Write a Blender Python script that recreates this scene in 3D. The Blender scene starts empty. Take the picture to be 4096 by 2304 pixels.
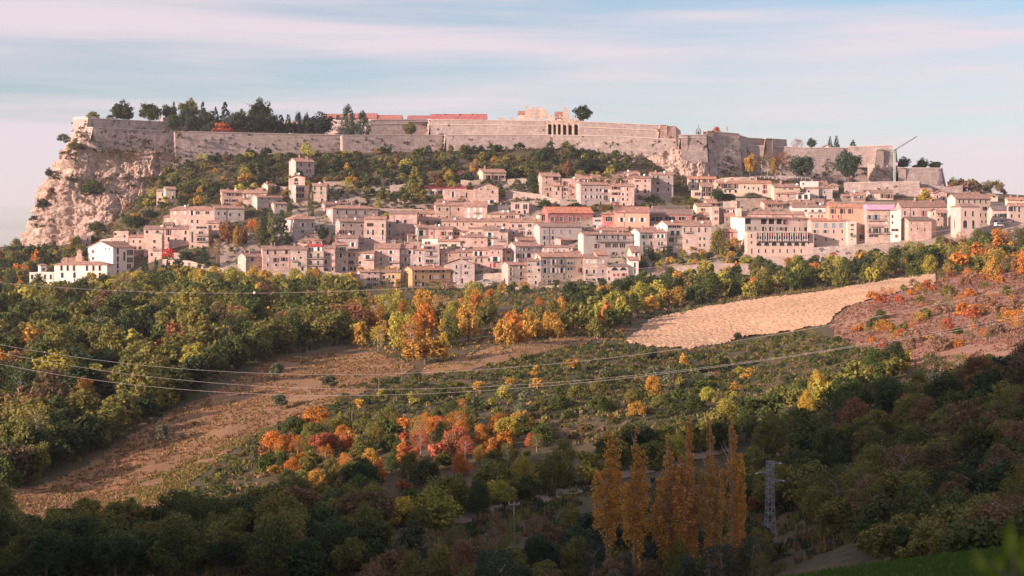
import bpy, math, random, bisect
import numpy as np
from mathutils import Vector, noise

# ------------------------------------------------------------------ camera, sky, sun, exposure
S = bpy.context.scene
COL = S.collection
R = random.Random(11)
NR = np.random.RandomState(5)
F = 6258.0                 # focal length in photo pixels (4096 wide)
HZ = 1000.0                # photo row of the horizon
cam = bpy.data.cameras.new('camera')
cam.sensor_width = 36.0
cam.lens = 36.0 * F / 4096
cam.shift_y = -(1152 - HZ) / 4096
cam.clip_start = 0.5
cam.clip_end = 20000
camo = bpy.data.objects.new('camera', cam)
COL.objects.link(camo)
camo.rotation_euler = (math.radians(90), 0, 0)
S.camera = camo

SUN_EL = math.radians(14.5)
LX, LY = 0.848, 0.530        # the way the light travels over the ground
W = bpy.data.worlds.new("World")
S.world = W
W.use_nodes = True
nt = W.node_tree
bg = nt.nodes['Background']
sky = nt.nodes.new('ShaderNodeTexSky')
sky.sky_type = 'NISHITA'
sky.sun_disc = False
sky.sun_elevation = SUN_EL
sky.sun_rotation = math.atan2(-LX, -LY)
sky.air_density = 1.0
sky.dust_density = 0.6
sky.ozone_density = 1.6
tc = nt.nodes.new('ShaderNodeTexCoord')
def wnode(t, **k):
    n = nt.nodes.new(t)
    for a, v in k.items(): setattr(n, a, v)
    return n
def cloud(rot, scale, detail, lo, hi, dist):
    mp = wnode('ShaderNodeMapping')
    mp.inputs['Rotation'].default_value = (0, math.radians(rot), 0)
    mp.inputs['Scale'].default_value = scale
    nz = wnode('ShaderNodeTexNoise')
    nz.inputs['Scale'].default_value = 1.0
    nz.inputs['Detail'].default_value = detail
    nz.inputs['Roughness'].default_value = 0.55
    nz.inputs['Distortion'].default_value = dist
    rp = wnode('ShaderNodeMapRange', interpolation_type='SMOOTHSTEP')
    rp.inputs[1].default_value = lo
    rp.inputs[2].default_value = hi
    nt.links.new(tc.outputs['Generated'], mp.inputs[0])
    nt.links.new(mp.outputs[0], nz.inputs[0])
    nt.links.new(nz.outputs[0], rp.inputs[0])
    return rp
c1 = cloud(7, (1.7, 1.7, 21), 4, 0.31, 0.68, 0.35)
c2 = cloud(10, (4.2, 4.2, 62), 6, 0.40, 0.74, 0.5)
mx = wnode('ShaderNodeMath', operation='MULTIPLY_ADD', use_clamp=True)
nt.links.new(c2.outputs[0], mx.inputs[0])
mx.inputs[1].default_value = 0.42
nt.links.new(c1.outputs[0], mx.inputs[2])
mul = wnode('ShaderNodeMath', operation='MULTIPLY')
nt.links.new(mx.outputs[0], mul.inputs[0])
mul.inputs[1].default_value = 0.88
tint = wnode('ShaderNodeMix', data_type='RGBA', blend_type='MULTIPLY')
tint.inputs[0].default_value = 1.0
tint.inputs[7].default_value = (0.51, 0.545, 0.60, 1)
nt.links.new(sky.outputs[0], tint.inputs[6])
mixc = wnode('ShaderNodeMix', data_type='RGBA')
nt.links.new(mul.outputs[0], mixc.inputs[0])
nt.links.new(tint.outputs[2], mixc.inputs[6])
mixc.inputs[7].default_value = (3.4, 2.88, 3.1, 1)
nt.links.new(mixc.outputs[2], bg.inputs[0])
bg.inputs[1].default_value = 0.145

sl = bpy.data.lights.new('sun', 'SUN')
sl.energy = 5.0
sl.angle = math.radians(0.5)
sl.color = (1.0, 0.735, 0.62)
so = bpy.data.objects.new('sun', sl)
COL.objects.link(so)
so.rotation_euler = Vector((LX * math.cos(SUN_EL), LY * math.cos(SUN_EL), -math.sin(SUN_EL))).to_track_quat('-Z', 'Y').to_euler()
so.location = (-300, -200, 150)
S.view_settings.view_transform = 'Standard'
S.view_settings.look = 'None'
S.view_settings.gamma = 1
S.view_settings.use_curve_mapping = False
S.view_settings.exposure = 0.85
S.cycles.max_bounces = 6
S.cycles.volume_bounces = 0
S.cycles.caustics_reflective = False
S.cycles.caustics_refractive = False

# ------------------------------------------------------------------ materials
def lin(r, g, b):
    f = lambda c: c / 12.92 if c <= 0.04045 else ((c + 0.055) / 1.055) ** 2.4
    return (f(r / 255), f(g / 255), f(b / 255))

class NT:
    def __init__(s, name):
        s.m = bpy.data.materials.new(name)
        s.m.use_nodes = True
        s.t = s.m.node_tree
        s.b = s.t.nodes['Principled BSDF']
        s.b.inputs['Roughness'].default_value = 0.9
        s.b.inputs['Specular IOR Level'].default_value = 0.2
    def n(s, t, **k):
        x = s.t.nodes.new(t)
        for a, v in k.items(): setattr(x, a, v)
        return x
    def l(s, a, b): s.t.links.new(a, b)
    def coord(s, scale=(1, 1, 1), which='Object'):
        c = s.n('ShaderNodeTexCoord'); m = s.n('ShaderNodeMapping')
        m.inputs['Scale'].default_value = scale
        s.l(c.outputs[which], m.inputs[0])
        return m.outputs[0]
    def noise(s, v, scale, detail=4, rough=0.6, out=0):
        x = s.n('ShaderNodeTexNoise')
        x.inputs['Scale'].default_value = scale; x.inputs['Detail'].default_value = detail; x.inputs['Roughness'].default_value = rough
        s.l(v, x.inputs[0]); return x.outputs[out]
    def rng(s, v, a, b, c, d):
        x = s.n('ShaderNodeMapRange')
        for i, q in enumerate((a, b, c, d)): x.inputs[i + 1].default_value = q
        s.l(v, x.inputs[0]); return x.outputs[0]
    def mix(s, f, a, b, blend='MIX'):
        x = s.n('ShaderNodeMix', data_type='RGBA', blend_type=blend)
        for i, q in ((0, f), (6, a), (7, b)):
            if hasattr(q, 'is_output'): s.l(q, x.inputs[i])
            elif i == 0: x.inputs[0].default_value = q
            else: x.inputs[i].default_value = tuple(q)[:3] + (1,)
        return x.outputs[2]
    def bump(s, h, strength=0.5, dist=0.2):
        x = s.n('ShaderNodeBump'); x.inputs['Strength'].default_value = strength; x.inputs['Distance'].default_value = dist
        s.l(h, x.inputs['Height']); s.l(x.outputs[0], s.b.inputs['Normal'])
    def col(s, c):
        if hasattr(c, 'is_output'): s.l(c, s.b.inputs['Base Color'])
        else: s.b.inputs['Base Color'].default_value = tuple(c)[:3] + (1,)
        return s.m
    def grey(s, v):       # value -> colour
        x = s.n('ShaderNodeCombineColor')
        for i in range(3): s.l(v, x.inputs[i])
        return x.outputs[0]

def flat(name, c, rough=0.8, metal=0):
    m = NT(name); m.b.inputs['Roughness'].default_value = rough; m.b.inputs['Metallic'].default_value = metal
    v = m.rng(m.noise(m.coord(), 0.8, 3), 0.3, 0.7, 0.85, 1.1)
    return m.col(m.mix(1.0, c, m.grey(v), 'MULTIPLY'))

def wall_mat(name, rough_stone):
    m = NT(name)
    oc = m.n('ShaderNodeObjectInfo').outputs['Color']
    g = m.n('ShaderNodeNewGeometry')
    p = g.outputs['Position']
    big = m.rng(m.noise(p, 0.22, 5, 0.65), 0.3, 0.7, 0.78 if rough_stone else 0.9, 1.18 if rough_stone else 1.07)
    c = m.mix(1.0, oc, m.grey(big), 'MULTIPLY')
    if rough_stone:
        v = m.n('ShaderNodeTexVoronoi'); v.inputs['Scale'].default_value = 1.5
        m.l(p, v.inputs[0])
        st = m.rng(m.noise(v.outputs['Color'], 3.0, 0), 0.3, 0.7, 0.62, 1.3)
        c = m.mix(0.42, c, m.grey(st), 'MULTIPLY')
        h = m.noise(p, 2.2, 4)
        m.bump(h, 0.7, 0.25)
        mp = m.n('ShaderNodeMapping'); mp.inputs['Scale'].default_value = (0.9, 0.9, 0.10); m.l(p, mp.inputs[0])
        c = m.mix(m.rng(m.noise(mp.outputs[0], 0.8, 4), 0.5, 0.72, 0, 0.45), c, m.mix(1.0, oc, (0.60, 0.56, 0.56), 'MULTIPLY'))
        mc = m.n('ShaderNodeMapping'); mc.inputs['Scale'].default_value = (0.12, 0.12, 1.6); m.l(p, mc.inputs[0])
        c = m.mix(0.5, c, m.grey(m.rng(m.noise(mc.outputs[0], 1.0, 3), 0.35, 0.65, 0.72, 1.22)), 'MULTIPLY')
        pat = m.rng(m.noise(p, 0.5, 3), 0.52, 0.66, 0, 0.5)
        c = m.mix(pat, c, m.mix(1.0, oc, (0.55, 0.55, 0.6), 'MULTIPLY'))
    else:
        mp = m.n('ShaderNodeMapping'); mp.inputs['Scale'].default_value = (1.2, 1.2, 0.18); m.l(p, mp.inputs[0])
        streak = m.rng(m.noise(mp.outputs[0], 1.0, 4), 0.5, 0.75, 0, 0.3)
        c = m.mix(streak, c, m.mix(1.0, oc, (0.62, 0.58, 0.56), 'MULTIPLY'))
        m.bump(m.noise(p, 3, 3), 0.15, 0.1)
    return m.col(c)

def leaf_mat(name, attr=False):
    m = NT(name)
    oc = m.n('ShaderNodeAttribute', attribute_name='tint').outputs['Color'] if attr else m.n('ShaderNodeObjectInfo').outputs['Color']
    isl = m.n('ShaderNodeNewGeometry').outputs['Random Per Island']
    v = m.rng(isl, 0, 1, 0.62, 1.4)
    c = m.mix(1.0, oc, m.grey(v), 'MULTIPLY')
    cl = m.noise(m.coord(), 3.2, 2)
    c = m.mix(m.rng(cl, 0.42, 0.66, 0, 0.62), c, m.mix(1.0, oc, (1.12, 0.97, 0.72), 'MULTIPLY'))
    m.b.inputs['Roughness'].default_value = 0.75
    m.col(c)
    tr = m.n('ShaderNodeBsdfTranslucent'); m.l(c, tr.inputs[0])
    ms = m.n('ShaderNodeMixShader'); ms.inputs[0].default_value = 0.3
    out = m.t.nodes['Material Output']
    m.l(m.b.outputs[0], ms.inputs[1]); m.l(tr.outputs[0], ms.inputs[2]); m.l(ms.outputs[0], out.inputs[0])
    return m.m

M = {}
M['stone'] = wall_mat('rubble_stone', True)
M['plaster'] = wall_mat('plaster', False)
M['leaf'] = leaf_mat('foliage')
M['leafc'] = leaf_mat('mixed_foliage', True)
def roof_mat():
    m = NT('clay_tiles')
    oc = m.n('ShaderNodeObjectInfo').outputs['Color']
    p = m.coord()
    v = m.n('ShaderNodeTexVoronoi'); v.inputs['Scale'].default_value = 1.9; m.l(p, v.inputs[0])
    t = m.rng(m.noise(v.outputs['Color'], 4, 0), 0.25, 0.75, 0.55, 1.6)
    c = m.mix(1.0, oc, m.grey(t), 'MULTIPLY')
    c = m.mix(m.rng(m.noise(p, 0.35, 4), 0.45, 0.7, 0, 0.5), c, (0.24, 0.19, 0.165))
    wv = m.n('ShaderNodeTexWave', bands_direction='X'); wv.inputs['Scale'].default_value = 1.25; m.l(p, wv.inputs[0])
    m.bump(wv.outputs[1], 0.6, 0.12)
    return m.col(c)
M['roof'] = roof_mat()
def rock_mat():
    m = NT('limestone_rock')
    p = m.n('ShaderNodeNewGeometry').outputs['Position']
    a = m.noise(p, 0.10, 6, 0.65)
    c = m.mix(m.rng(a, 0.36, 0.66, 0, 1), (0.46, 0.32, 0.26), (0.66, 0.51, 0.42))
    c = m.mix(m.rng(m.noise(p, 0.5, 6, 0.7), 0.5, 0.62, 0, 0.75), c, (0.28, 0.215, 0.18))
    mp = m.n('ShaderNodeMapping'); mp.inputs['Scale'].default_value = (0.5, 0.5, 0.06); m.l(p, mp.inputs[0])
    c = m.mix(m.rng(m.noise(mp.outputs[0], 0.7, 4), 0.5, 0.66, 0, 0.7), c, (0.24, 0.20, 0.18))
    m.bump(m.noise(p, 0.9, 8, 0.7), 1.0, 0.8)
    return m.col(c)
M['rock'] = rock_mat()
def ground_mat(name, a, b, c3, s1=0.05, s2=0.6, bump=0.6):
    m = NT(name)
    p = m.n('ShaderNodeNewGeometry').outputs['Position']
    c = m.mix(m.rng(m.noise(p, s1, 6, 0.65), 0.38, 0.62, 0, 1), a, b)
    c = m.mix(m.rng(m.noise(p, s2, 5, 0.7), 0.5, 0.68, 0, 0.8), c, c3)
    m.bump(m.noise(p, 1.4, 6, 0.7), bump, 0.5)
    return m.col(c)
M['earth'] = ground_mat('scrub_ground', (0.075, 0.07, 0.035), (0.14, 0.10, 0.06), (0.045, 0.05, 0.022))
M['meadow'] = ground_mat('dry_meadow', (0.27, 0.15, 0.08), (0.34, 0.20, 0.11), (0.16, 0.11, 0.05), 0.04, 0.35)
M['plough'] = ground_mat('ploughed_clay', (0.49, 0.315, 0.195), (0.53, 0.35, 0.225), (0.37, 0.225, 0.14), 0.05, 0.5, 0.5)
M['dryhill'] = ground_mat('dry_hillside', (0.31, 0.165, 0.115), (0.38, 0.22, 0.15), (0.20, 0.11, 0.075), 0.05, 0.5)
M['track'] = ground_mat('pale_dirt', (0.26, 0.20, 0.165), (0.30, 0.235, 0.19), (0.16, 0.12, 0.09), 0.1, 0.8, 0.3)
M['field'] = ground_mat('green_crop', (0.04, 0.085, 0.01), (0.055, 0.105, 0.014), (0.03, 0.06, 0.01), 0.1, 1.2)
M['stonepath'] = ground_mat('terrace_ground', (0.38, 0.30, 0.255), (0.31, 0.245, 0.20), (0.15, 0.13, 0.08), 0.08, 0.5)
M['bark'] = flat('bark', (0.12, 0.095, 0.08))
M['palebark'] = flat('pale_bark', (0.36, 0.32, 0.30))
M['glass'] = flat('window_glass', (0.035, 0.035, 0.042), 0.25)
M['frame'] = flat('stone_surround', (0.60, 0.50, 0.44))
M['shade_fill'] = flat('painted_interior_shade', (0.04, 0.03, 0.028))  # near-black colour paints the shade inside open loggias, doorways and arches
M['green'] = flat('green_shutter', (0.03, 0.085, 0.07))
M['brown'] = flat('brown_shutter', (0.15, 0.055, 0.045))
M['red'] = flat('red_shutter', (0.33, 0.06, 0.06))
M['white'] = flat('white_paint', (0.80, 0.74, 0.70))
M['blue'] = flat('grey_blue_shutter', (0.22, 0.30, 0.36))
M['iron'] = flat('iron_railing', (0.10, 0.085, 0.085), 0.5)
M['steel'] = flat('galvanised_steel', (0.30, 0.34, 0.38), 0.45)
M['concrete'] = flat('concrete', (0.42, 0.36, 0.33))
M['cable'] = flat('aluminium_cable', (0.62, 0.55, 0.50), 0.5)
M['cgreen'] = flat('crane_paint', (0.35, 0.60, 0.50), 0.5)
M['dish'] = flat('dish_white', (0.85, 0.82, 0.80), 0.5)
M['pink'] = flat('pink_sheeting', (0.62, 0.35, 0.50))
M['tile'] = M['roof']
M['carpaint'] = None
def car_mat():
    m = NT('car_paint'); m.b.inputs['Roughness'].default_value = 0.3; m.b.inputs['Specular IOR Level'].default_value = 0.5
    return m.col(m.n('ShaderNodeObjectInfo').outputs['Color'])
M['carpaint'] = car_mat()
M['rubber'] = flat('rubber', (0.03, 0.03, 0.03))
M['wood'] = flat('weathered_wood', (0.20, 0.15, 0.12))
M['copper'] = flat('copper_foliage', (0.3, 0.1, 0.1))

# ------------------------------------------------------------------ object helpers
CNT = {}
def obj(name, data, parent=None, mat=None, loc=None, color=None):
    o = bpy.data.objects.new(name, data)
    COL.objects.link(o)
    if parent is not None: o.parent = parent
    if mat is not None and data is not None and len(data.materials) == 0:
        data.materials.append(mat)
    if loc is not None: o.location = loc
    if color is not None: o.color = tuple(color)[:3] + (1,)
    return o
def tag(o, label, cat, group=None):
    o['label'] = label; o['category'] = cat
    if group: o['group'] = group
    return o
def thing(name, label, cat, loc=(0, 0, 0), rz=0, group=None):
    o = bpy.data.objects.new(name, None)
    COL.objects.link(o)
    o.empty_display_size = 0.5
    o.location = loc; o.rotation_euler = (0, 0, rz)
    return tag(o, label, cat, group)
def mesh(name, v, f, mats=(), mi=None, smooth=False):
    m = bpy.data.meshes.new(name)
    m.from_pydata(v, [], f)
    for q in mats: m.materials.append(q)
    if mi is not None: m.polygons.foreach_set('material_index', mi)
    if smooth: m.polygons.foreach_set('use_smooth', [True] * len(m.polygons))
    return m
def np_mesh(name, v, quads, mats=(), smooth=False):
    m = bpy.data.meshes.new(name)
    v = np.asarray(v, dtype=np.float32); q = np.asarray(quads, dtype=np.int32)
    k = q.shape[1]
    m.vertices.add(len(v)); m.vertices.foreach_set('co', v.ravel())
    m.loops.add(q.size); m.loops.foreach_set('vertex_index', q.ravel())
    m.polygons.add(len(q)); m.polygons.foreach_set('loop_start', np.arange(0, q.size, k, dtype=np.int32))
    m.polygons.foreach_set('loop_total', np.full(len(q), k, dtype=np.int32))
    if smooth: m.polygons.foreach_set('use_smooth', np.ones(len(q), dtype=bool))
    m.update(calc_edges=True); m.validate()
    for x in mats: m.materials.append(x)
    return m
def tint_mesh(m, cols, per):      # one colour for each leaf, stored on its corners
    at_ = m.color_attributes.new('tint', 'FLOAT_COLOR', 'CORNER')
    c = np.ones((len(cols), 4), dtype=np.float32); c[:, :3] = np.asarray(cols, dtype=np.float32)[:, :3]
    at_.data.foreach_set('color', np.repeat(c, per, axis=0).ravel())
    return m
class MB:
    def __init__(s): s.v = []; s.f = []; s.m = []
    def quad(s, a, b, c, d, mi=0):
        n = len(s.v); s.v += [a, b, c, d]; s.f.append((n, n + 1, n + 2, n + 3)); s.m.append(mi)
    def tri(s, a, b, c, mi=0):
        n = len(s.v); s.v += [a, b, c]; s.f.append((n, n + 1, n + 2)); s.m.append(mi)
    def poly(s, pts, mi=0):
        n = len(s.v); s.v += list(pts); s.f.append(tuple(range(n, n + len(pts)))); s.m.append(mi)
    def box(s, x0, x1, y0, y1, z0, z1, mi=0):
        n = len(s.v)
        s.v += [(x0, y0, z0), (x1, y0, z0), (x1, y1, z0), (x0, y1, z0), (x0, y0, z1), (x1, y0, z1), (x1, y1, z1), (x0, y1, z1)]
        for q in ((0, 3, 2, 1), (4, 5, 6, 7), (0, 1, 5, 4), (1, 2, 6, 5), (2, 3, 7, 6), (3, 0, 4, 7)):
            s.f.append(tuple(n + i for i in q)); s.m.append(mi)
    def hexa(s, b, t, mi=0):      # bottom 4, top 4 (ccw from above)
        n = len(s.v); s.v += list(b) + list(t)
        for q in ((0, 3, 2, 1), (4, 5, 6, 7), (0, 1, 5, 4), (1, 2, 6, 5), (2, 3, 7, 6), (3, 0, 4, 7)):
            s.f.append(tuple(n + i for i in q)); s.m.append(mi)
    def tube(s, pts, rad, k=5, mi=0, cap=True):
        base = len(s.v); P = [Vector(p) for p in pts]
        rr = rad if hasattr(rad, '__len__') else [rad] * len(P)
        for i, p in enumerate(P):
            d = (P[min(i + 1, len(P) - 1)] - P[max(i - 1, 0)])
            d = d.normalized() if d.length > 1e-9 else Vector((0, 0, 1))
            a = d.orthogonal().normalized() if abs(d.z) < 0.95 else Vector((1, 0, 0))
            if abs(d.z) < 0.95: a = d.cross(Vector((0, 0, 1))).normalized()
            b = d.cross(a)
            for j in range(k):
                t = 2 * math.pi * j / k
                q = p + (a * math.cos(t) + b * math.sin(t)) * rr[i]
                s.v.append((q.x, q.y, q.z))
        for i in range(len(P) - 1):
            for j in range(k):
                a0 = base + i * k + j; b0 = base + i * k + (j + 1) % k
                s.f.append((a0, b0, b0 + k, a0 + k)); s.m.append(mi)
        if cap:
            s.f.append(tuple(base + (len(P) - 1) * k + j for j in range(k))); s.m.append(mi)
            s.f.append(tuple(base + k - 1 - j for j in range(k))); s.m.append(mi)
    def build(s, name, mats, parent=None, smooth=False, color=None, loc=None):
        mats = mats if isinstance(mats, (list, tuple)) else [mats]
        return obj(name, mesh(name, s.v, s.f, mats, s.m, smooth), parent, color=color, loc=loc)

# ------------------------------------------------------------------ lie of the land
def at(px, py, Y): return Vector(((px - 2048) / F * Y, Y, (HZ - py) / F * Y))
def zof(py, Y): return (HZ - py) / F * Y
def xof(px, Y): return (px - 2048) / F * Y
def lerp(tab, x):
    xs = [t[0] for t in tab]
    if x <= xs[0]: return tab[0][1]
    if x >= xs[-1]: return tab[-1][1]
    i = bisect.bisect_right(xs, x) - 1
    a, b = tab[i], tab[i + 1]
    return a[1] + (b[1] - a[1]) * (x - a[0]) / (b[0] - a[0])
FRONT = [(-300, 1210), (0, 1198), (118, 1175), (450, 1192), (560, 1150), (700, 1110), (950, 1100), (1250, 1108), (1430, 1150), (1620, 1180), (1800, 1172), (2030, 1160), (2500, 1130), (2700, 1112), (2900, 1090), (3255, 1075), (3450, 1040), (3700, 1005), (3900, 965), (4096, 930), (4600, 900)]
FORT = [(-300, 1010), (0, 988), (200, 968), (300, 950), (400, 900), (520, 780), (650, 700), (760, 640), (900, 620), (1370, 612), (1800, 605), (2230, 592), (2600, 630), (2720, 700), (2830, 712), (2950, 705), (3300, 735), (3580, 745), (3800, 765), (4000, 775), (4096, 780), (4600, 830)]
YF, YB = 760.0, 900.0
PXC = [-1600, 0, 700, 1400, 2050, 2600, 3000, 3500, 4096, 5800]
ROWS = [
 (4, [3640] * 10), (8, [2560] * 10), (25, [2900] * 10),
 (50, [3500, 3400, 3300, 3200, 3000, 2700, 2480, 2390, 2310, 2250]),
 (75, [3200, 3100, 3100, 3000, 2900, 2560, 2300, 2235, 2165, 2080]),
 (110, [2800, 2800, 2900, 2900, 2900, 2900, 2800, 2600, 2450, 2200]),
 (160, [2560, 2560, 2560, 2560, 2560, 2560, 2500, 2330, 2100, 1800]),
 (210, [2300, 2300, 2300, 2290, 2260, 2240, 2230, 2000, 1750, 1400]),
 (250, [2110, 2110, 2110, 2060, 2000, 1960, 1950, 1780, 1560, 1250]),
 (290, [1970, 1950, 1930, 1850, 1780, 1720, 1700, 1580, 1420, 1180]),
 (330, [1840, 1800, 1760, 1680, 1620, 1590, 1570, 1480, 1340, 1130]),
 (380, [1660, 1620, 1560, 1510, 1480, 1470, 1460, 1370, 1270, 1090]),
 (430, [1520, 1480, 1420, 1420, 1370, 1395, 1385, 1265, 1200, 1060]),
 (480, [1410, 1370, 1330, 1330, 1310, 1330, 1300, 1190, 1130, 1030]),
 (560, [1290, 1260, 1230, 1240, 1235, 1250, 1200, 1130, 1060, 990]),
 (650, [1230, 1215, 1180, 1185, 1190, 1190, 1160, 1075, 990, 940]),
]
def gpy_raw(px, Y):
    if Y >= YF:
        a = lerp(FRONT, px); b = lerp(FORT, px)
        if Y <= YB: return a + (b - a) * (Y - YF) / (YB - YF)
        if Y <= 915: return b
        zb = (HZ - b) / F * 915
        if Y <= 1000: z = zb - (Y - 915) * 0.2
        else: z = max(-60, zb - 17 - (Y - 1000) * 0.5)
        return HZ - z / Y * F
    rows = ROWS + [(YF, [lerp(FRONT, p) for p in PXC])]
    ys = [r[0] for r in rows]
    i = max(0, min(len(ys) - 2, bisect.bisect_right(ys, Y) - 1))
    t = (Y - ys[i]) / (ys[i + 1] - ys[i])
    za = [(HZ - p) / F * ys[i] for p in rows[i][1]]
    zb = [(HZ - p) / F * ys[i + 1] for p in rows[i + 1][1]]
    zz = [a + (b - a) * t for a, b in zip(za, zb)]
    z = lerp(list(zip(PXC, zz)), px)
    return HZ - z / Y * F
GX = np.arange(-1600, 5801, 40.0)
GY = np.concatenate([np.arange(4, 30, 2.0), np.arange(30, 180, 5.0), np.arange(180, 760, 8.0), np.arange(760, 1000, 7.0), np.array([1000, 1060, 1150, 1400, 2000, 4000.0])])
GZ = np.array([[(HZ - gpy_raw(px, Y)) / F * Y for px in GX] for Y in GY])
for _ in range(3):        # soften the creases of the table
    g = GZ.copy()
    g[:, 1:-1] = (GZ[:, :-2] + 2 * GZ[:, 1:-1] + GZ[:, 2:]) / 4
    GZ = g
k0 = int(np.searchsorted(GY, 34)); k1 = int(np.searchsorted(GY, 752))
for _ in range(3):
    g = GZ.copy()
    g[k0:k1] = (GZ[k0 - 1:k1 - 1] + 2 * GZ[k0:k1] + GZ[k0 + 1:k1 + 1]) / 4
    GZ = g
for i, Y in enumerate(GY):
    if 150 < Y < 760:
        a = min(1, (Y - 150) / 60) * min(1, (760 - Y) / 60)
        for j, px in enumerate(GX):
            x = (px - 2048) / F * Y
            GZ[i, j] += a * (1.3 * noise.noise((x / 32, Y / 32, 1.7)) + 0.5 * noise.noise((x / 11, Y / 11, 4.1)))
GYL = list(GY)
def gz(px, Y):            # ground height under photo column px at distance Y
    i = max(0, min(len(GYL) - 2, bisect.bisect_right(GYL, Y) - 1))
    t = (Y - GYL[i]) / (GYL[i + 1] - GYL[i])
    u = (px - GX[0]) / 40.0
    j = max(0, min(len(GX) - 2, int(math.floor(u)))); s = u - j
    return float((GZ[i, j] * (1 - s) + GZ[i, j + 1] * s) * (1 - t) + (GZ[i + 1, j] * (1 - s) + GZ[i + 1, j + 1] * s) * t)
def gpy(px, Y): return HZ - gz(px, Y) / Y * F
def ground_y(px, py, lo=185.0, hi=YB):
    Y = lo; prev = None
    while Y <= hi:
        if gpy(px, Y) <= py:
            if prev is None: return Y
            a, b = prev, Y
            for _ in range(12):
                mid = (a + b) / 2
                if gpy(px, mid) <= py: b = mid
                else: a = mid
            return b
        prev = Y; Y += 6
    return hi
def townY(px, py):
    a = lerp(FRONT, px); b = lerp(FORT, px)
    return YF + (a - py) / max(40, (a - b)) * (YB - YF)
def inpoly(x, y, P):
    c = False; j = len(P) - 1
    for i in range(len(P)):
        xi, yi = P[i]; xj, yj = P[j]
        if (yi > y) != (yj > y) and x < (xj - xi) * (y - yi) / (yj - yi) + xi: c = not c
        j = i
    return c

# the ground sheet
nx, ny = len(GX), len(GY)
vv = np.zeros((ny, nx, 3), dtype=np.float32)
vv[..., 0] = (GX[None, :] - 2048) / F * GY[:, None]
vv[..., 1] = GY[:, None]
vv[..., 2] = GZ
idx = np.arange(nx * ny).reshape(ny, nx)
q = np.stack([idx[:-1, :-1], idx[:-1, 1:], idx[1:, 1:], idx[1:, :-1]], -1).reshape(-1, 4)
g = obj('ground', np_mesh('ground', vv.reshape(-1, 3), q, [M['earth']], True)); g['kind'] = 'structure'
g['label'] = 'scrubby ground of the valley and the hill'

# the valley's near side: the hill to the left of and behind the viewpoint, which shades the valley floor
def hill():
    n1, n2 = 70, 60
    v = []
    for i in range(n1):
        c = -300 + 460 * i / (n1 - 1)          # across the light
        for j in range(n2):
            d = -330 + 300 * j / (n2 - 1)      # along the light
            x = LX * d + LY * c; y = LY * d - LX * c
            Hc = lerp(HILLC, c)
            e = math.exp(-((d + 140) / 85.0) ** 2)
            z = -62 + (Hc + 62) * e + 3.0 * noise.noise((x / 25, y / 25, 9))
            v.append((x, y, z))
    ii = np.arange(n1 * n2).reshape(n1, n2)
    q = np.stack([ii[:-1, :-1], ii[1:, :-1], ii[1:, 1:], ii[:-1, 1:]], -1).reshape(-1, 4)
    o = obj('hill', np_mesh('hill', v, q, [M['earth']], True)); o['kind'] = 'structure'
    o['label'] = 'wooded hillside left of and behind the viewpoint'
TE = math.tan(SUN_EL)
# wanted shade height where d = 0, by position across the light
HILLC = [(c, h - 4 + TE * 140) for c, h in [(-290, -76), (-272, -46), (-256, -20), (-240, 0), (-232, 8), (-214, 20), (-201, 28), (-176, 41), (-150, 45), (-100, 44), (160, 42)]]
hill()

# sheets of ground cover that lie on the ground
def sheet(name, label, poly, mat, step, off, fn=None, lo=185.0, ystep=None):
    xs = [p[0] for p in poly]; Ys = [ground_y(p[0], p[1], lo) for p in poly]
    P = list(zip(xs, Ys))
    x0, x1, y0, y1 = min(xs), max(xs), min(Ys), max(Ys)
    ys = ystep or step
    Y = y0; rows = []
    while Y < y1 + ys: rows.append(Y); Y += ys
    dpx = step / ((y0 + y1) / 2) * F
    cols = list(np.arange(x0, x1 + dpx, dpx))
    vid = {}; v = []; f = []
    inside = [[inpoly(cx + dpx / 2 + 14 * noise.noise((cx / 60, ry / 8, 3)) + 7 * noise.noise((cx / 14, ry / 2, 3)), ry + ys / 2 + 2 * noise.noise((cx / 60, ry / 8, 7)), P) for cx in cols] for ry in rows]
    def vert(i, j):
        if (i, j) not in vid:
            Yv, px = rows[i], cols[j]
            x = xof(px, Yv)
            z = gz(px, Yv) + off + (fn(x, Yv) if fn else 0)
            vid[(i, j)] = len(v); v.append((x, Yv, z))
        return vid[(i, j)]
    for i in range(len(rows) - 1):
        for j in range(len(cols) - 1):
            if inside[i][j]:
                f.append((vert(i, j), vert(i, j + 1), vert(i + 1, j + 1), vert(i + 1, j)))
    o = obj(name, np_mesh(name, v, f, [mat], True)); o['kind'] = 'structure'; o['label'] = label
    return o
MEADOW = [(-40, 2010), (180, 1935), (330, 1870), (500, 1765), (680, 1650), (860, 1570), (980, 1500), (1100, 1440), (1300, 1412), (1500, 1412), (1660, 1470), (1480, 1560), (1330, 1620), (1110, 1690), (985, 1765), (880, 1835), (780, 1905), (680, 1990), (600, 2080), (100, 2080)]
sheet('meadow', 'rusty dry meadow sloping down beside the wood', MEADOW, M['meadow'], 1.0, 0.12, lambda x, y: 0.16 * noise.noise((x * 0.9, y * 0.9, 2)))
MEADOW2 = [(1700, 1462), (1800, 1446), (1960, 1392), (2180, 1362), (2340, 1345), (2420, 1352), (2300, 1385), (2140, 1420), (2000, 1452), (1850, 1490), (1690, 1505)]
sheet('track', 'dry grass strip between the scrub and the orange trees', MEADOW2, M['meadow'], 0.9, 0.14, lambda x, y: 0.1 * noise.noise((x * 0.9, y * 0.9, 2)))
PLOUGH = [(2500, 1370), (2560, 1320), (2620, 1270), (2860, 1225), (3100, 1190), (3350, 1160), (3560, 1120), (3740, 1098), (3740, 1140), (3560, 1180), (3380, 1230), (3310, 1300), (3100, 1335), (2960, 1348), (2900, 1375), (2760, 1400), (2640, 1392)]
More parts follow.
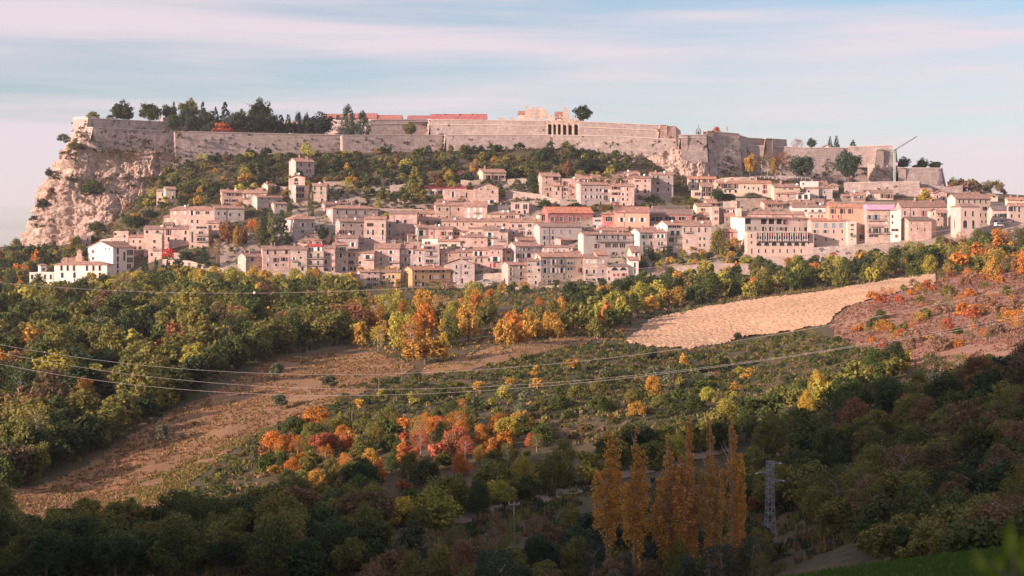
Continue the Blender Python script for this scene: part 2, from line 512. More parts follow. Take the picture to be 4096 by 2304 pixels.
def clods(x, y):
    p = Vector((x * 0.75 + 0.4 * y * 0.1, y * 0.62, 0))
    r = 0.42 * abs(noise.noise(p * 1.2)) + 0.62 * max(0, noise.noise(p * 1.5 + Vector((9, 4, 2)))) ** 0.8
    r += 0.22 * math.sin((x * 0.42 + y * 0.9) * 2.2 + 1.5 * noise.noise((x / 12, y / 12, 2)))
    return r
sheet('ploughed_field', 'bare ploughed field of pale pink clods', PLOUGH, M['plough'], 0.45, 0.15, clods, ystep=0.55)
DRY = [(3320, 1300), (3400, 1225), (3580, 1180), (3760, 1120), (3900, 1080), (4200, 1040), (4400, 1180), (4300, 1400), (4000, 1430), (3800, 1485), (3650, 1475), (3500, 1425), (3350, 1355)]
sheet('hillside', 'dry pinkish grass hillside right of the ploughed field', DRY, M['dryhill'], 1.2, 0.13, lambda x, y: 0.25 * noise.noise((x * 0.7, y * 0.7, 2)))
sheet('path', 'grey path crossing the shaded slope behind the poplars', [(1780, 2112), (1840, 2066), (2000, 2022), (2200, 1972), (2400, 1912), (2600, 1856), (2900, 1792), (2960, 1796), (2900, 1812), (2650, 1878), (2450, 1936), (2250, 1992), (2000, 2048), (1840, 2098)], M['track'], 0.7, 0.14)
def near_field():
    v = []; cols = np.arange(2500, 4700, 30.0); rows = np.arange(44, 79, 1.0)
    for Y in rows:
        for px in cols: v.append((xof(px, Y), Y, gz(px, Y) + 0.10 + 0.1 * noise.noise((px / 25, Y * 2, 1))))
    ii = np.arange(len(rows) * len(cols)).reshape(len(rows), len(cols))
    q = np.stack([ii[:-1, :-1], ii[:-1, 1:], ii[1:, 1:], ii[1:, :-1]], -1).reshape(-1, 4)
    o = obj('field', np_mesh('field', v, q, [M['field']], True)); o['kind'] = 'structure'; o['label'] = 'bright green field in the lower right corner'
    # short blades of crop
    n = 16000
    px = NR.uniform(2700, 4400, n); Y = NR.uniform(46, 79, n)
    v = []; f = []
    for a, b in zip(px, Y):
        x = xof(a, b); z = gz(a, b) + 0.05; h = R.uniform(0.14, 0.3); w = 0.05; t = R.uniform(-0.1, 0.1)
        k = len(v); v += [(x - w, b, z), (x + w, b + t, z), (x + t, b, z + h)]; f.append((k, k + 1, k + 2))
    o = obj('crop_grass', np_mesh('crop_grass', v, f, [M['leaf']]), color=(0.075, 0.135, 0.025)); o['kind'] = 'stuff'; o['label'] = 'short green crop on the near field'
near_field()
def town_ground():
    cols = np.arange(880, 4120, 26.0); rows = np.arange(764, 872, 3.0)
    v = []
    for Y in rows:
        for px in cols: v.append((xof(px, Y), Y, gz(px, Y) + 0.10 + 0.25 * noise.noise((px / 40, Y / 4, 1))))
    ii = np.arange(len(rows) * len(cols)).reshape(len(rows), len(cols))
    q = np.stack([ii[:-1, :-1], ii[:-1, 1:], ii[1:, 1:], ii[1:, :-1]], -1).reshape(-1, 4)
    keep = [px > 1150 or Y < 800 + (px - 880) / 12 for Y in rows[:-1] for px in cols[:-1]]
    o = obj('street', np_mesh('street', v, q[np.array(keep)], [M['stonepath']], True)); o['kind'] = 'structure'; o['label'] = 'stony lanes and yards between the houses'
town_ground()
# ------------------------------------------------------------------ cliffs
def cellhash(p): return noise.noise(Vector((p[0] * 7.3 + 3.1, p[1] * 5.7 + 1.3, p[2] * 6.1)))
def rockdisp(x, y, z, amp=1.0):
    d = 3.2 * noise.noise((x / 17, y / 17, z / 22))
    ds, ps = noise.voronoi(Vector((x / 8.0, y / 8.0, z / 7.0)))
    d += 2.8 * cellhash(ps[0]) - 1.6 * max(0, 1 - (ds[1] - ds[0]) / 0.22)
    ds, ps = noise.voronoi(Vector((x / 2.4, y / 2.4, z / 2.0)))
    d += 1.05 * cellhash(ps[0]) - 0.75 * max(0, 1 - (ds[1] - ds[0]) / 0.25)
    d += 0.3 * noise.noise((x / 0.9, y / 0.9, z / 0.8))
    d += -5.0 * max(0, noise.noise((x / 4.6, y / 4.6, z / 40)) - 0.12)
    sw = (z / 8.5 + 0.6 * noise.noise((x / 14, y / 14, 5))) % 1.0
    d += 1.6 * (sw - 0.5)
    d += 0.5 * math.sin(z * 0.9 + 2 * noise.noise((x / 12, y / 12, 3)))
    return d * amp
SIL = [(515, 318), (522, 292), (540, 262), (560, 226), (592, 222), (620, 212), (640, 205), (690, 200), (725, 178), (780, 160), (860, 128), (930, 104), (960, 97), (1020, 92)]
CTOP = [(60, 535), (230, 535), (300, 518), (345, 560), (372, 596), (700, 606), (760, 625), (830, 660)]
CB = [(0, 906), (0.3, 895), (0.6, 881), (0.8, 883), (1, 893)]; CT = [(0, 906), (0.5, 899), (0.8, 891), (0.886, 890), (1, 897)]
def cliffY(px, py):
    xl = lerp(SIL, py); e = max(0, min(1, (830 - px) / (830 - xl)))
    t = max(0, min(1, (1015 - py) / (1015 - lerp(CTOP, px))))
    return lerp(CB, e) + (lerp(CT, e) - lerp(CB, e)) * t
def cliff():
    rows = np.arange(0, 1.0001, 0.0050); cols = np.concatenate([np.arange(0, 1.0, 0.0031), np.arange(1.0, 1.45, 0.008)])
    v = []
    for t in rows:
        for s in cols:
            py0 = 1015 + (520 - 1015) * t
            xl = lerp(SIL, py0)
            if s <= 1: px = 830 + (xl - 830) * s
            else: px = xl
            top = lerp(CTOP, px)
            py = 1015 + (top - 1015) * t
            e = min(1, s)
            Yf = lerp(CB, e) + (lerp(CT, e) - lerp(CB, e)) * t - 2.0 * math.sin(e * 13 + t * 3)
            ss = (s - 1) / 0.45
            x = xof(px, Yf); Y = Yf
            nrm = Vector((0.3 - 1.0 * e, -0.9 + 0.25 * e, 0.15)).normalized()
            if s > 1: x = xof(px, Yf + 6); Y += 6 + 70 * ss; x += 3.5 * ss + 22 * ss * ss; nrm = Vector((-0.92, -0.3, 0.15))
            elif s > 0.86:
                k = (s - 0.86) / 0.14
                Y += 6 * k * k; x = xof(px, Y)
            z = zof(py, Yf)
            fade = min(1, (1 - t) * 9) * 0.75 + 0.25
            d = rockdisp(x, Y, z) * fade
            h = t
            d += -2.2 * (t > 0.62) - 1.6 * (t > 0.78) + 1.8
            v.append((x + nrm.x * d, Y + nrm.y * d, z + nrm.z * d * 0.6))
    n2 = len(cols)
    for (x, Y, z) in v[-n2:]: v.append((x + 10, Y + 34, z - 0.4))      # the flat top behind the edge
    n1 = len(rows) + 1
    ii = np.arange(n1 * n2).reshape(n1, n2)
    q = np.stack([ii[:-1, :-1], ii[1:, :-1], ii[1:, 1:], ii[:-1, 1:]], -1).reshape(-1, 4)
    o = obj('cliff', np_mesh('cliff', v, q, [M['rock']])); o['kind'] = 'structure'
    o['label'] = 'pale limestone cliff at the left end of the fortress'
cliff()
def cliff2(name, label, px0, px1, topl, botl, Y0, Y1, seed):
    rows = np.arange(0, 1.0001, 0.022); cols = np.arange(0, 1.0001, 0.0055 * 300 / (px1 - px0))
    v = []
    for t in rows:
        for s in cols:
            px = px0 + (px1 - px0) * s
            py = lerp(botl, px) + (lerp(topl, px) - lerp(botl, px)) * t
            edge = min(1, min(s, 1 - s) * 6)
            Y = Y0 + (Y1 - Y0) * t + (1 - edge) * 10
            x = xof(px, Y); z = zof(py, Y)
            d = rockdisp(x + seed, Y, z, 0.85) * (0.3 + 0.7 * edge)
            v.append((x - 0.3 * d, Y - 0.9 * d, z + 0.2 * d))
    n1, n2 = len(rows), len(cols)
    ii = np.arange(n1 * n2).reshape(n1, n2)
    q = np.stack([ii[:-1, :-1], ii[:-1, 1:], ii[1:, 1:], ii[1:, :-1]], -1).reshape(-1, 4)
    o = obj(name, np_mesh(name, v, q, [M['rock']])); o['kind'] = 'structure'; o['label'] = label
cliff2('cliff', 'craggy rock face under the fortress bastion above the right of the town', 2560, 2870, [(2560, 640), (2700, 592), (2720, 580), (2840, 580), (2870, 600)], [(2560, 720), (2870, 725)], 893, 901, 31)
cliff2('cliff', 'low rock outcrop in the scrub under the long fortress wall', 2340, 2580, [(2340, 622), (2580, 615)], [(2340, 665), (2580, 690)], 888, 897, 77)
cliff2('cliff', 'brown rock under the far right bastion', 3470, 3600, [(3470, 655), (3600, 668)], [(3470, 745), (3600, 750)], 899, 909, 12)

# ------------------------------------------------------------------ fortress
def leafblob(v, f, c, r, n, s):
    for _ in range(n):
        th = R.uniform(0, 2 * math.pi); u = R.uniform(-1, 1); rr = r * R.uniform(0.55, 1)
        w = math.sqrt(1 - u * u)
        nn = Vector((w * math.cos(th), w * math.sin(th), u))
        p = Vector(c) + nn * rr
        a = (nn + Vector((R.uniform(-1, 1), R.uniform(-1, 1), R.uniform(-1, 1))) * 0.8).orthogonal().normalized()
        b = nn.cross(a).normalized()
        q = s * R.uniform(0.6, 1.2)
        k = len(v)
        for e in (p - a * q, p + b * q * 0.7, p + a * q, p - b * q * 0.7): v.append((e.x, e.y, e.z))
        f.append((k, k + 1, k + 2, k + 3))
WALLC = (0.42, 0.335, 0.30)
def fort(label, pts, depth=4.0, batter=0.14, ragged=0.0, coping=True, col=WALLC, cordon=0, name='fortress_wall', plants=0, below=60, ivy=0):
    mb = MB(); cp = MB()
    L = []
    for (px, yt, yb, Y) in pts:
        top = at(px, yt, Y); L.append((top, zof(yb, Y) - below * Y / F))
    base = L[0][0].copy(); base.z = min(l[1] for l in L)
    n = []
    for i in range(len(L)):
        a = L[max(0, i - 1)][0]; b = L[min(len(L) - 1, i + 1)][0]
        d = Vector((b.x - a.x, b.y - a.y, 0)).normalized(); n.append(Vector((d.y, -d.x, 0)))
    for i in range(len(L) - 1):
        a, b = L[i][0], L[i + 1][0]
        seglen = (Vector((b.x - a.x, b.y - a.y, 0))).length
        K = max(1, int(seglen / 2.2))
        J = max(1, int((a.z - L[i][1]) / 2.2))
        grid = []
        for k in range(K + 1):
            s = k / K
            top = a.lerp(b, s); zb = L[i][1] + (L[i + 1][1] - L[i][1]) * s
            nn = n[i].lerp(n[i + 1], s) if 0 < i < len(L) - 2 else Vector((b.y - a.y, -(b.x - a.x), 0)).normalized()
            if ragged: top.z -= ragged * max(0, noise.noise((top.x / 3, top.y / 3, 7)) + 0.35)
            row = []
            for j in range(J + 1):
                t = j / J
                z = zb + (top.z - zb) * t
                off = batter * (top.z - z)
                dd = 0.09 * noise.noise((top.x / 2.5, top.y / 2.5, z / 2.5)) if 0 < j < J else 0
                p = Vector((top.x, top.y, z)) + nn * (off + dd)
                row.append(p - base)
            grid.append((row, nn))
        for k in range(K):
            r0, n0 = grid[k]; r1, n1 = grid[k + 1]
            for j in range(J): mb.quad(tuple(r0[j]), tuple(r1[j]), tuple(r1[j + 1]), tuple(r0[j + 1]))
            t0, t1 = r0[J], r1[J]
            mb.quad(tuple(t0), tuple(t1), tuple(t1 - n1 * depth), tuple(t0 - n0 * depth))
            b0 = t0 - n0 * depth; b1 = t1 - n1 * depth
            mb.quad(tuple(b1), tuple(b0), (b0.x, b0.y, r0[0].z), (b1.x, b1.y, r1[0].z))
            if coping:
                for zo, h, pr in [(-0.05, 0.4, 0.3)] + ([(-cordon, 0.42, 0.34 + batter * cordon)] if cordon else []):
                    q0 = t0 + Vector((0, 0, zo)); q1 = t1 + Vector((0, 0, zo))
                    dn = Vector((0, 0, h))
                    cp.hexa([tuple(q0 + n0 * pr), tuple(q1 + n1 * pr), tuple(q1 - n1 * 0.5), tuple(q0 - n0 * 0.5)], [tuple(q0 + n0 * pr + dn), tuple(q1 + n1 * pr + dn), tuple(q1 - n1 * 0.5 + dn), tuple(q0 - n0 * 0.5 + dn)])
        if i == 0 or i == len(L) - 2:
            for (r0, n0), flip in (((grid[0]), i == 0), ((grid[-1]), i == len(L) - 2)):
                if not flip: continue
                for j in range(J):
                    mb.quad(tuple(r0[j]), tuple(r0[j + 1]), tuple(r0[J] - n0 * depth + Vector((0, 0, r0[j + 1].z - r0[J].z))), tuple(r0[J] - n0 * depth + Vector((0, 0, r0[j].z - r0[J].z))))
    o = mb.build(name, M['stone'], None, color=col, loc=base)
    tag(o, label, 'fortress wall', 'walls of the hilltop fortress' if name == 'fortress_wall' else 'terrace and retaining walls')
    if coping: cp.build('coping', M['plaster'], o, color=(0.62, 0.52, 0.46))
    if plants:
        v = []; f = []
        for _ in range(plants):
            i = R.randrange(len(L) - 1); s = R.random(); a, b = L[i][0], L[i + 1][0]
            top = a.lerp(b, s); zz = zof(pts[i][2], pts[i][3])
            t = R.random() ** (0.45 if ivy else 0.8)
            z = top.z - 1 - (top.z - zz - 1) * t
            nn = Vector((b.y - a.y, -(b.x - a.x), 0)).normalized()
            c = Vector((top.x, top.y, z)) + nn * batter * (top.z - z) - base
            for _ in range(R.randint(1, 3) + (R.randint(0, 6) if ivy else 0)):
                sp = 2.2 if ivy else 0.8
                leafblob(v, f, c + Vector((R.uniform(-sp, sp), 0, R.uniform(-sp, sp))), R.uniform(0.3, 0.85) * (1.5 if ivy else 1), 18, 0.3)
        p = obj('wall_plants', mesh('wall_plants', v, f, [M['leaf']]), o, color=(0.045, 0.05, 0.025)); p['kind'] = 'stuff'
    return o
fort('bright left parapet of the hilltop bastion above the cliff', [(293, 477, 530, 938), (352, 474, 515, 911), (677, 489, 525, 938)], cordon=0, plants=30, below=20)
fort('shaded short wall behind the bastion parapet among the dark trees', [(651, 471, 525, 936), (678, 471, 525, 939), (1000, 486, 535, 972)])
fort('lower bastion wall with a lit left edge above the cliff', [(330, 509, 570, 925), (372, 511, 605, 896), (698, 526, 612, 922)], plants=46, batter=0.2, below=4)
fort('long shaded fortress wall right of the bastion under the cypresses', [(700, 526, 620, 906), (1030, 534, 622, 924), (1369, 541, 625, 943)], plants=50)
fort('greyish fortress wall section below the lone tree on the terrace', [(1369, 542, 620, 907), (1600, 541, 622, 921), (1784, 542, 622, 932)], plants=34)
fort('middle fortress wall section with a bright left corner', [(1778, 541, 625, 930), (1784, 541, 625, 907), (2212, 541, 612, 918)], plants=34)
fort('fortress wall section right of the arches merging into the crags', [(2206, 541, 610, 920), (2212, 541, 610, 904), (2480, 546, 640, 905), (2702, 560, 660, 906)], plants=50)
fort('upper fortress wall behind the two cypresses', [(1000, 488, 540, 976), (1300, 485, 545, 962), (1482, 481, 545, 952), (1718, 478, 545, 968)], cordon=2.6)
fort('upper fortress wall left of the arches', [(1712, 479, 545, 968), (1722, 479, 545, 942), (2192, 484, 548, 946)], cordon=3.0, plants=8)
fort('upper fortress wall right of the arches with twin stone bands', [(2316, 487, 550, 938), (2637, 501, 550, 942)], cordon=3.4)
fort('reddish end block of the upper fortress wall', [(2634, 498, 560, 944), (2640, 498, 560, 938), (2702, 502, 570, 941), (2722, 520, 570, 945)], ragged=0.8, coping=False, col=(0.52, 0.35, 0.28), plants=6)
fort('low wall standing on the crags under the bell frame', [(2714, 545, 590, 915), (2722, 541, 600, 897), (2826, 541, 600, 901)], plants=8, cordon=1.5)
fort('tall right bastion with ivy on its shaded foot', [(2818, 526, 700, 930), (2828, 525, 705, 903), (2957, 536, 705, 913)], plants=70, ivy=1)
fort('stepped parapet right of the tall bastion', [(2957, 542, 590, 914), (2992, 553, 592, 922), (3062, 556, 596, 934)], coping=True)
fort('small bright block on the stepped parapet', [(3048, 558, 600, 938), (3062, 555, 600, 918), (3146, 560, 600, 929)])
fort('long battered wall behind the orange trees on the right of the fortress', [(2957, 581, 710, 919), (3240, 592, 740, 925), (3508, 592, 750, 934)], plants=80, ivy=1)
fort('thin upper parapet at the right end of the fortress', [(3396, 589, 610, 930), (3400, 588, 610, 925), (3570, 582, 610, 925)])
fort('square bastion at the right end of the fortress beside the crane', [(3498, 598, 670, 932), (3506, 598, 672, 914), (3575, 600, 672, 917), (3586, 600, 672, 940)], batter=0.1)
fort('battered stone bastion right of the crane', [(3590, 672, 745, 915), (3594, 672, 745, 902), (3764, 673, 745, 906), (3770, 673, 745, 930)], batter=0.2)
fort('long bright terrace wall with shrubs below the crane', [(3378, 733, 775, 885), (3520, 729, 775, 883), (3677, 729, 772, 882), (3682, 729, 772, 900)], name='retaining_wall', plants=12)
fort('ramp wall running down right below the battered bastion', [(3682, 735, 765, 895), (3800, 748, 770, 896), (3850, 740, 770, 897)], name='retaining_wall', coping=False)

def fort_arches():
    t = thing('arcade', 'row of six tall dark arches in the upper fortress wall', 'arcade', at(2192, 545, 940), 0, None)
    W_ = xof(2318, 940) - xof(2192, 940); h = zof(486, 940) - zof(545, 940)
    k = W_ / 126.0
    xs = [(2200, 13), (2219, 9), (2238, 10), (2259, 12), (2281, 13), (2305, 14)]
    mb = MB(); prev = -1.0
    zt = h - 1.6
    def arch(x0, x1, ztop):
        r = (x1 - x0) / 2; cx = (x0 + x1) / 2
        pts = [(cx + r * math.cos(a), ztop - r + r * math.sin(a)) for a in np.linspace(0, math.pi, 9)]
        for (xa, za), (xb, zb) in zip(pts[:-1], pts[1:]):
            mb.quad((xb, 0, zb), (xa, 0, za), (xa, 0, h + 0.02), (xb, 0, h + 0.02))
            mb.quad((xa, 0, za), (xb, 0, zb), (xb, 2.4, zb), (xa, 2.4, za))
    edges = []
    for (c, w) in xs:
        x0 = (c - 2192 - w / 2) * k; x1 = (c - 2192 + w / 2) * k
        edges.append((x0, x1))
    px_ = -1.2
    for x0, x1 in edges + [(W_ + 0.9, None)]:
        mb.box(px_, x0, 0, 2.6, -6, h)
        if x1 is None: break
        arch(x0, x1, zt - R.uniform(0, 0.6))
        px_ = x1
    mb.box(-1.2, W_ + 0.9, 2.4, 3.2, -6, h, 1)  # backing coloured near black as painted shade behind the arches
    mb.build('wall', [M['stone'], M['shade_fill']], t, color=(0.52, 0.38, 0.30))
    for i, (x0, x1) in enumerate(edges):
        b = MB(); b.box(x0 - 0.95 if i else -1.2, x0 - 0.25, -0.5, -0.003, -6, h - 0.6 - R.uniform(0, 1)); b.build('buttress', M['stone'], t, color=(0.56, 0.42, 0.34))
    c = MB()
    for i in range(16):
        x = -1.2 + (W_ + 2.1) * i / 16; c.box(x, x + (W_ + 2.1) / 16 - 0.05, -0.2, 2.5, h + 0.02, h + R.uniform(0.3, 1.6))
    c.build('broken_top', M['stone'], t, color=(0.55, 0.42, 0.35))
fort_arches()
def ruin():
    Y = 965.0
    t = thing('ruin', 'ruined palace walls standing above the fortress parapet', 'ruin', at(2074, 486, Y), 0)
    k = Y / F
    prof = [(2101, 484), (2101, 424), (2108, 420), (2113, 430), (2120, 445), (2128, 431), (2150, 428), (2172, 432), (2186, 440), (2190, 458), (2212, 462), (2216, 476), (2222, 478)]
    mb = MB()
    def X(px): return (px - 2074) * k
    def Z(py): return (486 - py) * k
    P = [(X(a), Z(b)) for a, b in prof[1:]]
    for (xa, za), (xb, zb) in zip(P[:-1], P[1:]):
        n = max(1, int((xb - xa) / 0.7))
        for i in range(n):
            s0, s1 = i / n, (i + 1) / n
            x0, x1 = xa + (xb - xa) * s0, xa + (xb - xa) * s1
            if x1 - x0 < 0.05: continue
            z = za + (zb - za) * (s0 + s1) / 2 + R.uniform(-0.35, 0.35)
            mid = (x0 + x1) / 2
            door = abs(mid - X(2134)) < 0.9 or abs(mid - X(2185)) < 1.1
            mb.box(x0, x1, 0, 1.6, 2.3 if door else -6, z)
    mb.build('front_wall', M['stone'], t, color=(0.55, 0.42, 0.35))
    b = MB(); b.box(X(2101), X(2101) + 1.5, 0.05, 9, -6, Z(426)); b.build('side_wall', M['stone'], t, color=(0.58, 0.45, 0.38))
    b = MB()
    for i, (a, c, zt) in enumerate([(2253, 2260, 426), (2260, 2267, 429), (2267, 2273, 436), (2273, 2277, 452)]): b.box(X(a), X(c) - 0.02, 1, 5, -6, Z(zt))
    b.build('tower_stump', M['stone'], t, color=(0.52, 0.40, 0.34))
    b = MB()
    for i in range(9):
        a = 2222 + i * 3.5; b.box(X(a), X(a + 3.45), 4, 5.5, -6, Z(466 + 8 * math.sin(i * 1.1) + R.uniform(-3, 3)))
    b.build('back_wall', M['stone'], t, color=(0.50, 0.38, 0.32))
    b = MB()
    for i in range(6):
        a = 2278 + i * 4; b.box(X(a), X(a + 3.9), 2, 3.5, -6, Z(476 - 12 * (i in (3, 4)) + R.uniform(-3, 3)))
    b.build('broken_parapet', M['stone'], t, color=(0.55, 0.42, 0.35))
ruin()
for (a, b, yt, lab) in [(1995, 2021, 470, 'low broken wall stub left of the ruin, longer of two'), (2036, 2056, 468, 'small block of broken wall beside the ruin')]:
    mb = MB(); k = 962 / F
    w = (b - a) * k
    for i in range(5): mb.box(w * i / 5, w * (i + 1) / 5 - 0.02, 0, 1.6, -5, (486 - yt) * k * R.uniform(0.7, 1.05))
    tag(mb.build('wall_stub', M['stone'], None, color=(0.52, 0.40, 0.34), loc=at(a, 486, 962)), lab, 'wall stub')

# terraces between the fortress walls
def terrace(label, pts, z_off):
    mb = MB()
    for (pa, ya, Ya0, Ya1), (pb, yb, Yb0, Yb1) in zip(pts[:-1], pts[1:]):
        a = at(pa, ya, Ya0); b = at(pb, yb, Yb0)
        mb.quad((a.x, a.y, a.z + z_off), (b.x, b.y, b.z + z_off), (xof(pb, Yb1), Yb1, b.z + z_off), (xof(pa, Ya1), Ya1, a.z + z_off))
    o = mb.build('ground', M['stonepath']); o['kind'] = 'structure'; o['label'] = label
terrace('walkway between the two tiers of fortress wall', [(372, 514, 898, 945), (698, 529, 925, 958)], -0.6)
terrace('walkway behind the long shaded fortress wall', [(700, 529, 908, 972), (1030, 537, 926, 972), (1369, 544, 945, 975)], -0.6)
terrace('walkway behind the greyish fortress wall section', [(1369, 545, 910, 972), (1784, 545, 935, 972)], -0.6)
terrace('walkway in front of the arcade', [(1784, 545, 909, 950), (2212, 545, 920, 950), (2213, 545, 906, 950), (2702, 564, 908, 950)], -0.6)
terrace('top of the right bastion', [(2722, 546, 899, 950), (2826, 546, 903, 950), (2828, 531, 906, 950), (2957, 541, 915, 960)], -0.6)
terrace('ground behind the long battered wall', [(2957, 586, 921, 970), (3240, 597, 927, 970), (3508, 597, 936, 970), (3586, 606, 920, 990)], -0.6)
terrace('courtyard ground inside the fortress', [(300, 490, 945, 1000), (1000, 492, 958, 1040), (1720, 484, 962, 1040), (2700, 506, 946, 1040)], -0.6)

# ------------------------------------------------------------------ houses
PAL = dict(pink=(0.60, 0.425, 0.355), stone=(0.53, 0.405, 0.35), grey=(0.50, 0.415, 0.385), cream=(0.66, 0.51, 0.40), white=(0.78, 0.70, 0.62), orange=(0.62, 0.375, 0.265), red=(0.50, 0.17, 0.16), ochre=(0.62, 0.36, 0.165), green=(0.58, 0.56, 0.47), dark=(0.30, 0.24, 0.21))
ROOFC = [(0.36, 0.215, 0.165), (0.41, 0.24, 0.185), (0.32, 0.205, 0.17), (0.43, 0.245, 0.18)]
SHUT = dict(g='green', G='green', b='brown', B='brown', r='red', R='red', w='white', W='white', u='blue', U='blue')
WM = {}
def win_meshes(w, h, st):
    key = (round(w, 1), round(h, 1), st)
    if key in WM: return WM[key]
    w, h = max(0.4, key[0]), max(0.4, key[1]); b = 0.17
    f = MB(); rec = 0.24
    if st not in 'ov':
        f.box(-w / 2 - b, -w / 2, -0.05, rec, -b, h + b); f.box(w / 2, w / 2 + b, -0.05, rec, -b, h + b)
        f.box(-w / 2, w / 2, -0.05, rec, h, h + b); f.box(-w / 2, w / 2, -0.12, rec, -b, 0)
    else:
        f.box(-w / 2, -w / 2 + 0.05, 0.0, rec, 0, h); f.box(w / 2 - 0.05, w / 2, 0.0, rec, 0, h)
        f.box(-w / 2 + 0.05, w / 2 - 0.05, 0.0, rec, h - 0.05, h); f.box(-w / 2 + 0.05, w / 2 - 0.05, 0.0, rec, 0, 0.05)
    if st == 'a':       # arch spandrels
        r = w / 2; z0 = h - min(r, h * 0.9); ry = h - z0
        pts = [(r * math.cos(t), z0 + ry * math.sin(t)) for t in np.linspace(0, math.pi, 13)]
        for (xa, za), (xb, zb) in zip(pts[:-1], pts[1:]): f.quad((xb, -0.02, zb), (xa, -0.02, za), (xa, -0.02, h), (xb, -0.02, h)); f.quad((xa, -0.02, za), (xb, -0.02, zb), (xb, rec, zb), (xa, rec, za))
    if w > 1.5 and st in 'dT':     # mullions
        n = 2 if st == 'd' else 3
        for i in range(1, n):
            x = -w / 2 + w * i / n; f.box(x - 0.07, x + 0.07, 0.1, rec - 0.03, 0, h)
    fm = mesh('window', f.v, f.f, [M['frame']], f.m)
    p = MB(); p.quad((-w / 2, rec - 0.02, 0), (w / 2, rec - 0.02, 0), (w / 2, rec - 0.02, h), (-w / 2, rec - 0.02, h))
    closed = st in 'GBRWU'
    pm = mesh('shutter' if closed else 'pane', p.v, p.f, [M[SHUT[st]] if closed else (M['shade_fill'] if st in 'ov' else M['glass'])], p.m)  # open styles hold no glass: their sheet is painted shade
    if closed:
        p2 = MB()
        p2.box(-w / 2 + 0.02, -0.02, 0.05, 0.12, 0.02, h - 0.02); p2.box(0.02, w / 2 - 0.02, 0.05, 0.12, 0.02, h - 0.02)
        pm = mesh('shutter', p2.v, p2.f, [M[SHUT[st]]], p2.m)
    sm = None
    if st in 'gbrwu':
        s = MB(); s.box(-w * 0.5 / 2, w * 0.5 / 2, -0.03, 0.03, 0, h)
        sm = mesh('shutter', s.v, s.f, [M[SHUT[st]]], s.m)
    WM[key] = (fm, pm, sm, w, h, closed)
    return WM[key]
def add_window(root, org, ux, uy, u, z, w, h, st):
    """org/ux: the facade's origin and direction in the root's frame"""
    fm, pm, sm, w, h, closed = win_meshes(w, h, st)
    o = obj('window', fm, root)
    ang = math.atan2(ux[1], ux[0])
    o.location = (org[0] + ux[0] * u, org[1] + ux[1] * u, z); o.rotation_euler = (0, 0, ang)
    obj('shutter' if closed else 'pane', pm, o)
    if sm:
        for s in (-1, 1):
            c = obj('shutter', sm, o); c.location = (s * (w / 2 + w * 0.25 + 0.2), -0.10, 0)
    return (u - w / 2, u + w / 2, z, z + h)
def facade(mb, org, ux, length, z0, z1, holes, mi=0):
    """a wall plane with real rectangular openings"""
    us = sorted({0.0, length} | {min(length, max(0, a)) for h in holes for a in h[:2]})
    zs = sorted({z0, z1} | {min(z1, max(z0, a)) for h in holes for a in h[2:]})
    P = lambda u, z: (org[0] + ux[0] * u, org[1] + ux[1] * u, z)
    for i in range(len(zs) - 1):
        zc = (zs[i] + zs[i + 1]) / 2
        if zs[i + 1] - zs[i] < 1e-4: continue
        run = None
        for j in range(len(us) - 1):
            uc = (us[j] + us[j + 1]) / 2
            solid = not any(h[0] < uc < h[1] and h[2] < zc < h[3] for h in holes)
            if solid and run is None: run = us[j]
            if run is not None and (not solid):
                mb.quad(P(run, zs[i]), P(us[j], zs[i]), P(us[j], zs[i + 1]), P(run, zs[i + 1]), mi); run = None
        if run is not None: mb.quad(P(run, zs[i]), P(us[-1], zs[i]), P(us[-1], zs[i + 1]), P(run, zs[i + 1]), mi)
def slab(mb, a, b, c, d, t):
    a, b, c, d = (Vector(p) for p in (a, b, c, d))
    n = (b - a).cross(d - a).normalized()
    if n.z < 0: n = -n
    lo = [tuple(p - n * t) for p in (a, b, c, d)]
    mb.hexa(lo, [tuple(p) for p in (a, b, c, d)])
def parse(ws):
    out = []
    for row in [r for r in ws.replace('\n', '').split(';') if r.strip()]:
        head, xs = row.split(':')
        st, w, h = 'd', 8.5, 14.5
        if '@' in head:
            head, sp = head.split('@'); st = sp[0]
            if len(sp) > 1: a = sp[1:].split('x'); w, h = float(a[0]), float(a[1])
        for x in xs.split(','): out.append((float(x), float(head), w * (1.12 if w < 20 else 1), h * (1.08 if w < 20 else 1), st))
    return out
DISHN = [0]
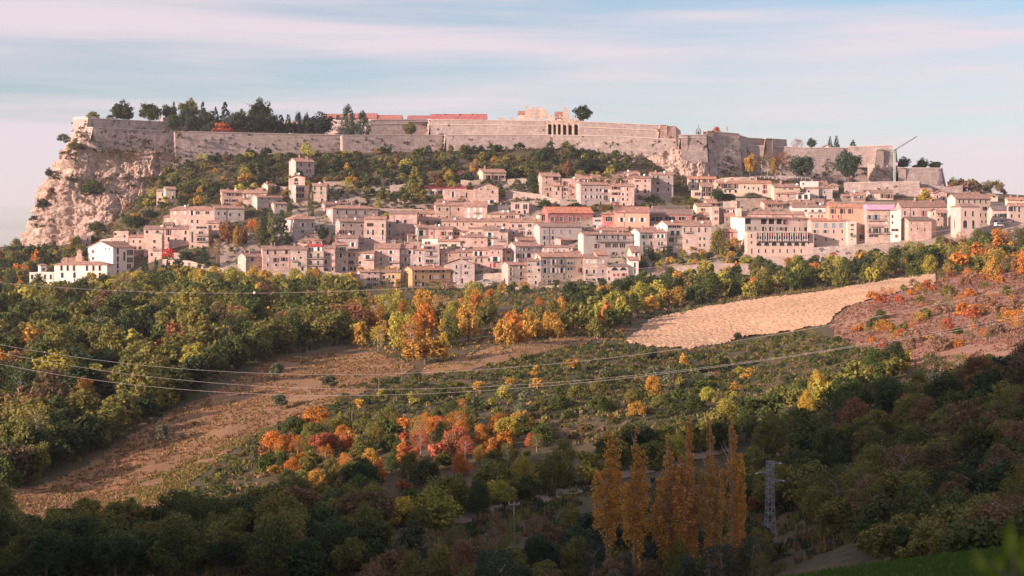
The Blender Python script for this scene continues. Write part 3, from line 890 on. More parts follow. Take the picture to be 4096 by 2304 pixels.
def H(label, x0, x1, ye, yb, side=0, rh=10, roof='F', col='stone', win='', swin='', th=None, D=None, Y=None, bal=(), rc=None, chim=1, dish=0, pipe=0, name='house', cat='house', wall=None, found=4.0):
    pxm = (x0 + x1) / 2
    Y0 = Y if Y else townY(pxm, yb)
    k0, k1 = (x0 - 2048) / F, (x1 - 2048) / F
    if side > 0: cpx, kf = x0, k1; sk = (x0 - side - 2048) / F
    elif side < 0: cpx, kf = x1, k0; sk = (x1 - side - 2048) / F
    else: cpx, kf = x0, k1; sk = None
    best = None
    target = D or 8.5
    cands = [math.radians(t) for t in range(4, 62, 2)] if side else [math.radians(th or 0)]
    if th is not None and side: cands = [math.radians(abs(th))]
    for t in cands:
        t = t if side >= 0 else -t
        c, s = math.cos(t), math.sin(t)
        xc = xof(cpx, Y0)
        if side >= 0: Wd = (kf * Y0 - xc) / (c - kf * s)
        else: Wd = (xc - kf * Y0) / (c + kf * (-s) * 1.0) if True else 0
        if side > 0: Dp = (xc - sk * Y0) / (s + sk * c)
        elif side < 0: Dp = (sk * Y0 - xc) / (-s - sk * c)
        else: Dp = target
        if Dp <= 0 or Wd <= 0: continue
        sc = abs(math.log(Dp / target)) + abs(t) * 0.25
        if best is None or sc < best[0]: best = (sc, t, Wd, Dp, xc)
    if best is None: best = (0, 0, (x1 - x0) / F * Y0, target, xof(x0, Y0))
    _, t, Wd, Dp, xc = best
    Dp = max(3.5, min(Dp, 16))
    c, s = math.cos(t), math.sin(t)
    if side >= 0: org = Vector((xc, Y0, 0))
    else: org = Vector((xc - Wd * c, Y0 - Wd * s, 0))
    zb = zof(yb, Y0)
    org.z = zb
    k = Y0 / F
    He = (yb - ye) * k
    root = thing(name, label, cat, org, t, 'houses of the hill town')
    Ym = Y0 + (Dp / 2) * c
    rise = (HZ - (ye - rh)) / F * Ym - zb - He if roof in 'FP' else rh * k
    rise = max(0.9 if rh > 3 else 0.4, min(rise, Dp * 0.32 if roof != 'G' else Wd * 0.3))
    col_ = PAL[col] if isinstance(col, str) else col
    jit = R.uniform(0.9, 1.08); col_ = tuple(min(0.85, q * jit * R.uniform(0.98, 1.02)) for q in col_)
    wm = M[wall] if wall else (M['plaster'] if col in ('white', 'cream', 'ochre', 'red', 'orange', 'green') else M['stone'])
    mb = MB()
    z0 = -found
    holes = []
    for (wx, wy, ww, wh, st) in parse(win):
        f = (wx - x0) / (x1 - x0); u = f * Wd; kk = k * (1 + abs(s) * 0.02)
        w, h = ww * k / max(0.6, c), wh * k
        z = (yb - wy) * k - h / 2
        u = min(max(u, w / 2 + 0.25), Wd - w / 2 - 0.25)
        z = min(z, He - h - 0.12)
        holes.append(add_window(root, (0, 0), (1, 0), None, u, z, w, h, st))
    facade(mb, (0, 0), (1, 0), Wd, z0, He, holes)
    sh = []
    if side:
        so_, su = ((0, Dp), (0, -1)) if side > 0 else ((Wd, 0), (0, 1))
        sl_ = x0 - side if side > 0 else x1
        for (wx, wy, ww, wh, st) in parse(swin):
            f = (wx - sl_) / abs(side); u = f * Dp
            w, h = ww * k / max(0.35, abs(s)), wh * k
            w = min(w, 1.3)
            z = (yb - wy) * k - h / 2; u = min(max(u, w / 2 + 0.25), Dp - w / 2 - 0.25); z = min(z, He - h - 0.1)
            sh.append(add_window(root, so_, su, None, u, z, w, h, st))
    facade(mb, (0, Dp), (0, -1), Dp, z0, He, sh if side > 0 else [])
    facade(mb, (Wd, 0), (0, 1), Dp, z0, He, sh if side < 0 else [])
    facade(mb, (Wd, Dp), (-1, 0), Wd, z0, He, [])
    rf = MB(); ov = 0.62; rt = 0.22; D_ = Dp
    if roof == 'F':
        yr = D_ / 2; zr = He + rise; sl = rise / yr
        mb.tri((0, D_, He), (0, 0, He), (0, yr, zr)); mb.tri((Wd, 0, He), (Wd, D_, He), (Wd, yr, zr))
        e = 0.06 + rt
        slab(rf, (-ov * .6, -ov, He - sl * ov + e), (Wd + ov * .6, -ov, He - sl * ov + e), (Wd + ov * .6, yr, zr + e), (-ov * .6, yr, zr + e), rt)
        slab(rf, (-ov * .6, yr, zr + e + 0.004), (Wd + ov * .6, yr, zr + e + 0.004), (Wd + ov * .6, D_ + ov, He - sl * ov + e), (-ov * .6, D_ + ov, He - sl * ov + e), rt)
        n = max(2, int(Wd / 0.8))
        for i in range(n): rf.box(-ov * .6 + (Wd + 1.2 * ov) * i / n, -ov * .6 + (Wd + 1.2 * ov) * (i + 0.94) / n, yr - 0.18, yr + 0.18, zr + e + 0.02, zr + e + 0.16 + R.uniform(0, .05))
        zroof = lambda u, y: He + (rise * (1 - abs(y - yr) / yr)) + e
    elif roof == 'G':
        xr = Wd / 2; zr = He + rise; sl = rise / xr; e = 0.06 + rt
        mb.tri((0, 0, He), (Wd, 0, He), (xr, 0, zr)); mb.tri((Wd, D_, He), (0, D_, He), (xr, D_, zr))
        slab(rf, (-ov, -ov, He - sl * ov + e), (xr, -ov, zr + e), (xr, D_ + ov, zr + e), (-ov, D_ + ov, He - sl * ov + e), rt)
        slab(rf, (xr, -ov, zr + e + 0.004), (Wd + ov, -ov, He - sl * ov + e), (Wd + ov, D_ + ov, He - sl * ov + e), (xr, D_ + ov, zr + e + 0.004), rt)
        zroof = lambda u, y: He + rise * (1 - abs(u - xr) / xr) + e
    elif roof == 'P':
        hip = min(D_ / 2, Wd / 2 - 0.3); yr = D_ / 2; zr = He + rise
        A, B, C_, D4 = (-ov, -ov, He + .02), (Wd + ov, -ov, He + .02), (Wd + ov, D_ + ov, He + .02), (-ov, D_ + ov, He + .02)
        E, G_ = (hip, yr, zr), (Wd - hip, yr, zr)
        th_ = lambda p: (p[0], p[1], p[2] + 0.2)
        rf.quad(th_(A), th_(B), th_(G_), th_(E)); rf.quad(th_(C_), th_(D4), th_(E), th_(G_)); rf.tri(th_(B), th_(C_), th_(G_)); rf.tri(th_(D4), th_(A), th_(E))
        for a, b in ((A, B), (B, C_), (C_, D4), (D4, A)): rf.quad(a, b, th_(b), th_(a))
        rf.quad(D4, C_, B, A)
        zroof = lambda u, y: He + rise * min(1, min(y, D_ - y, u, Wd - u) / (D_ / 2)) + 0.2
    elif roof == 'S':
        zr = He + rise; sl = rise / D_; e = 0.06 + rt
        mb.tri((0, D_, He), (0, 0, He), (0, D_, zr)); mb.tri((Wd, 0, He), (Wd, D_, He), (Wd, D_, zr)); mb.quad((Wd, D_, He), (0, D_, He), (0, D_, zr), (Wd, D_, zr))
        slab(rf, (-ov * .6, -ov, He - sl * ov + e), (Wd + ov * .6, -ov, He - sl * ov + e), (Wd + ov * .6, D_ + .1, zr + e), (-ov * .6, D_ + .1, zr + e), rt)
        zroof = lambda u, y: He + sl * y + e
    else:
        rf.box(0.25, Wd - 0.25, 0.25, D_ - 0.25, He - 0.5, He - 0.3)
        par = MB()
        par.box(-0.06, Wd + 0.06, -0.06, 0.25, He + 0.003, He + 0.22); par.box(-0.06, Wd + 0.06, D_ - 0.25, D_ + 0.06, He + 0.003, He + 0.22)
        par.box(-0.06, 0.25, 0.253, D_ - 0.253, He + 0.003, He + 0.22); par.box(Wd - 0.25, Wd + 0.06, 0.253, D_ - 0.253, He + 0.003, He + 0.22)
        facade(mb, (0, 0.25), (1, 0), Wd, He - 0.5, He, []); facade(mb, (Wd, D_ - 0.25), (-1, 0), Wd, He - 0.5, He, [])
        zroof = lambda u, y: He - 0.3
    wallo = mb.build('wall', wm, root, color=col_)
    rcol = rc or R.choice(ROOFC)
    ro = rf.build('roof', M['roof'] if roof != 'N' else M['concrete'], root, color=rcol)
    if roof == 'N': par.build('parapet', M['plaster'], root, color=tuple(min(.85, q * 1.12) for q in col_))
    for i in range(chim if Wd > 4 else min(chim, 1)):
        u = R.uniform(0.15, 0.85) * Wd; y = D_ * R.uniform(0.3, 0.6); w = R.uniform(0.28, 0.42); zt = zroof(u, y); hh = R.uniform(0.8, 1.7)
        m2 = MB(); m2.box(u - w, u + w, y - w, y + w, zt - 0.8, zt + hh); m2.box(u - w - .12, u + w + .12, y - w - .12, y + w + .12, zt + hh + 0.003, zt + hh + .18)
        for a in (-1, 1): m2.box(u + a * w * .5 - .1, u + a * w * .5 + .1, y - .15, y + .15, zt + hh + .185, zt + hh + .45)
        m2.build('chimney', M['stone'], ro, color=(0.50, 0.34, 0.27))
    for i in range(dish):
        u = R.uniform(0.1, 0.9) * Wd; y = -0.6 if roof in 'N' and R.random() < .5 else D_ * R.uniform(0.1, 0.35); zt = zroof(u, max(y, 0.1)); r = 0.55
        m2 = MB(); ctr = Vector((u, y, zt + 0.9)); ax = Vector((-0.45, -0.8, 0.4)).normalized(); a = ax.orthogonal().normalized(); b = ax.cross(a)
        rim = [ctr + (a * math.cos(q) + b * math.sin(q)) * r + ax * 0.12 for q in np.linspace(0, 2 * math.pi, 11)[:-1]]
        for i2 in range(10): m2.tri(tuple(ctr), tuple(rim[i2]), tuple(rim[(i2 + 1) % 10]))
        m2.tube([(u, y, zt - 0.3), tuple(ctr - ax * 0.05)], 0.05, 4)
        m2.build('satellite_dish', M['dish'], ro)
    for (ba, bb, by) in bal:
        u0 = (ba - x0) / (x1 - x0) * Wd; u1 = (bb - x0) / (x1 - x0) * Wd; z = (yb - by) * k
        m2 = MB(); m2.box(u0, u1, -1.1, -0.01, z - 0.18, z); bo = m2.build('balcony', M['concrete'], root)
        m3 = MB(); m3.box(u0, u1, -1.1, -1.05, z + 0.9, z + 0.98); m3.box(u0, u0 + .05, -1.05, -0.02, z + 0.9, z + 0.98); m3.box(u1 - .05, u1, -1.05, -0.02, z + 0.9, z + 0.98)
        n = max(2, int((u1 - u0) / 0.28))
        for i in range(n + 1):
            u = u0 + (u1 - u0) * i / n; m3.box(u - 0.025, u + 0.025, -1.1, -1.05, z, z + 0.9)
        m3.build('railing', M['iron'], bo)
    if pipe:
        m2 = MB(); u = Wd * (pipe if pipe < 1 else 0.97); m2.tube([(u, -0.1, 0), (u, -0.1, He - 0.1)], 0.09, 5); m2.build('drainpipe', M['iron'], root)
    return root, (Wd, Dp, He, k, x0, x1, yb)
def part_box(ref, name, px0, px1, y0, y1, d0, d1, mat, color=None):
    root, (Wd, Dp, He, k, x0, x1, yb) = ref
    m = MB(); m.box((px0 - x0) / (x1 - x0) * Wd, (px1 - x0) / (x1 - x0) * Wd, d0, d1, (yb - y1) * k, (yb - y0) * k)
    return m.build(name, mat, root, color=color)
# ---- far left group
H('long white villa with a hipped tile roof at the lower left edge of the town', 217, 428, 1060, 1186, side=-26, rh=14, roof='P', col='white', win='1073@d8x18:246,271,296,348,374,399;1101@d9x18:249,298,353,400;1134@d7x17:243,276,321,368;1132@d6x9:347', swin='1100@d7x15:436;1135@d7x15:436', pipe=.38, D=10)
H('two storey white annex with a roof terrace left of the long white villa', 118, 209, 1091, 1168, rh=4, roof='N', col='white', win='1108@d7x17:128,154,180,204;1137@d8x17:128,152,180,204', Y=768, chim=0)
H('little white roof room standing on the terrace of the white annex', 162, 187, 1063, 1096, side=9, rh=6, roof='P', col='white', win='1078@d8x8:174', Y=776, D=4, chim=0)
H('tall white gabled block with a shaded grey right side behind the long villa', 352, 452, 990, 1100, side=-83, rh=24, roof='G', col='white', win='1006@d10x12:373;1034@d10x12:373;976@d5x8:424,437', swin='1005@d8x22:471;1037@d8x20:471;1063@d9x18:471;1089@d7x14:471;1026@d8x32:497;1010@d5x20:512,520,528;1040@d5x18:512,520,528;1066@d5x16:512,520', Y=782, D=14, found=8)
H('low tiled outbuilding beside the brick chimney behind the villa', 246, 300, 1043, 1062, rh=9, roof='F', col='cream', Y=792, chim=0)
def chimney_tower():
    o = at(318, 1050, 790); m = MB()
    m.box(-1.6, 1.6, -1.6, 1.6, -4, 3.2); m.box(-1.05, 1.05, -1.05, 1.05, 3.2, 5.4); m.box(-1.35, 1.35, -1.35, 1.35, 5.4, 5.8)
    t = tag(m.build('chimney_stack', M['stone'], None, color=(0.62, 0.38, 0.30), loc=o), 'stout pink brick chimney rising behind the long white villa', 'chimney stack')
    m = MB(); m.box(-0.6, 0.6, -0.6, 0.6, 5.8, 6.5); m.box(-.9, .9, -.9, .9, 6.5, 6.65); m.build('cap', M['stone'], t, color=(0.55, 0.33, 0.27))
chimney_tower()
H('small roofless looking pink house at the foot of the cliff', 322, 364, 944, 1000, side=6, rh=4, roof='N', col='pink', win='958@d5x14:351;980@d6x10:347', chim=1)
H('flat roofed pink cube with a shaded right side left of the terraced houses', 455, 514, 926, 985, side=-24, rh=4, roof='N', col='pink', win='936@d9x10:461;945@d7x9:498;967@d7x9:498', chim=0)
H('low tiled house with a columned porch between the pink cube and the flat tower house', 516, 594, 950, 1018, rh=8, roof='F', col='pink', win='966@d6x11:534,560,587;992@o12x12:540,560,582', bal=((520, 592, 1003),))
H('flat topped narrow tower house with a shed awning below the cliff', 593, 647, 939, 1044, rh=3, roof='N', col='pink', win='965@d9x12:618;990@d9x8:618;1018@d8x12:607', side=-6, bal=((602, 635, 1001),), chim=0)
H('long two storey terrace with brown shutters behind the flat tower house', 575, 756, 916, 1000, rh=11, roof='F', col='pink', win='927@d10x11:588,630;930@b8x20:674;930@w8x14:743;957@d7x16:674;956@d9x13:740;957@d6x9:703', pipe=.44, bal=((622, 642, 936),), dish=1)
H('tiny white attic house with a row of small windows on the terrace roof', 652, 690, 898, 914, rh=7, roof='F', col='cream', win='903@d5x6:659,667,675,683', Y=801, D=5, chim=0)
H('balconied apartment house with a glazed terrace at the red bush', 756, 834, 902, 990, rh=3, roof='N', col='pink', win='910@T42x9:806;931@d16x10:804;957@T34x13:805;948@d6x40:769;985@d8x9:770', bal=((783, 834, 943), (785, 828, 967)), dish=1)
H('big pink farmhouse with a wide hipped roof below the lone cottage', 681, 857, 840, 905, rh=14, roof='P', col='pink', win='852@W8x13:700,740;852@w8x18:768;851@d13x12:791,829;886@W8x13:700;888@W7x16:741;886@d7x13:768,790', dish=1)
H('low side wing on the left of the big pink farmhouse', 655, 682, 868, 908, rh=5, roof='S', col='pink', win='884@W6x13:671', chim=0, D=6)
H('grey house with green shutters attached right of the pink farmhouse', 857, 977, 833, 898, side=8, rh=10, roof='F', col='grey', win='854@G7x11:874,900;858@G8x12:921,957;893@d7x10:957', pipe=.4)
H('small ochre house with a dark doorway below the green shuttered house', 829, 877, 893, 940, rh=9, roof='F', col='pink', win='906@o7x11:859', D=6, chim=0)
H('lone small pink cottage among the bushes under the cliff', 626, 668, 764, 815, rh=6, roof='F', col='pink', win='777@d5x14:650;797@a11x10:640', D=6, chim=0)
H('taller half of the lone cottage with a pale balcony', 662, 702, 757, 812, side=8, rh=9, roof='F', col='cream', win='774@W8x16:686;790@d7x14:692', D=6, chim=0)
H('long pink house with washing on its balcony at the edge of the scrub', 888, 972, 770, 824, side=8, rh=10, roof='F', col='pink', win='778@b9x9:920,953;802@b9x9:909,938', chim=1, dish=1)
H('brown continuation of the washing house under the same roofline', 972, 1066, 773, 824, rh=10, roof='F', col='stone', win='782@d10x10:975,1012;787@w8x9:982;820@d5x5:978', bal=((968, 990, 793),))
H('stone house with a broad roof tucked behind the washing house', 986, 1048, 764, 790, rh=11, roof='F', col='stone', D=7)
H('small cream gabled house with a green door at the scrub edge', 1071, 1105, 742, 782, side=22, rh=9, roof='F', col='cream', win='757@g7x17:1092', th=42, chim=1)
H('grey house with a bright left gable in front of the washing house', 1029, 1130, 789, 842, side=26, rh=10, roof='F', col='grey', win='795@d5x7:1050,1077;803@d6x8:1112;824@d4x22:1077', chim=0)
H('low grey annex with a sunlit left end above the dark firs', 1097, 1148, 816, 855, side=13, rh=6, roof='F', col='grey', win='824@d5x9:1106,1128', chim=0)
H('tall isolated house at the top of the scrub with three chimneys', 1183, 1257, 646, 728, side=27, rh=13, roof='F', col='stone', win='658@d6x15:1205,1237;678@d6x15:1190;683@d5x15:1229,1241;707@a7x11:1227;689@d4x5:1212,1241', chim=3)
H('narrow gabled tower house with arched loggia below the isolated house', 1154, 1220, 711, 760, rh=10, roof='G', col='pink', win='718@a13x13:1185;734@d14x8:1185', D=7, dish=1)
H('flat terraced house with big green balcony doors below the arched loggia', 1183, 1236, 742, 812, side=28, rh=3, roof='N', col='stone', win='757@T30x18:1199;782@T30x17:1200;803@d10x8:1208', bal=((1182, 1217, 768), (1182, 1217, 792)), chim=0)
H('stone house with green shutters right of the slim cypress', 1240, 1306, 744, 812, rh=9, roof='F', col='stone', win='754@G7x14:1259,1285;771@d9x8:1258;771@G7x12:1285;799@d8x9:1288', dish=1)
H('big blank grey house with a hipped roof right of the firs', 1176, 1259, 878, 966, side=38, rh=22, roof='P', col='grey', win='899@w8x12:1211;926@d9x10:1211;899@d5x16:1250;928@d8x8:1255', D=11)
H('little roof cottage with dishes before the blank grey house', 1222, 1277, 941, 966, rh=7, roof='F', col='grey', win='946@d7x7:1234', D=6, dish=2)
H('squat house with a hipped roof and brown shutters below the roof cottage', 1190, 1287, 962, 988, rh=10, roof='P', col='pink', win='970@b7x9:1220,1245,1272', D=7)
H('house with a red awning over its white roof terrace', 1228, 1294, 1006, 1086, rh=3, roof='N', col='stone', win='1023@G9x19:1245,1273;1051@G8x16:1245,1273;1074@a14x13:1267;1075@d9x9:1245', bal=((1232, 1262, 1034), (1262, 1292, 1034), (1232, 1292, 1062)), chim=0)
H('white set back attic under the red awning', 1230, 1288, 986, 1008, rh=7, roof='F', col='white', win='997@d8x14:1274;998@d14x14:1245', rc=(0.5, 0.07, 0.10), D=6, chim=1, Y=783)
H('stone house at the left end of the lower terrace with a stepped gable', 983, 1050, 1027, 1092, side=32, rh=14, roof='F', col='pink', win='1038@d8x13:1009;1044@d4x6:992,1037;1068@d6x7:1008,1038;1085@d7x5:1002,1024', chim=2)
H('smooth pink house with nine windows on the lower terrace', 1050, 1160, 998, 1090, side=6, rh=13, roof='F', col='pink', win='1010@d8x14:1071,1101;1008@d10x14:1146;1038@W8x14:1072;1040@b8x16:1103;1037@b9x14:1136;1059@d5x12:1071;1060@d7x8:1105;1059@d5x8:1133', chim=2, pipe=.99)
H('brownish house with a green balcony door right of the smooth pink house', 1161, 1228, 999, 1086, rh=12, roof='F', col='stone', win='1009@d8x8:1195;1035@w6x12:1176;1031@d7x8:1203;1056@G11x16:1198;1076@d9x13:1210', bal=((1162, 1184, 1045), (1190, 1210, 1064)), chim=2)
H('narrow rough stone house with an arched niche on the lower terrace', 1295, 1340, 994, 1090, rh=10, roof='F', col='pink', win='1019@d7x7:1306,1314;1020@d5x5:1331;1047@a7x16:1304;1078@d14x9:1302;1076@d6x13:1331')
H('house with a glazed white loggia under its roof on the lower terrace', 1340, 1391, 981, 1090, side=10, rh=10, roof='F', col='stone', win='995@T24x14:1371;1022@d8x15:1363;1022@d4x5:1379;1048@d5x10:1380;1076@a11x18:1376', bal=((1355, 1391, 1004),))
H('taller pale house behind the glazed loggia with a chimney pot', 1340, 1432, 952, 1000, rh=10, roof='F', col='grey', win='978@w9x16:1411;955@d5x5:1350', dish=1)
H('pink house with a long balcony and an arched door above the shrubs', 1391, 1496, 1012, 1090, rh=6, roof='F', col='pink', win='1022@a7x11:1398;1021@d6x10:1416;1028@w14x14:1471;1050@d16x14:1405;1050@d8x10:1440;1053@W6x10:1470;1077@a10x19:1405;1075@d8x13:1419', bal=((1456, 1496, 1038), (1393, 1430, 1058)), chim=1)
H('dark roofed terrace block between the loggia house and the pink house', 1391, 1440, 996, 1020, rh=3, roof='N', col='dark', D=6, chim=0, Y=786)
H('tall pinkish house with a ridge of two roofs above the yellow shrubs', 1497, 1598, 994, 1086, rh=18, roof='F', col='pink', win='1009@d6x10:1524;1009@w9x12:1564;1036@d6x13:1524;1038@w8x15:1562;1055@d7x7:1524;1057@d6x10:1563', bal=((1555, 1590, 1050),), D=10)
H('blank pale parapet house behind the two ridged roofs', 1484, 1574, 962, 990, side=5, rh=2, roof='N', col='grey', D=6, chim=1)
H('cracked stone house with white shutters right of the two ridged house', 1598, 1650, 993, 1082, rh=18, roof='F', col='stone', win='1009@W10x13:1611;1009@w9x14:1639;1038@w8x15:1622;1062@d6x10:1611;1061@d7x10:1633', D=10)
H('shaded grey house with small windows left of the balcony stack', 1651, 1697, 1000, 1080, rh=14, roof='F', col='grey', win='1011@d6x12:1655,1680;1038@w7x18:1679;1062@d10x8:1660,1682', dish=1)
H('tall shaded house with a stack of four balconies', 1697, 1758, 979, 1080, rh=2, roof='N', col='grey', win='991@b20x12:1718;1016@d10x13:1725;1045@d30x14:1718;1066@d16x10:1722', bal=((1697, 1736, 1003), (1697, 1738, 1024), (1697, 1740, 1051)), chim=0)
H('bright white penthouse with arched windows on the balcony stack', 1688, 1751, 958, 982, rh=3, roof='N', col='white', win='971@a8x9:1704;971@d8x9:1716', bal=((1690, 1733, 981),), D=7, chim=0, Y=789)
H('ochre yellow apartment house with balconies at the foot of the town', 1649, 1802, 1081, 1180, side=33, rh=14, roof='F', col='ochre', win='1085@d9x8:1664,1692,1722,1739,1752,1774;1109@d8x18:1663,1721,1774;1109@d7x12:1692;1109@W6x12:1741,1751;1136@d9x13:1664;1137@w8x14:1692;1134@d8x9:1741,1751,1775;1160@d18x10:1678', swin='1086@d4x8:1624,1631;1110@W4x12:1624,1631', bal=((1649, 1680, 1124), (1710, 1738, 1125), (1764, 1800, 1125), (1649, 1706, 1149)), D=11, pipe=.74, rc=(0.40, 0.20, 0.13))
H('pale pink half of the two coloured house at the foot of the town', 1440, 1518, 1089, 1166, side=11, rh=7, roof='F', col=(0.66, 0.47, 0.40), win='1116@b8x11:1477,1501;1139@b8x11:1477,1501;1094@d8x5:1477,1501;1103@d3x8:1447;1124@d3x8:1447;1148@d3x8:1447', chim=1)
H('yellow half of the two coloured house with small balconies', 1518, 1602, 1090, 1166, rh=7, roof='F', col=(0.70, 0.46, 0.24), win='1095@d8x5:1534;1110@d9x14:1536;1134@d16x12:1534;1160@b9x14:1536;1107@d6x12:1557;1107@d8x13:1573;1131@d6x11:1557;1131@d11x11:1571;1153@d6x8:1557;1157@d8x12:1573', bal=((1517, 1546, 1121), (1517, 1546, 1146)), chim=1)
# ---- middle left
H('long grey palace with a bright left end and five balcony windows', 1331, 1512, 834, 908, side=26, rh=13, roof='P', col='grey', win='849@G7x15:1350,1386,1424,1460;854@d6x14:1494', swin='848@W4x14:1309,1315,1322;862@W4x8:1309,1317', bal=((1380, 1394, 862), (1415, 1433, 864), (1453, 1467, 861)), D=11, chim=3)
H('long low roofed house behind the grey palace with a tall chimney', 1303, 1442, 822, 858, side=20, rh=12, roof='F', col='stone', win='852@d5x10:1312', swin='836@d4x12:1292', chim=2, dish=1)
H('stone house with four dark windows before the grey palace', 1359, 1460, 886, 990, side=17, rh=11, roof='F', col='stone', win='901@d7x10:1374,1405;902@d8x10:1447;928@b7x14:1349,1374;928@b8x14:1405;930@d6x15:1449;975@a8x12:1445', dish=1)
H('rough stone house with a wide dark loggia under its eaves', 1457, 1543, 877, 985, rh=9, roof='F', col='pink', win='899@o27x14:1481;902@d6x14:1531;929@d7x16:1472;930@d7x20:1492;930@d7x20:1531;952@w6x9:1480;952@w5x12:1531', D=9)
H('narrow grey house between the loggia house and the blank church wall', 1543, 1580, 888, 950, rh=3, roof='N', col='grey', win='902@d6x15:1559;930@d5x17:1559', chim=0)
H('tall blank facade with two square windows and a diagonal shadow', 1557, 1668, 855, 945, rh=10, roof='F', col='pink', win='886@d10x13:1590,1621', D=11, pipe=.17)
H('low house with a tall round chimney right of the blank facade', 1668, 1746, 855, 874, rh=11, roof='F', col='pink', win='859@b11x10:1688;857@d6x5:1727')
H('neat pink house with square windows above the row of roofs', 1743, 1857, 822, 876, side=6, rh=11, roof='F', col='pink', win='837@d7x12:1758,1789,1834;869@d7x10:1758,1789,1834', pipe=.5, dish=1)
H('house with tall white shutters right of the neat pink house', 1857, 1948, 826, 876, rh=17, roof='F', col='pink', win='841@W10x22:1873;840@W10x18:1898;841@W10x22:1923;866@W10x14:1873,1898,1923', bal=((1893, 1915, 852),))
H('low long house with a wide roof under the grey slate roof', 1949, 2078, 857, 876, rh=9, roof='P', col='pink', win='868@d6x12:1966,2003;868@b6x12:2050,2030', dish=2, D=8)
H('dark roofed grey house above the low long house', 1950, 2034, 838, 858, rh=15, roof='F', col='grey', rc=(0.15, 0.14, 0.14), win='826@d4x8:1960', D=8)
H('terrace house with a balustrade and paired doors left of the red building', 2043, 2116, 812, 858, rh=2, roof='N', col='stone', win='826@d15x18:2069;827@d15x18:2101;849@d8x15:2099;848@a8x10:2077', chim=0)
H('first house of the long mid row with a lit left gable', 1675, 1766, 882, 902, side=9, rh=12, roof='F', col='pink', win='891@b6x12:1709;893@d7x12:1742;891@d5x9:1758')
H('long tiled row with small stone framed windows across the middle of the town', 1766, 2036, 886, 945, rh=11, roof='F', col='pink', win='899@d5x9:1779,1798;897@d5x12:1853,1829;898@d8x11:1983;899@d8x11:2017;900@d6x10:1944;896@d8x8:1886', chim=4, dish=2)
H('right hand end of the long mid row with washing at a window', 2036, 2162, 889, 950, rh=11, roof='F', col='stone', win='903@d7x11:2052;903@d13x11:2080;902@d12x12:2119;932@d6x10:2053;931@b7x12:2089;932@d16x14:2118;922@w9x5:2118', chim=2, bal=((2072, 2088, 915),))
H('house with a lit left gable and a green balcony window under the mid row', 1671, 1716, 911, 968, side=24, rh=12, roof='F', col='stone', win='932@w14x21:1685;917@d5x6:1684')
H('pink house with red shutters right of the green balcony window', 1716, 1811, 915, 962, rh=12, roof='F', col='pink', win='933@R8x13:1727;934@r8x15:1773;934@b6x12:1802', bal=((1765, 1790, 948),), dish=1, pipe=.21)
H('house with two round arches below the mid row roofs', 1811, 1874, 925, 950, rh=8, roof='F', col='orange', win='934@a9x11:1822,1834;933@d10x8:1856', D=7)
H('small house with dark square windows right of the arches', 1874, 1936, 914, 950, rh=13, roof='F', col='pink', win='932@d11x8:1888,1919')
H('tall house with tall white doors on two floors right of the dark square windows', 1936, 2000, 919, 985, rh=13, roof='F', col='stone', win='940@w12x19:1959;971@w12x24:1959;955@d14x20:1955', bal=((1948, 1980, 951),))
H('dark roofed house with iron balconies in the middle of the town', 2000, 2032, 927, 985, rh=6, roof='F', col='stone', rc=(0.13, 0.12, 0.12), win='951@d7x14:1990,2007;953@d7x16:2008', bal=((1986, 2014, 964),), dish=1)
H('stone house with two brick red shutters in the middle rows', 1872, 1950, 949, 990, rh=10, roof='F', col='pink', win='969@R8x10:1902,1928;951@d7x4:1902,1927', chim=1)
H('lower half house with one red shutter and a white skylight', 1838, 1872, 948, 990, rh=6, roof='S', col='pink', win='968@R9x11:1855;993@R7x8:1857', dish=1)
H('low cream house with dark twin windows under the arches', 1751, 1841, 966, 996, rh=9, roof='F', col='cream', win='981@d10x9:1760;981@d18x9:1778;981@d18x9:1816', D=8, dish=1)
H('tiny gabled house with a bright left gable in the middle rows', 1632, 1670, 942, 972, side=27, rh=12, roof='F', col='pink', win='950@w8x10:1655', chim=1)
H('squat cream roof house left of the tiny gable', 1548, 1605, 953, 968, rh=5, roof='F', col='cream', win='957@d5x5:1564,1590', D=6, chim=0)
H('stone house with two tile roofs above the gabled grey house', 1763, 1826, 1010, 1070, side=12, rh=12, roof='F', col='pink', win='1022@d5x9:1782,1799;1046@d5x6:1782', dish=0)
H('stone house with a long balcony above the gabled grey house', 1824, 1895, 1009, 1070, rh=11, roof='F', col='pink', win='1020@d6x11:1841;1020@d6x12:1866;1041@W6x8:1877', bal=((1838, 1882, 1034),), dish=1)
H('house with an open white loggia balcony right of the long balcony', 1893, 1960, 1001, 1072, rh=10, roof='F', col='pink', win='1015@w9x17:1904,1924;1042@G7x15:1904,1926;1013@R5x10:1947;1062@R7x14:1916', bal=((1896, 1942, 1028),), chim=1)
H('house with red shutters and a green french window', 1957, 2010, 995, 1078, rh=10, roof='F', col='pink', win='1010@R6x10:1971,1994;1039@g11x13:1953;1037@w16x18:1981;1062@R6x15:1948;1061@R9x16:1978', bal=((1968, 1992, 1047),), chim=1)
H('plain pink house with three small windows left of the grey long house', 2010, 2064, 999, 1052, rh=8, roof='F', col='pink', win='1009@b7x9:2035;1035@R5x10:2015;1035@a6x10:2034', chim=1)
H('plain grey gable house before the pink balcony rows', 1776, 1898, 1056, 1136, rh=20, roof='G', col='grey', win='1068@d6x14:1826;1065@d9x11:1862;1071@d4x8:1876;1093@d9x8:1825;1092@d13x11:1865;1093@d6x12:1808;1124@d6x19:1849', D=10, chim=0, pipe=.55)
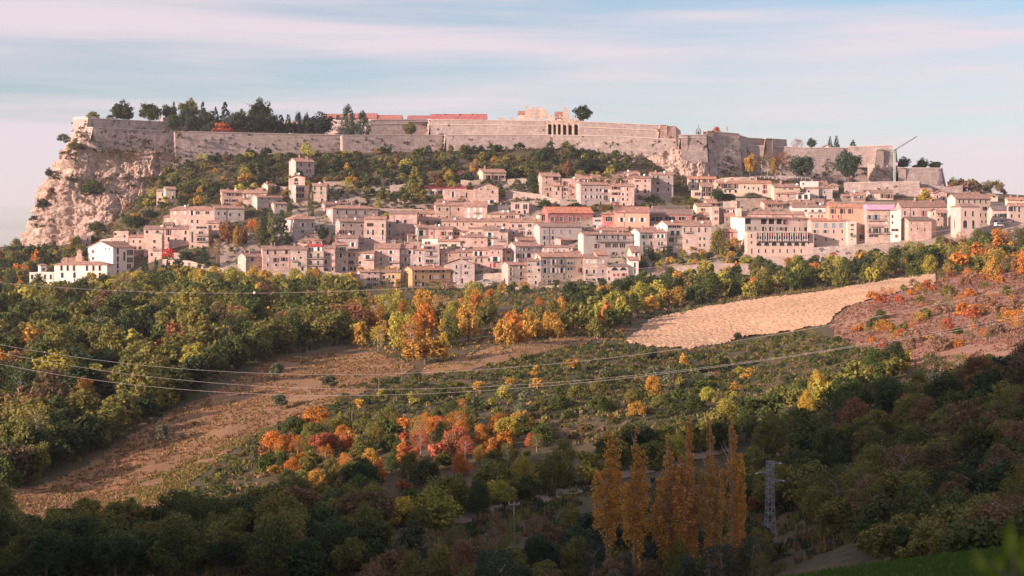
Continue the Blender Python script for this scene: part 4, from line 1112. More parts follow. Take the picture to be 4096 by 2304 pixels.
# ---- lower right of centre
H('corner house with a blinding white left end on the lower right terrace', 2033, 2110, 1060, 1145, side=26, rh=11, roof='F', col='stone', win='1078@w6x10:2044;1069@w9x13:2085;1096@w6x14:2044;1096@d9x13:2085;1118@d6x12:2044;1116@d8x12:2083', bal=((2039, 2048, 1103), (2078, 2092, 1083), (2076, 2092, 1110)), dish=1, chim=1, wall='plaster')
H('grey stone house with a crooked pink chimney left of the yellow banded palace', 2110, 2163, 1044, 1145, rh=9, roof='F', col='stone', win='1056@u9x14:2154;1060@u7x7:2117;1080@d9x11:2157;1085@u6x10:2117;1107@d5x7:2116,2143;1131@d7x13:2143', dish=1)
H('long grey palace with a yellow band under its eaves on the lower right terrace', 2163, 2337, 1028, 1138, side=36, rh=15, roof='F', col=(0.50, 0.40, 0.335), win='1048@u9x16:2181;1048@w9x20:2214;1048@u9x20:2247;1053@u7x9:2275,2287;1049@d5x14:2325;1082@u10x18:2181;1082@w10x18:2214,2247;1077@u7x8:2274,2286;1082@r10x18:2325;1107@d6x8:2174,2194,2216;1106@d6x9:2275,2287;1125@d7x6:2177;1128@d13x12:2199;1127@a15x14:2218;1126@a6x8:2235;1127@a9x13:2247,2299', bal=((2205, 2224, 1060), (2238, 2256, 1060), (2316, 2336, 1093)), D=11, pipe=.52, chim=2, wall='plaster')
H('long low tiled roof house behind the yellow banded palace', 2199, 2335, 1010, 1030, rh=9, roof='F', col='stone', chim=2, dish=1)
H('narrow grey house with white blinds right of the yellow banded palace', 2337, 2386, 1031, 1130, rh=12, roof='F', col='stone', win='1047@W8x10:2348,2377;1087@d8x17:2347;1087@d7x16:2376;1117@d6x6:2347;1119@d10x8:2376', bal=((2340, 2360, 1098),))
H('stepped grey house with a lit upper gable right of the white blinds', 2386, 2430, 1020, 1128, side=17, rh=15, roof='F', col='stone', win='1047@W8x13:2412;1086@d7x14:2412;1117@d10x9:2395;1114@d5x5:2415;1024@d4x6:2411')
H('low house with two half moon fanlights and red shutters', 2430, 2514, 1066, 1125, rh=8, roof='F', col=(0.55, 0.44, 0.38), win='1076@a26x13:2459;1076@a26x13:2494;1099@R9x11:2457,2473;1099@r7x12:2496;1088@d5x9:2434;1115@B8x13:2435', chim=0, D=7, wall='plaster', rc=(0.22, 0.17, 0.15))
H('slim white house with a dish right of the half moon fanlights', 2515, 2554, 1041, 1115, side=11, rh=12, roof='F', col='white', win='1060@G6x17:2539;1085@G6x17:2539;1108@u16x11:2529', dish=1, chim=0)
H('small sunlit house with a steep tile roof behind the slim white house', 2527, 2562, 1008, 1080, side=18, rh=22, roof='F', col='cream', win='1017@w8x12:2546;1035@d6x8:2545', chim=0)
H('long grey palace with shuttered pale blue windows and a white left end', 2159, 2327, 907, 985, side=26, rh=13, roof='F', col='grey', win='928@U9x16:2179;927@U9x17:2212,2246,2280;951@u8x13:2179,2212;974@d6x12:2179', pipe=.22, D=11, chim=1, wall='plaster')
H('small house with a lit pointed gable before the pale blue shuttered palace', 2243, 2310, 961, 990, side=34, rh=8, roof='F', col='pink', win='981@u5x10:2260;980@b6x12:2296', chim=2, th=40)
H('long low grey house with tall green doors below the pale blue shuttered palace', 2062, 2160, 985, 1062, side=30, rh=15, roof='F', col='grey', win='996@W6x14:2075;998@w5x10:2096;997@d6x12:2115;997@W5x12:2138;1024@g8x18:2075;1024@G7x18:2095;1022@w14x16:2116;1042@r6x7:2077', wall='plaster', chim=0)
H('grey lean-to range stretching right of the tall green doors', 2160, 2276, 990, 1030, rh=7, roof='S', col='grey', win='999@W5x10:2172,2192;1003@d4x8:2235,2256', D=6, chim=0)
H('roof terrace house with an open dark loggia and white rail', 2102, 2152, 966, 992, rh=2, roof='N', col='grey', win='976@o20x12:2116;976@o18x12:2138', bal=((2104, 2152, 985),), D=6, chim=0, Y=806, dish=1)
H('tile roofed house with a spiky white gable behind the roof terrace loggia', 2072, 2152, 961, 985, side=22, rh=11, roof='F', col='stone', D=7, chim=1)
H('grey house with a glazed veranda on thin posts and a white pillar wall', 2334, 2531, 938, 1040, side=22, rh=9, roof='F', col='grey', win='949@u7x16:2390;948@u7x11:2418,2452;951@G7x19:2472;950@d13x12:2499;984@b7x16:2386;982@T24x16:2432,2461,2490;1014@b8x10:2456', bal=((2378, 2526, 965),), D=8, chim=2, dish=1, wall='plaster')
H('long tile roof rising behind the glazed veranda house', 2352, 2512, 922, 940, side=10, rh=10, roof='F', col='stone', chim=3, dish=1)
H('pale grey house with green shutters and a lit left side', 2558, 2616, 930, 1022, side=38, rh=16, roof='F', col=(0.60, 0.54, 0.50), win='947@g8x13:2576,2605;975@G7x17:2576,2605;998@G7x19:2576;997@a16x12:2600;1016@d6x11:2577,2602', bal=((2570, 2583, 984), (2598, 2613, 984), (2588, 2626, 1007)), wall='plaster', D=10)
H('stone house with paired windows joined right of the pale grey house', 2616, 2668, 930, 1022, rh=9, roof='F', col='stone', win='945@w8x13:2633,2650;975@G7x14:2636,2648;1001@g6x13:2631;1002@d7x14:2655', bal=((2632, 2658, 986),), chim=1)
H('square roof house with two dishes above the paired windows', 2604, 2654, 919, 935, rh=12, roof='F', col='stone', win='924@d7x4:2618,2636', D=7, chim=2, dish=2)
H('whitewashed house with green balcony doors and a big lit left gable', 2669, 2732, 901, 1022, side=42, rh=16, roof='F', col=(0.64, 0.56, 0.51), win='907@d14x7:2680,2697,2715;932@G14x17:2690,2712;960@d20x17:2685;961@d6x16:2705;989@b5x9:2686;989@d4x6:2715', bal=((2676, 2730, 946), (2676, 2727, 974)), D=11, dish=1, wall='plaster')
H('large plain facade with a long shadow and dark green shutters at its top', 2732, 2846, 904, 1016, rh=21, roof='F', col='stone', win='920@G6x18:2737,2764;920@G7x18:2796,2822;955@G7x11:2800,2817;981@G7x11:2800,2817;965@d6x14:2748;1002@d4x5:2793', bal=((2734, 2764, 931),), D=11, chim=2, dish=1)
# ---- red houses and upper middle
H('dark red building with a bright orange roof and five white framed windows', 2191, 2373, 851, 905, side=27, rh=22, roof='F', col=(0.48, 0.20, 0.19), win='876@T12x17:2211,2247,2281;877@T12x17:2315,2353', rc=(0.58, 0.22, 0.14), D=11, chim=0, pipe=.56)
H('pink bay pavilion with a glazed corner left of the dark red building', 2158, 2190, 859, 894, side=14, rh=6, roof='P', col='cream', win='872@d14x20:2174', D=6, chim=0)
H('grey link building with a dark flat roof between the red houses', 2374, 2410, 872, 906, rh=2, roof='N', col=(0.5, 0.47, 0.46), win='882@T24x8:2391', chim=0, D=8)
H('low coral red house with a wide white framed window', 2410, 2460, 857, 908, rh=12, roof='P', col=(0.58, 0.235, 0.20), win='876@T27x19:2436', chim=0, D=8, th=0)
H('orange brick building with solar panels on its roof', 2459, 2598, 850, 912, rh=21, roof='F', col='orange', win='879@w10x16:2487,2527,2569', D=11, pipe=.27, chim=0, rc=(0.42, 0.21, 0.17))
H('long crimson house with triple white windows under a grey brown roof', 2599, 2767, 858, 898, rh=20, roof='F', col=(0.52, 0.18, 0.165), win='877@T42x20:2629;874@T42x17:2680;874@T38x15:2733', rc=(0.25, 0.17, 0.145), chim=0, D=11)
H('tall pale house with a wooden balcony loggia on the upper left of the top row', 2167, 2241, 705, 796, side=15, rh=13, roof='F', col='pink', win='709@d6x8:2187;730@d5x10:2186;711@o24x15:2224;757@d10x8:2187;757@d7x12:2202;781@d7x18:2192', bal=((2210, 2240, 722),), chim=1)
H('corniced flat house with a bare tree in front on the top row', 2247, 2318, 716, 796, rh=3, roof='N', col='pink', win='734@b7x18:2260;758@b8x12:2260;775@d6x11:2260;777@d10x9:2292;790@d6x6:2259,2275', chim=0, dish=1)
H('low lean-to house between the tall pale house and the corniced house', 2212, 2247, 745, 796, rh=7, roof='S', col='pink', win='755@d8x14:2234;773@d6x13:2226', D=6, chim=0)
H('low roofed house with a dark gable above the big grey tower block', 2306, 2370, 715, 745, side=8, rh=17, roof='F', col='stone', win='724@w6x10:2344;724@b5x11:2366;726@d6x10:2352', D=9, chim=1)
H('long upper house with a row of five brown shuttered windows', 2370, 2495, 710, 745, side=4, rh=9, roof='F', col='pink', win='726@b5x14:2408,2432,2459,2479;724@b5x12:2388', chim=1)
H('topmost long roofed house with a white gable and a dormer', 2424, 2556, 697, 725, side=7, rh=11, roof='F', col='pink', win='702@d9x5:2473', chim=2, dish=1)
H('small house with a grey window right of the five shuttered windows', 2495, 2537, 714, 745, rh=10, roof='F', col='pink', win='725@d6x9:2509', dish=1)
H('massive grey tower block of a house with a cracked sunlit left side', 2322, 2438, 739, 832, side=24, rh=9, roof='F', col='grey', win='759@d7x11:2343,2365,2388,2403;763@w14x12:2424;787@w7x10:2343,2366,2388,2403;791@d14x18:2424;806@d6x9:2344;816@a7x21:2403;820@a8x12:2386;820@d4x4:2343,2375', bal=((2416, 2432, 800),), D=12, chim=0)
H('tall stone house with a crumbling right buttress beside the grey tower block', 2440, 2537, 746, 828, rh=8, roof='F', col='pink', win='753@b13x10:2463;755@W6x11:2492;757@d5x10:2510;775@b14x10:2464;776@w6x9:2492;779@d5x8:2510;799@w10x15:2453;797@a7x10:2492;799@d5x8:2510;818@R10x10:2449,2470;818@a8x12:2495', bal=((2446, 2466, 808),), chim=2)
H('narrow pink house with a dish and a loggia on the top row', 2537, 2604, 713, 785, rh=7, roof='F', col='pink', win='723@r9x7:2551;723@d7x9:2581;722@d4x7:2596;745@d7x10:2549;743@d5x8:2581;765@d6x12:2551;765@d7x14:2581;764@d4x9:2594', dish=1)
H('tall grey house with green shutters at the right end of the top row', 2604, 2693, 698, 782, side=8, rh=8, roof='F', col='grey', win='710@G5x13:2615;710@G7x15:2632;709@d6x10:2675;732@a12x11:2632;732@d6x11:2675;734@d4x8:2613;760@d8x16:2631;757@d6x14:2674', bal=((2612, 2640, 719),), chim=1, dish=1)
H('cream house with a white roof terrace standing alone below the scrub', 1931, 2024, 689, 750, side=21, rh=12, roof='F', col='cream', win='711@b11x19:1957,1987;706@b10x10:2012;732@R7x13:1952;734@R7x15:1983;732@R6x13:2012', bal=((1946, 1968, 721), (1976, 2005, 721)), pipe=.4, D=9)
H('low white pavilion with a dark red roof beside the tall conifer', 1699, 1866, 755, 785, rh=15, roof='S', col='white', win='770@T14x11:1729;770@T14x12:1760', rc=(0.42, 0.075, 0.085), D=9, chim=0)
H('ragged topped stone house with tall narrow windows below the cream house', 1776, 1948, 760, 818, side=7, rh=2, roof='N', col='pink', win='778@w7x21:1812;780@d6x20:1866;782@w7x18:1906;781@w6x18:1934;804@d6x9:1907,1935', bal=((1899, 1942, 795),), wall='stone', chim=1)
H('rough gabled stone house right of the ragged topped house', 1900, 1994, 752, 822, side=5, rh=20, roof='G', col='pink', win='747@d5x7:1952;768@d7x10:1970;807@w14x13:1968;756@d5x7:1924', D=10, chim=0)
H('lower stone house with a tile roof in front of the ragged topped house', 1749, 1850, 804, 830, side=6, rh=6, roof='F', col='stone', win='805@d6x8:1770;806@d6x6:1812,1835', dish=1, D=7)
# ---- right part of town
H('orange roofed cream house with four windows left of the long cream house', 2754, 2864, 715, 772, side=4, rh=11, roof='F', col='cream', win='724@u8x11:2772;725@d7x13:2797;723@b7x12:2821,2845;746@u7x11:2772', pipe=.5, rc=(0.50, 0.24, 0.15))
H('small house with a brown balcony before the orange roofed cream house', 2804, 2854, 747, 800, side=11, rh=14, roof='F', col='cream', win='758@b8x17:2818,2840;778@b8x11:2818,2840', bal=((2808, 2854, 768),), chim=0)
H('low terrace house with a wide window below the brown balcony', 2768, 2806, 763, 800, side=4, rh=2, roof='N', col='cream', win='776@T23x13:2791', D=7, chim=0)
H('very long cream house with brick red shutters and an orange roof', 2871, 3086, 734, 785, rh=9, roof='F', col='cream', win='741@b5x10:2879;745@b14x16:2902;745@b7x16:2920,2943;748@d6x10:2979;753@d5x9:2994,3014;756@d5x15:3034;747@r6x16:3059;767@r7x13:3059;764@a9x10:2880;765@a9x11:2943;765@d7x10:2901,2920', rc=(0.46, 0.24, 0.16), D=9, bal=((2895, 2930, 755),), dish=1)
H('house with a tall white left gable ending the long cream house', 3096, 3200, 748, 806, side=20, rh=12, roof='F', col='cream', win='755@d8x5:3138;755@d16x5:3165', swin='758@R4x11:3083;784@R4x9:3083', chim=1, dish=1)
H('pink house with two dark windows under the white gabled house', 3105, 3189, 774, 806, side=8, rh=15, roof='F', col='pink', win='782@d6x10:3117;783@d6x10:3153', dish=0)
H('white galleried house with two balconies right of the two dark windows', 3189, 3240, 772, 808, rh=3, roof='N', col='white', win='765@o18x9:3205;787@w12x16:3200;787@w12x16:3224', bal=((3182, 3236, 803), (3190, 3212, 770)), D=7, chim=0)
H('small pink house with a bright left gable above the hotel roof', 3058, 3132, 816, 842, side=24, rh=12, roof='F', col='pink', win='824@b8x9:3081;824@d4x9:3098;824@b7x9:3116', swin='827@d4x8:3041', D=7, rc=(0.36, 0.19, 0.14))
H('little gabled house at the top of the stepped pink group', 2829, 2871, 812, 835, side=16, rh=13, roof='F', col='cream', win='819@b8x9:2858', D=6, chim=1)
H('cream gable house in the middle of the stepped pink group', 2787, 2846, 824, 860, side=14, rh=10, roof='F', col='cream', win='838@b6x9:2811', D=7, chim=0)
H('lower house with a pyramid roof and two red windows in the stepped group', 2786, 2844, 862, 884, rh=17, roof='P', col='pink', win='874@r8x12:2804,2835', D=8, chim=0)
H('tall shaded side house closing the stepped pink group', 2846, 2876, 830, 902, rh=3, roof='N', col='pink', win='848@b4x11:2864;875@b4x11:2864', D=8, chim=0)
H('dark shaded house in the gap left of the hotel, nearer of two', 2900, 2944, 868, 900, rh=13, roof='F', col='dark', win='878@d7x10:2908', D=6, chim=0)  # dark wall colour has the shade of the gap painted in
H('dark shaded ruin with pale arches in the gap left of the hotel', 2878, 2942, 832, 890, rh=2, roof='N', col='dark', win='845@w7x10:2913;846@w6x12:2935;856@a8x12:2903', D=6, chim=0, wall='stone')  # walls darkened too, shade put into their colour
H('pink house with brick red shutters left of the hotel', 2898, 2974, 927, 988, side=4, rh=20, roof='F', col='pink', win='941@R7x16:2906,2929,2955;970@R6x13:2918,2955;916@r6x5:2905,2922', chim=0, D=9)
hotel = H('large hotel with loggias and a white upper floor on the right of the town', 2979, 3244, 873, 935, side=57, rh=7, roof='S', col=(0.70, 0.57, 0.49), wall='plaster', win='883@o26x22:2992;883@o27x22:3055;883@o25x22:3085;883@o24x22:3116;887@r7x18:3139;880@d6x5:3196;913@d5x11:2992;913@d8x11:2999;913@d6x11:3020;915@d10x16:3052;915@R3x12:3062;915@d10x16:3080;915@R3x14:3090;914@d5x10:3107;914@b6x11:3124;916@d11x16:3143;917@d6x16:3178;915@d5x11:3198;915@d12x14:3223', D=14, chim=2, th=24, Y=791, found=8)
H('long tiled attic building on top of the hotel', 2966, 3217, 856, 876, side=4, rh=18, roof='F', col='pink', win='868@a11x5:3067,3105,3184;867@a8x5:3000', Y=828, D=10, chim=0)
H('white lift tower at the left end of the hotel roof', 2946, 2966, 836, 876, rh=2, roof='N', col='cream', Y=826, D=4, chim=0)
base = H('hotel base storeys with seven arches and a glazed timber bay', 2989, 3255, 928, 1018, side=12, rh=2, roof='N', col=(0.58, 0.43, 0.37), win='944@d6x14:3006;970@d6x9:3006;1005@R6x20:3007;976@a21x15:3036,3067,3097,3128,3158,3187;976@a15x15:3213;1004@d6x14:3035,3062,3092,3120,3149,3177,3205;946@d7x12:3234;972@d6x8:3234', chim=0, D=10, found=6, Y=780, wall='plaster')
def hotel_bay():
    root, (Wd, Dp, He, k, x0, x1, yb) = base
    U = lambda p: (p - x0) / (x1 - x0) * Wd
    Zc = lambda p: (yb - p) * k
    b = MB(); b.box(U(3024), U(3226), -1.5, -0.01, Zc(963), Zc(931)); bay = b.build('glazed_bay', M['glass'], root)
    b = MB(); b.box(U(3022), U(3228), -1.75, -0.02, Zc(930.5), Zc(928.8)); b.box(U(3022), U(3228), -1.7, -0.02, Zc(964.5), Zc(963)); b.build('sill', M['concrete'], bay)
    n = 21
    for i in range(n + 1):
        p = 3024 + 202 * i / n
        b = MB(); b.box(U(p) - 0.07, U(p) + 0.07, -1.75, -1.5, Zc(965), Zc(930)); b.build('fin', M['white'], bay)
    for i, c in enumerate('rgdgdrrgdgdrrdgdgrdgr'[:n]):
        a = 3024 + 202 * i / n; d = 3024 + 202 * (i + 1) / n
        if c == 'd': continue
        b = MB(); b.box(U(a) + .08, U(d) - .08, -1.56, -1.5, Zc(945), Zc(931.5)); b.build('panel', M['red'] if c == 'r' else flat_olive, bay)
        b = MB(); b.box(U(a) + .08, U(d) - .08, -1.56, -1.5, Zc(962), Zc(957)); b.build('panel', M['concrete'], bay)
flat_olive = flat('olive_panel', (0.30, 0.27, 0.16))
hotel_bay()
H('long facade with grey blue windows right of the hotel', 3246, 3390, 884, 990, rh=8, roof='F', col='pink', win='902@U14x18:3267,3303,3335,3365;926@u9x12:3260,3302;926@d6x13:3335,3369;957@d6x13:3304;957@d6x9:3263,3335,3369;983@d7x9:3263', D=11, rc=(0.48, 0.22, 0.15), chim=0, pipe=.98, found=9, wall='plaster')
H('pale greenish narrow house right of the grey blue windows', 3390, 3426, 887, 985, rh=2, roof='N', col='green', win='900@d11x8:3409;918@d11x5:3409;938@d8x11:3407;958@d4x4:3407', bal=((3400, 3420, 944),), chim=1, D=9, found=9)
H('tall salmon palace with an orange roof and a shaded right half', 3316, 3466, 829, 975, side=10, rh=13, roof='F', col='orange', win='845@b8x17:3332,3369,3401;867@R6x13:3331,3354;844@d8x12:3455;864@d8x12:3455;888@d8x10:3455;913@u9x12:3455;947@d18x16:3448;962@d5x9:3442', D=12, rc=(0.50, 0.25, 0.16), pipe=.32, chim=0, found=6)
H('white roofed terrace house left of the salmon palace', 3168, 3304, 829, 856, rh=9, roof='F', col='white', win='843@d8x8:3223,3250;843@d12x9:3280', bal=((3228, 3300, 852),), D=8, chim=1, dish=1)
H('lower cream wing with three red windows before the white terrace house', 3230, 3316, 856, 878, rh=2, roof='N', col='cream', win='865@R8x8:3246;865@R5x9:3275,3288;866@d5x10:3319', D=7, chim=0)
sc = H('grey house with balconies wrapped at its top in pink sheeting', 3467, 3560, 840, 975, rh=2, roof='N', col=(0.60, 0.44, 0.37), win='868@u9x14:3479;868@u11x18:3505;922@G9x18:3480;922@g12x18:3507;866@d5x10:3544;890@W8x9:3544;921@d16x18:3546;944@d40x8:3495', bal=((3470, 3536, 882), (3470, 3524, 906), (3470, 3522, 934), (3536, 3558, 934)), chim=0, D=11, pipe=.99)
part_box(sc, 'sheeting', 3464, 3576, 819, 839, -1.2, 6, M['pink'])
H('white narrow strip house right of the pink sheeting', 3560, 3604, 842, 968, rh=2, roof='N', col='white', win='866@d6x10:3570;890@d5x9:3570;920@d28x9:3580;945@R9x10:3586', side=0, chim=0, D=10)
H('long tiled palace with four tall windows right of the pink sheeting', 3605, 3788, 828, 900, rh=24, roof='F', col='pink', win='853@d7x17:3620,3655;853@r7x20:3695;850@w6x14:3730', D=13, pipe=.2, chim=2, rc=(0.28, 0.165, 0.13))
H('rough pink house with dark low roofs under the long tiled palace', 3634, 3726, 882, 965, side=29, rh=12, roof='F', col='pink', win='892@d4x9:3646;918@d5x10:3646;914@d6x8:3670;918@d6x15:3700;894@d4x7:3700', D=9, chim=0, rc=(0.20, 0.15, 0.13))
H('bright narrow gable beside the rough pink house', 3722, 3745, 842, 945, side=10, rh=8, roof='G', col='cream', win='855@w4x10:3734', D=8, chim=0)
H('small house with a red tile roof and three windows under its eaves', 3745, 3790, 851, 925, side=3, rh=17, roof='F', col='pink', win='857@d7x8:3756,3768,3782;878@a8x8:3754;905@d4x14:3766', D=8, chim=0)
H('slim pink gable wedged left of the church', 3770, 3803, 824, 880, rh=10, roof='G', col='pink', win='838@w5x10:3778', D=9, chim=0)
H('church like building with round arched openings at the right', 3843, 3918, 827, 950, side=40, rh=15, roof='P', col='stone', win='855@d8x20:3862,3892;897@a16x31:3861;897@a11x31:3894', swin='854@W6x16:3819;896@a10x32:3819', D=12, chim=0, wall='plaster', found=7)
H('big cream house with a white left gable and six top windows', 3821, 3962, 793, 905, side=32, rh=30, roof='F', col='cream', win='805@d7x13:3838,3854,3876,3899,3922,3944;833@b13x14:3944;859@d7x12:3923,3943;887@d8x11:3928,3944', D=13, chim=0, th=20)
H('attic with three square windows on the roof of the big cream house', 3862, 3920, 779, 794, side=10, rh=10, roof='F', col='cream', win='784@u11x10:3871,3889,3907', D=6, Y=853, chim=0)
H('shaded house with a parked car in front at the right edge', 3971, 4038, 840, 903, rh=16, roof='F', col='stone', win='862@u8x12:3983;862@g12x13:4005;863@g12x17:4026;887@u7x14:3984,4008', bal=((4018, 4034, 874),), D=9, chim=0, wall='plaster', rc=(0.2, 0.165, 0.15))
H('tall shaded house cut by the right edge of the town', 4038, 4120, 824, 900, side=10, rh=16, roof='F', col='stone', win='836@g11x17:4047;838@d8x19:4077;864@d8x13:4047;864@d7x13:4077;885@d6x10:4053', D=11, chim=1, wall='plaster')
H('sunlit low roofed house behind the tall shaded house at the right edge', 4030, 4120, 799, 830, side=8, rh=18, roof='F', col='cream', win='803@d6x6:4085', D=10, chim=2)
H('small tower room with an orange roof above the shaded right houses', 3935, 3992, 784, 806, side=0, rh=12, roof='P', col='cream', win='788@d8x5:3976', D=7, chim=1)
H('grey gable house left of the big white gable', 3735, 3787, 773, 808, side=0, rh=10, roof='G', col='pink', win='787@d6x10:3750;798@d7x15:3775', D=10, chim=0)
H('small red roofed house right of the yellow tree', 3690, 3730, 763, 800, rh=9, roof='F', col='pink', win='780@d8x8:3716', D=7, chim=0)
H('cream house with three windows below the bright terrace wall', 3478, 3573, 771, 800, side=14, rh=9, roof='F', col='cream', win='784@b6x14:3486;784@b7x15:3531;785@b11x16:3556', swin='772@d3x7:3466;791@d6x12:3467', D=8, chim=1)
H('galleried house with white balconies left of the cream three window house', 3408, 3462, 780, 808, rh=8, roof='F', col='pink', win='789@d13x9:3423,3446', bal=((3410, 3456, 797),), D=7, chim=0, dish=1)
H('long brown roofed shaded house left of the white balconies', 3371, 3410, 785, 806, rh=6, roof='F', col='dark', win='790@o14x6:3394', D=7, chim=0)  # shade put into the dark wall colour
H('grey house with pale patched plaster above the white galleried house', 3226, 3275, 754, 800, rh=6, roof='S', col='grey', win='766@d7x9:3235;789@d6x8:3236,3268', D=8, chim=0, wall='plaster')
H('shaded house with a glass awning right of the patched plaster', 3276, 3330, 753, 798, rh=6, roof='S', col='grey', win='769@d6x8:3298;790@T28x14:3293', D=8, chim=0)
H('small house with a tile roof and red window in the upper shade', 3274, 3312, 739, 756, rh=13, roof='F', col='stone', win='746@R7x9:3301', D=7, chim=0)
H('little tile roofed hut in the upper shade beside the bright wall', 3322, 3354, 744, 770, rh=11, roof='P', col='stone', win='750@d5x6:3338', D=6, chim=0)
H('white terrace house with two chimneys at the end of the long orange roof', 3208, 3274, 727, 756, side=8, rh=2, roof='N', col='white', win='735@d6x6:3196', D=8, chim=2)
H('small open tiled pavilion above the white roofed terrace house', 3256, 3296, 803, 826, rh=6, roof='F', col='pink', win='812@d22x8:3276', D=6, chim=0)
H('tile roofed cottage with a rubble chimney left of the orange salmon roof', 3312, 3346, 815, 834, rh=12, roof='P', col='stone', D=6, chim=1)
H('low house with a hidden front roofed in tiles above the white terrace', 3166, 3262, 812, 832, rh=8, roof='F', col='stone', win='818@d14x4:3195', D=8, chim=1)
# ---- fortress buildings
for (lab, a, b, ye, yb, rh, Y, rc) in [
    ('low red roofed barrack right of the big cypress on the fortress', 1417, 1505, 473, 488, 17, 990, (0.44, 0.16, 0.14)),
    ('shallow red roofed barrack stepping down to the right of the cypresses', 1505, 1606, 476, 490, 13, 990, (0.46, 0.17, 0.14)),
    ('small tiled barrack at the left of the cypresses', 1290, 1342, 470, 490, 12, 985, (0.42, 0.2, 0.15)),
    ('second small tiled barrack partly hidden by the cypress', 1343, 1400, 470, 490, 11, 988, (0.40, 0.19, 0.15)),
    ('low red roof left end of the longest fortress barrack', 1631, 1722, 476, 490, 11, 985, (0.42, 0.15, 0.14)),
    ('longest red roofed barrack with four chimneys on the fortress', 1722, 1946, 476, 490, 17, 985, (0.44, 0.14, 0.14)),
    ('tile roofed house half hidden behind the ruin walls', 2222, 2252, 462, 482, 12, 985, (0.42, 0.2, 0.16)),
    ('tiny tiled house on the left shoulder of the ruin', 2074, 2102, 457, 486, 10, 975, (0.40, 0.2, 0.15))]:
    H(lab, a, b, ye, yb, rh=rh, roof='F', col='pink', Y=Y, rc=rc, chim=(4 if b - a > 150 else 0), D=10, win='', name='barrack', cat='barrack')
H('white gabled cottage on the right fortress wall', 3282, 3326, 594, 606, rh=22, roof='G', col='white', Y=940, D=8, chim=0)
# ------------------------------------------------------------------ town walls
def twall(label, pts, Yoff=0, col=(0.46, 0.36, 0.30), plants=0, ragged=0.3, below=20, coping=False, Y=None):
    P = []
    for (px, yt, yb) in pts: P.append((px, yt, yb, (Y or townY(px, yb)) + Yoff))
    return fort(label, P, depth=0.8, batter=0.05, ragged=ragged, coping=coping, col=col, name='retaining_wall', plants=plants, below=below)
twall('rubble retaining wall under the smooth pink house', [(930, 1092, 1120), (1160, 1088, 1122), (1300, 1085, 1122), (1440, 1096, 1130)], Y=752, plants=4)
twall('pale retaining wall under the corner house and the yellow banded palace', [(1990, 1142, 1190), (2200, 1141, 1182), (2336, 1134, 1170)], Y=750, plants=4, below=40)
twall('brown retaining wall under the half moon fanlights', [(2336, 1128, 1160), (2440, 1126, 1150), (2520, 1116, 1140)], Y=751)
twall('sunlit retaining wall left of the hotel terrace', [(2690, 1064, 1110), (2800, 1056, 1108), (2905, 1052, 1104), (3060, 1056, 1100)], Y=738, plants=6, below=40)
twall('tall terrace wall under the hotel', [(2985, 1020, 1085), (3130, 1024, 1085), (3262, 1020, 1080)], Y=757, col=(0.54, 0.41, 0.35), below=40)
twall('shaded wall with arched garage under the grey blue windows', [(3250, 990, 1030), (3420, 978, 1030)], Y=764, col=(0.48, 0.40, 0.36), plants=5)
twall('terrace wall with holes right of the hotel', [(3285, 1021, 1060), (3390, 1022, 1055), (3480, 1016, 1050)], Y=748, plants=5, below=40)
twall('rough rocky wall below the salmon palace', [(3418, 974, 1030), (3560, 972, 1020), (3640, 975, 1010), (3700, 970, 1010)], Y=757, plants=10, ragged=1.2)
twall('high ruined garden wall with windows behind the small pink gable', [(2946, 792, 830), (3062, 792, 826)], col=(0.46, 0.35, 0.29))
twall('low broken garden wall left of the high ruined one', [(2892, 806, 832), (2948, 802, 832)])
twall('bright parapet wall above the very long cream house', [(2863, 718, 735), (3025, 719, 735), (3027, 712, 735)], col=(0.62, 0.48, 0.40))
twall('garden terrace wall left of the tall conifer, upper', [(1300, 726, 745), (1440, 724, 742), (1545, 714, 735), (1600, 722, 740)])
twall('curving pale garden wall left of the conifer', [(1560, 742, 770), (1600, 738, 768), (1640, 728, 765)], col=(0.5, 0.39, 0.33))
twall('terrace wall with three garage doors below the conifer', [(1590, 792, 812), (1760, 794, 814)], col=(0.5, 0.36, 0.30))
twall('vine terrace wall above the blank facade', [(1510, 832, 850), (1740, 838, 850)])
twall('sunlit wall stepping up to the cream house', [(1843, 718, 760), (1880, 722, 758), (1922, 718, 750)], col=(0.6, 0.46, 0.37))
twall('grey garden wall between the cream house and the top row', [(2022, 758, 790), (2100, 768, 795), (2165, 778, 800), (2240, 800, 825), (2300, 812, 826)])
twall('dark terrace wall behind the bare tree', [(2030, 716, 740), (2110, 712, 740)])
twall('garden wall below the orange vine terrace', [(2610, 822, 840), (2760, 820, 838)], col=(0.52, 0.40, 0.33))
twall('shady street wall beside the fir trees', [(650, 1036, 1060), (760, 1042, 1066), (830, 1062, 1085), (940, 1078, 1095)], plants=4)
twall('low garden walls before the red bush', [(650, 1005, 1030), (700, 1010, 1030), (760, 1014, 1032)], plants=3)
twall('scarp wall at the foot of the cliff by the pink houses', [(400, 958, 990), (455, 950, 985)], col=(0.5, 0.38, 0.31))
twall('low wall below the pale pink half house', [(1330, 1150, 1180), (1440, 1152, 1180), (1640, 1165, 1190)], Y=748)
twall('walled kitchen garden below the red shuttered house', [(1893, 1096, 1120), (2010, 1090, 1120)], col=(0.5, 0.40, 0.34))
twall('ramp wall beside the corner house', [(1895, 1125, 1145), (2005, 1105, 1140)])
twall('ruined wall strip below the long fortress wall', [(1120, 745, 765), (1180, 748, 768)])
twall('rubble heap wall above the cream parapet', [(2870, 712, 722), (2960, 704, 720), (3025, 703, 720)], ragged=1.5, col=(0.58, 0.45, 0.37))

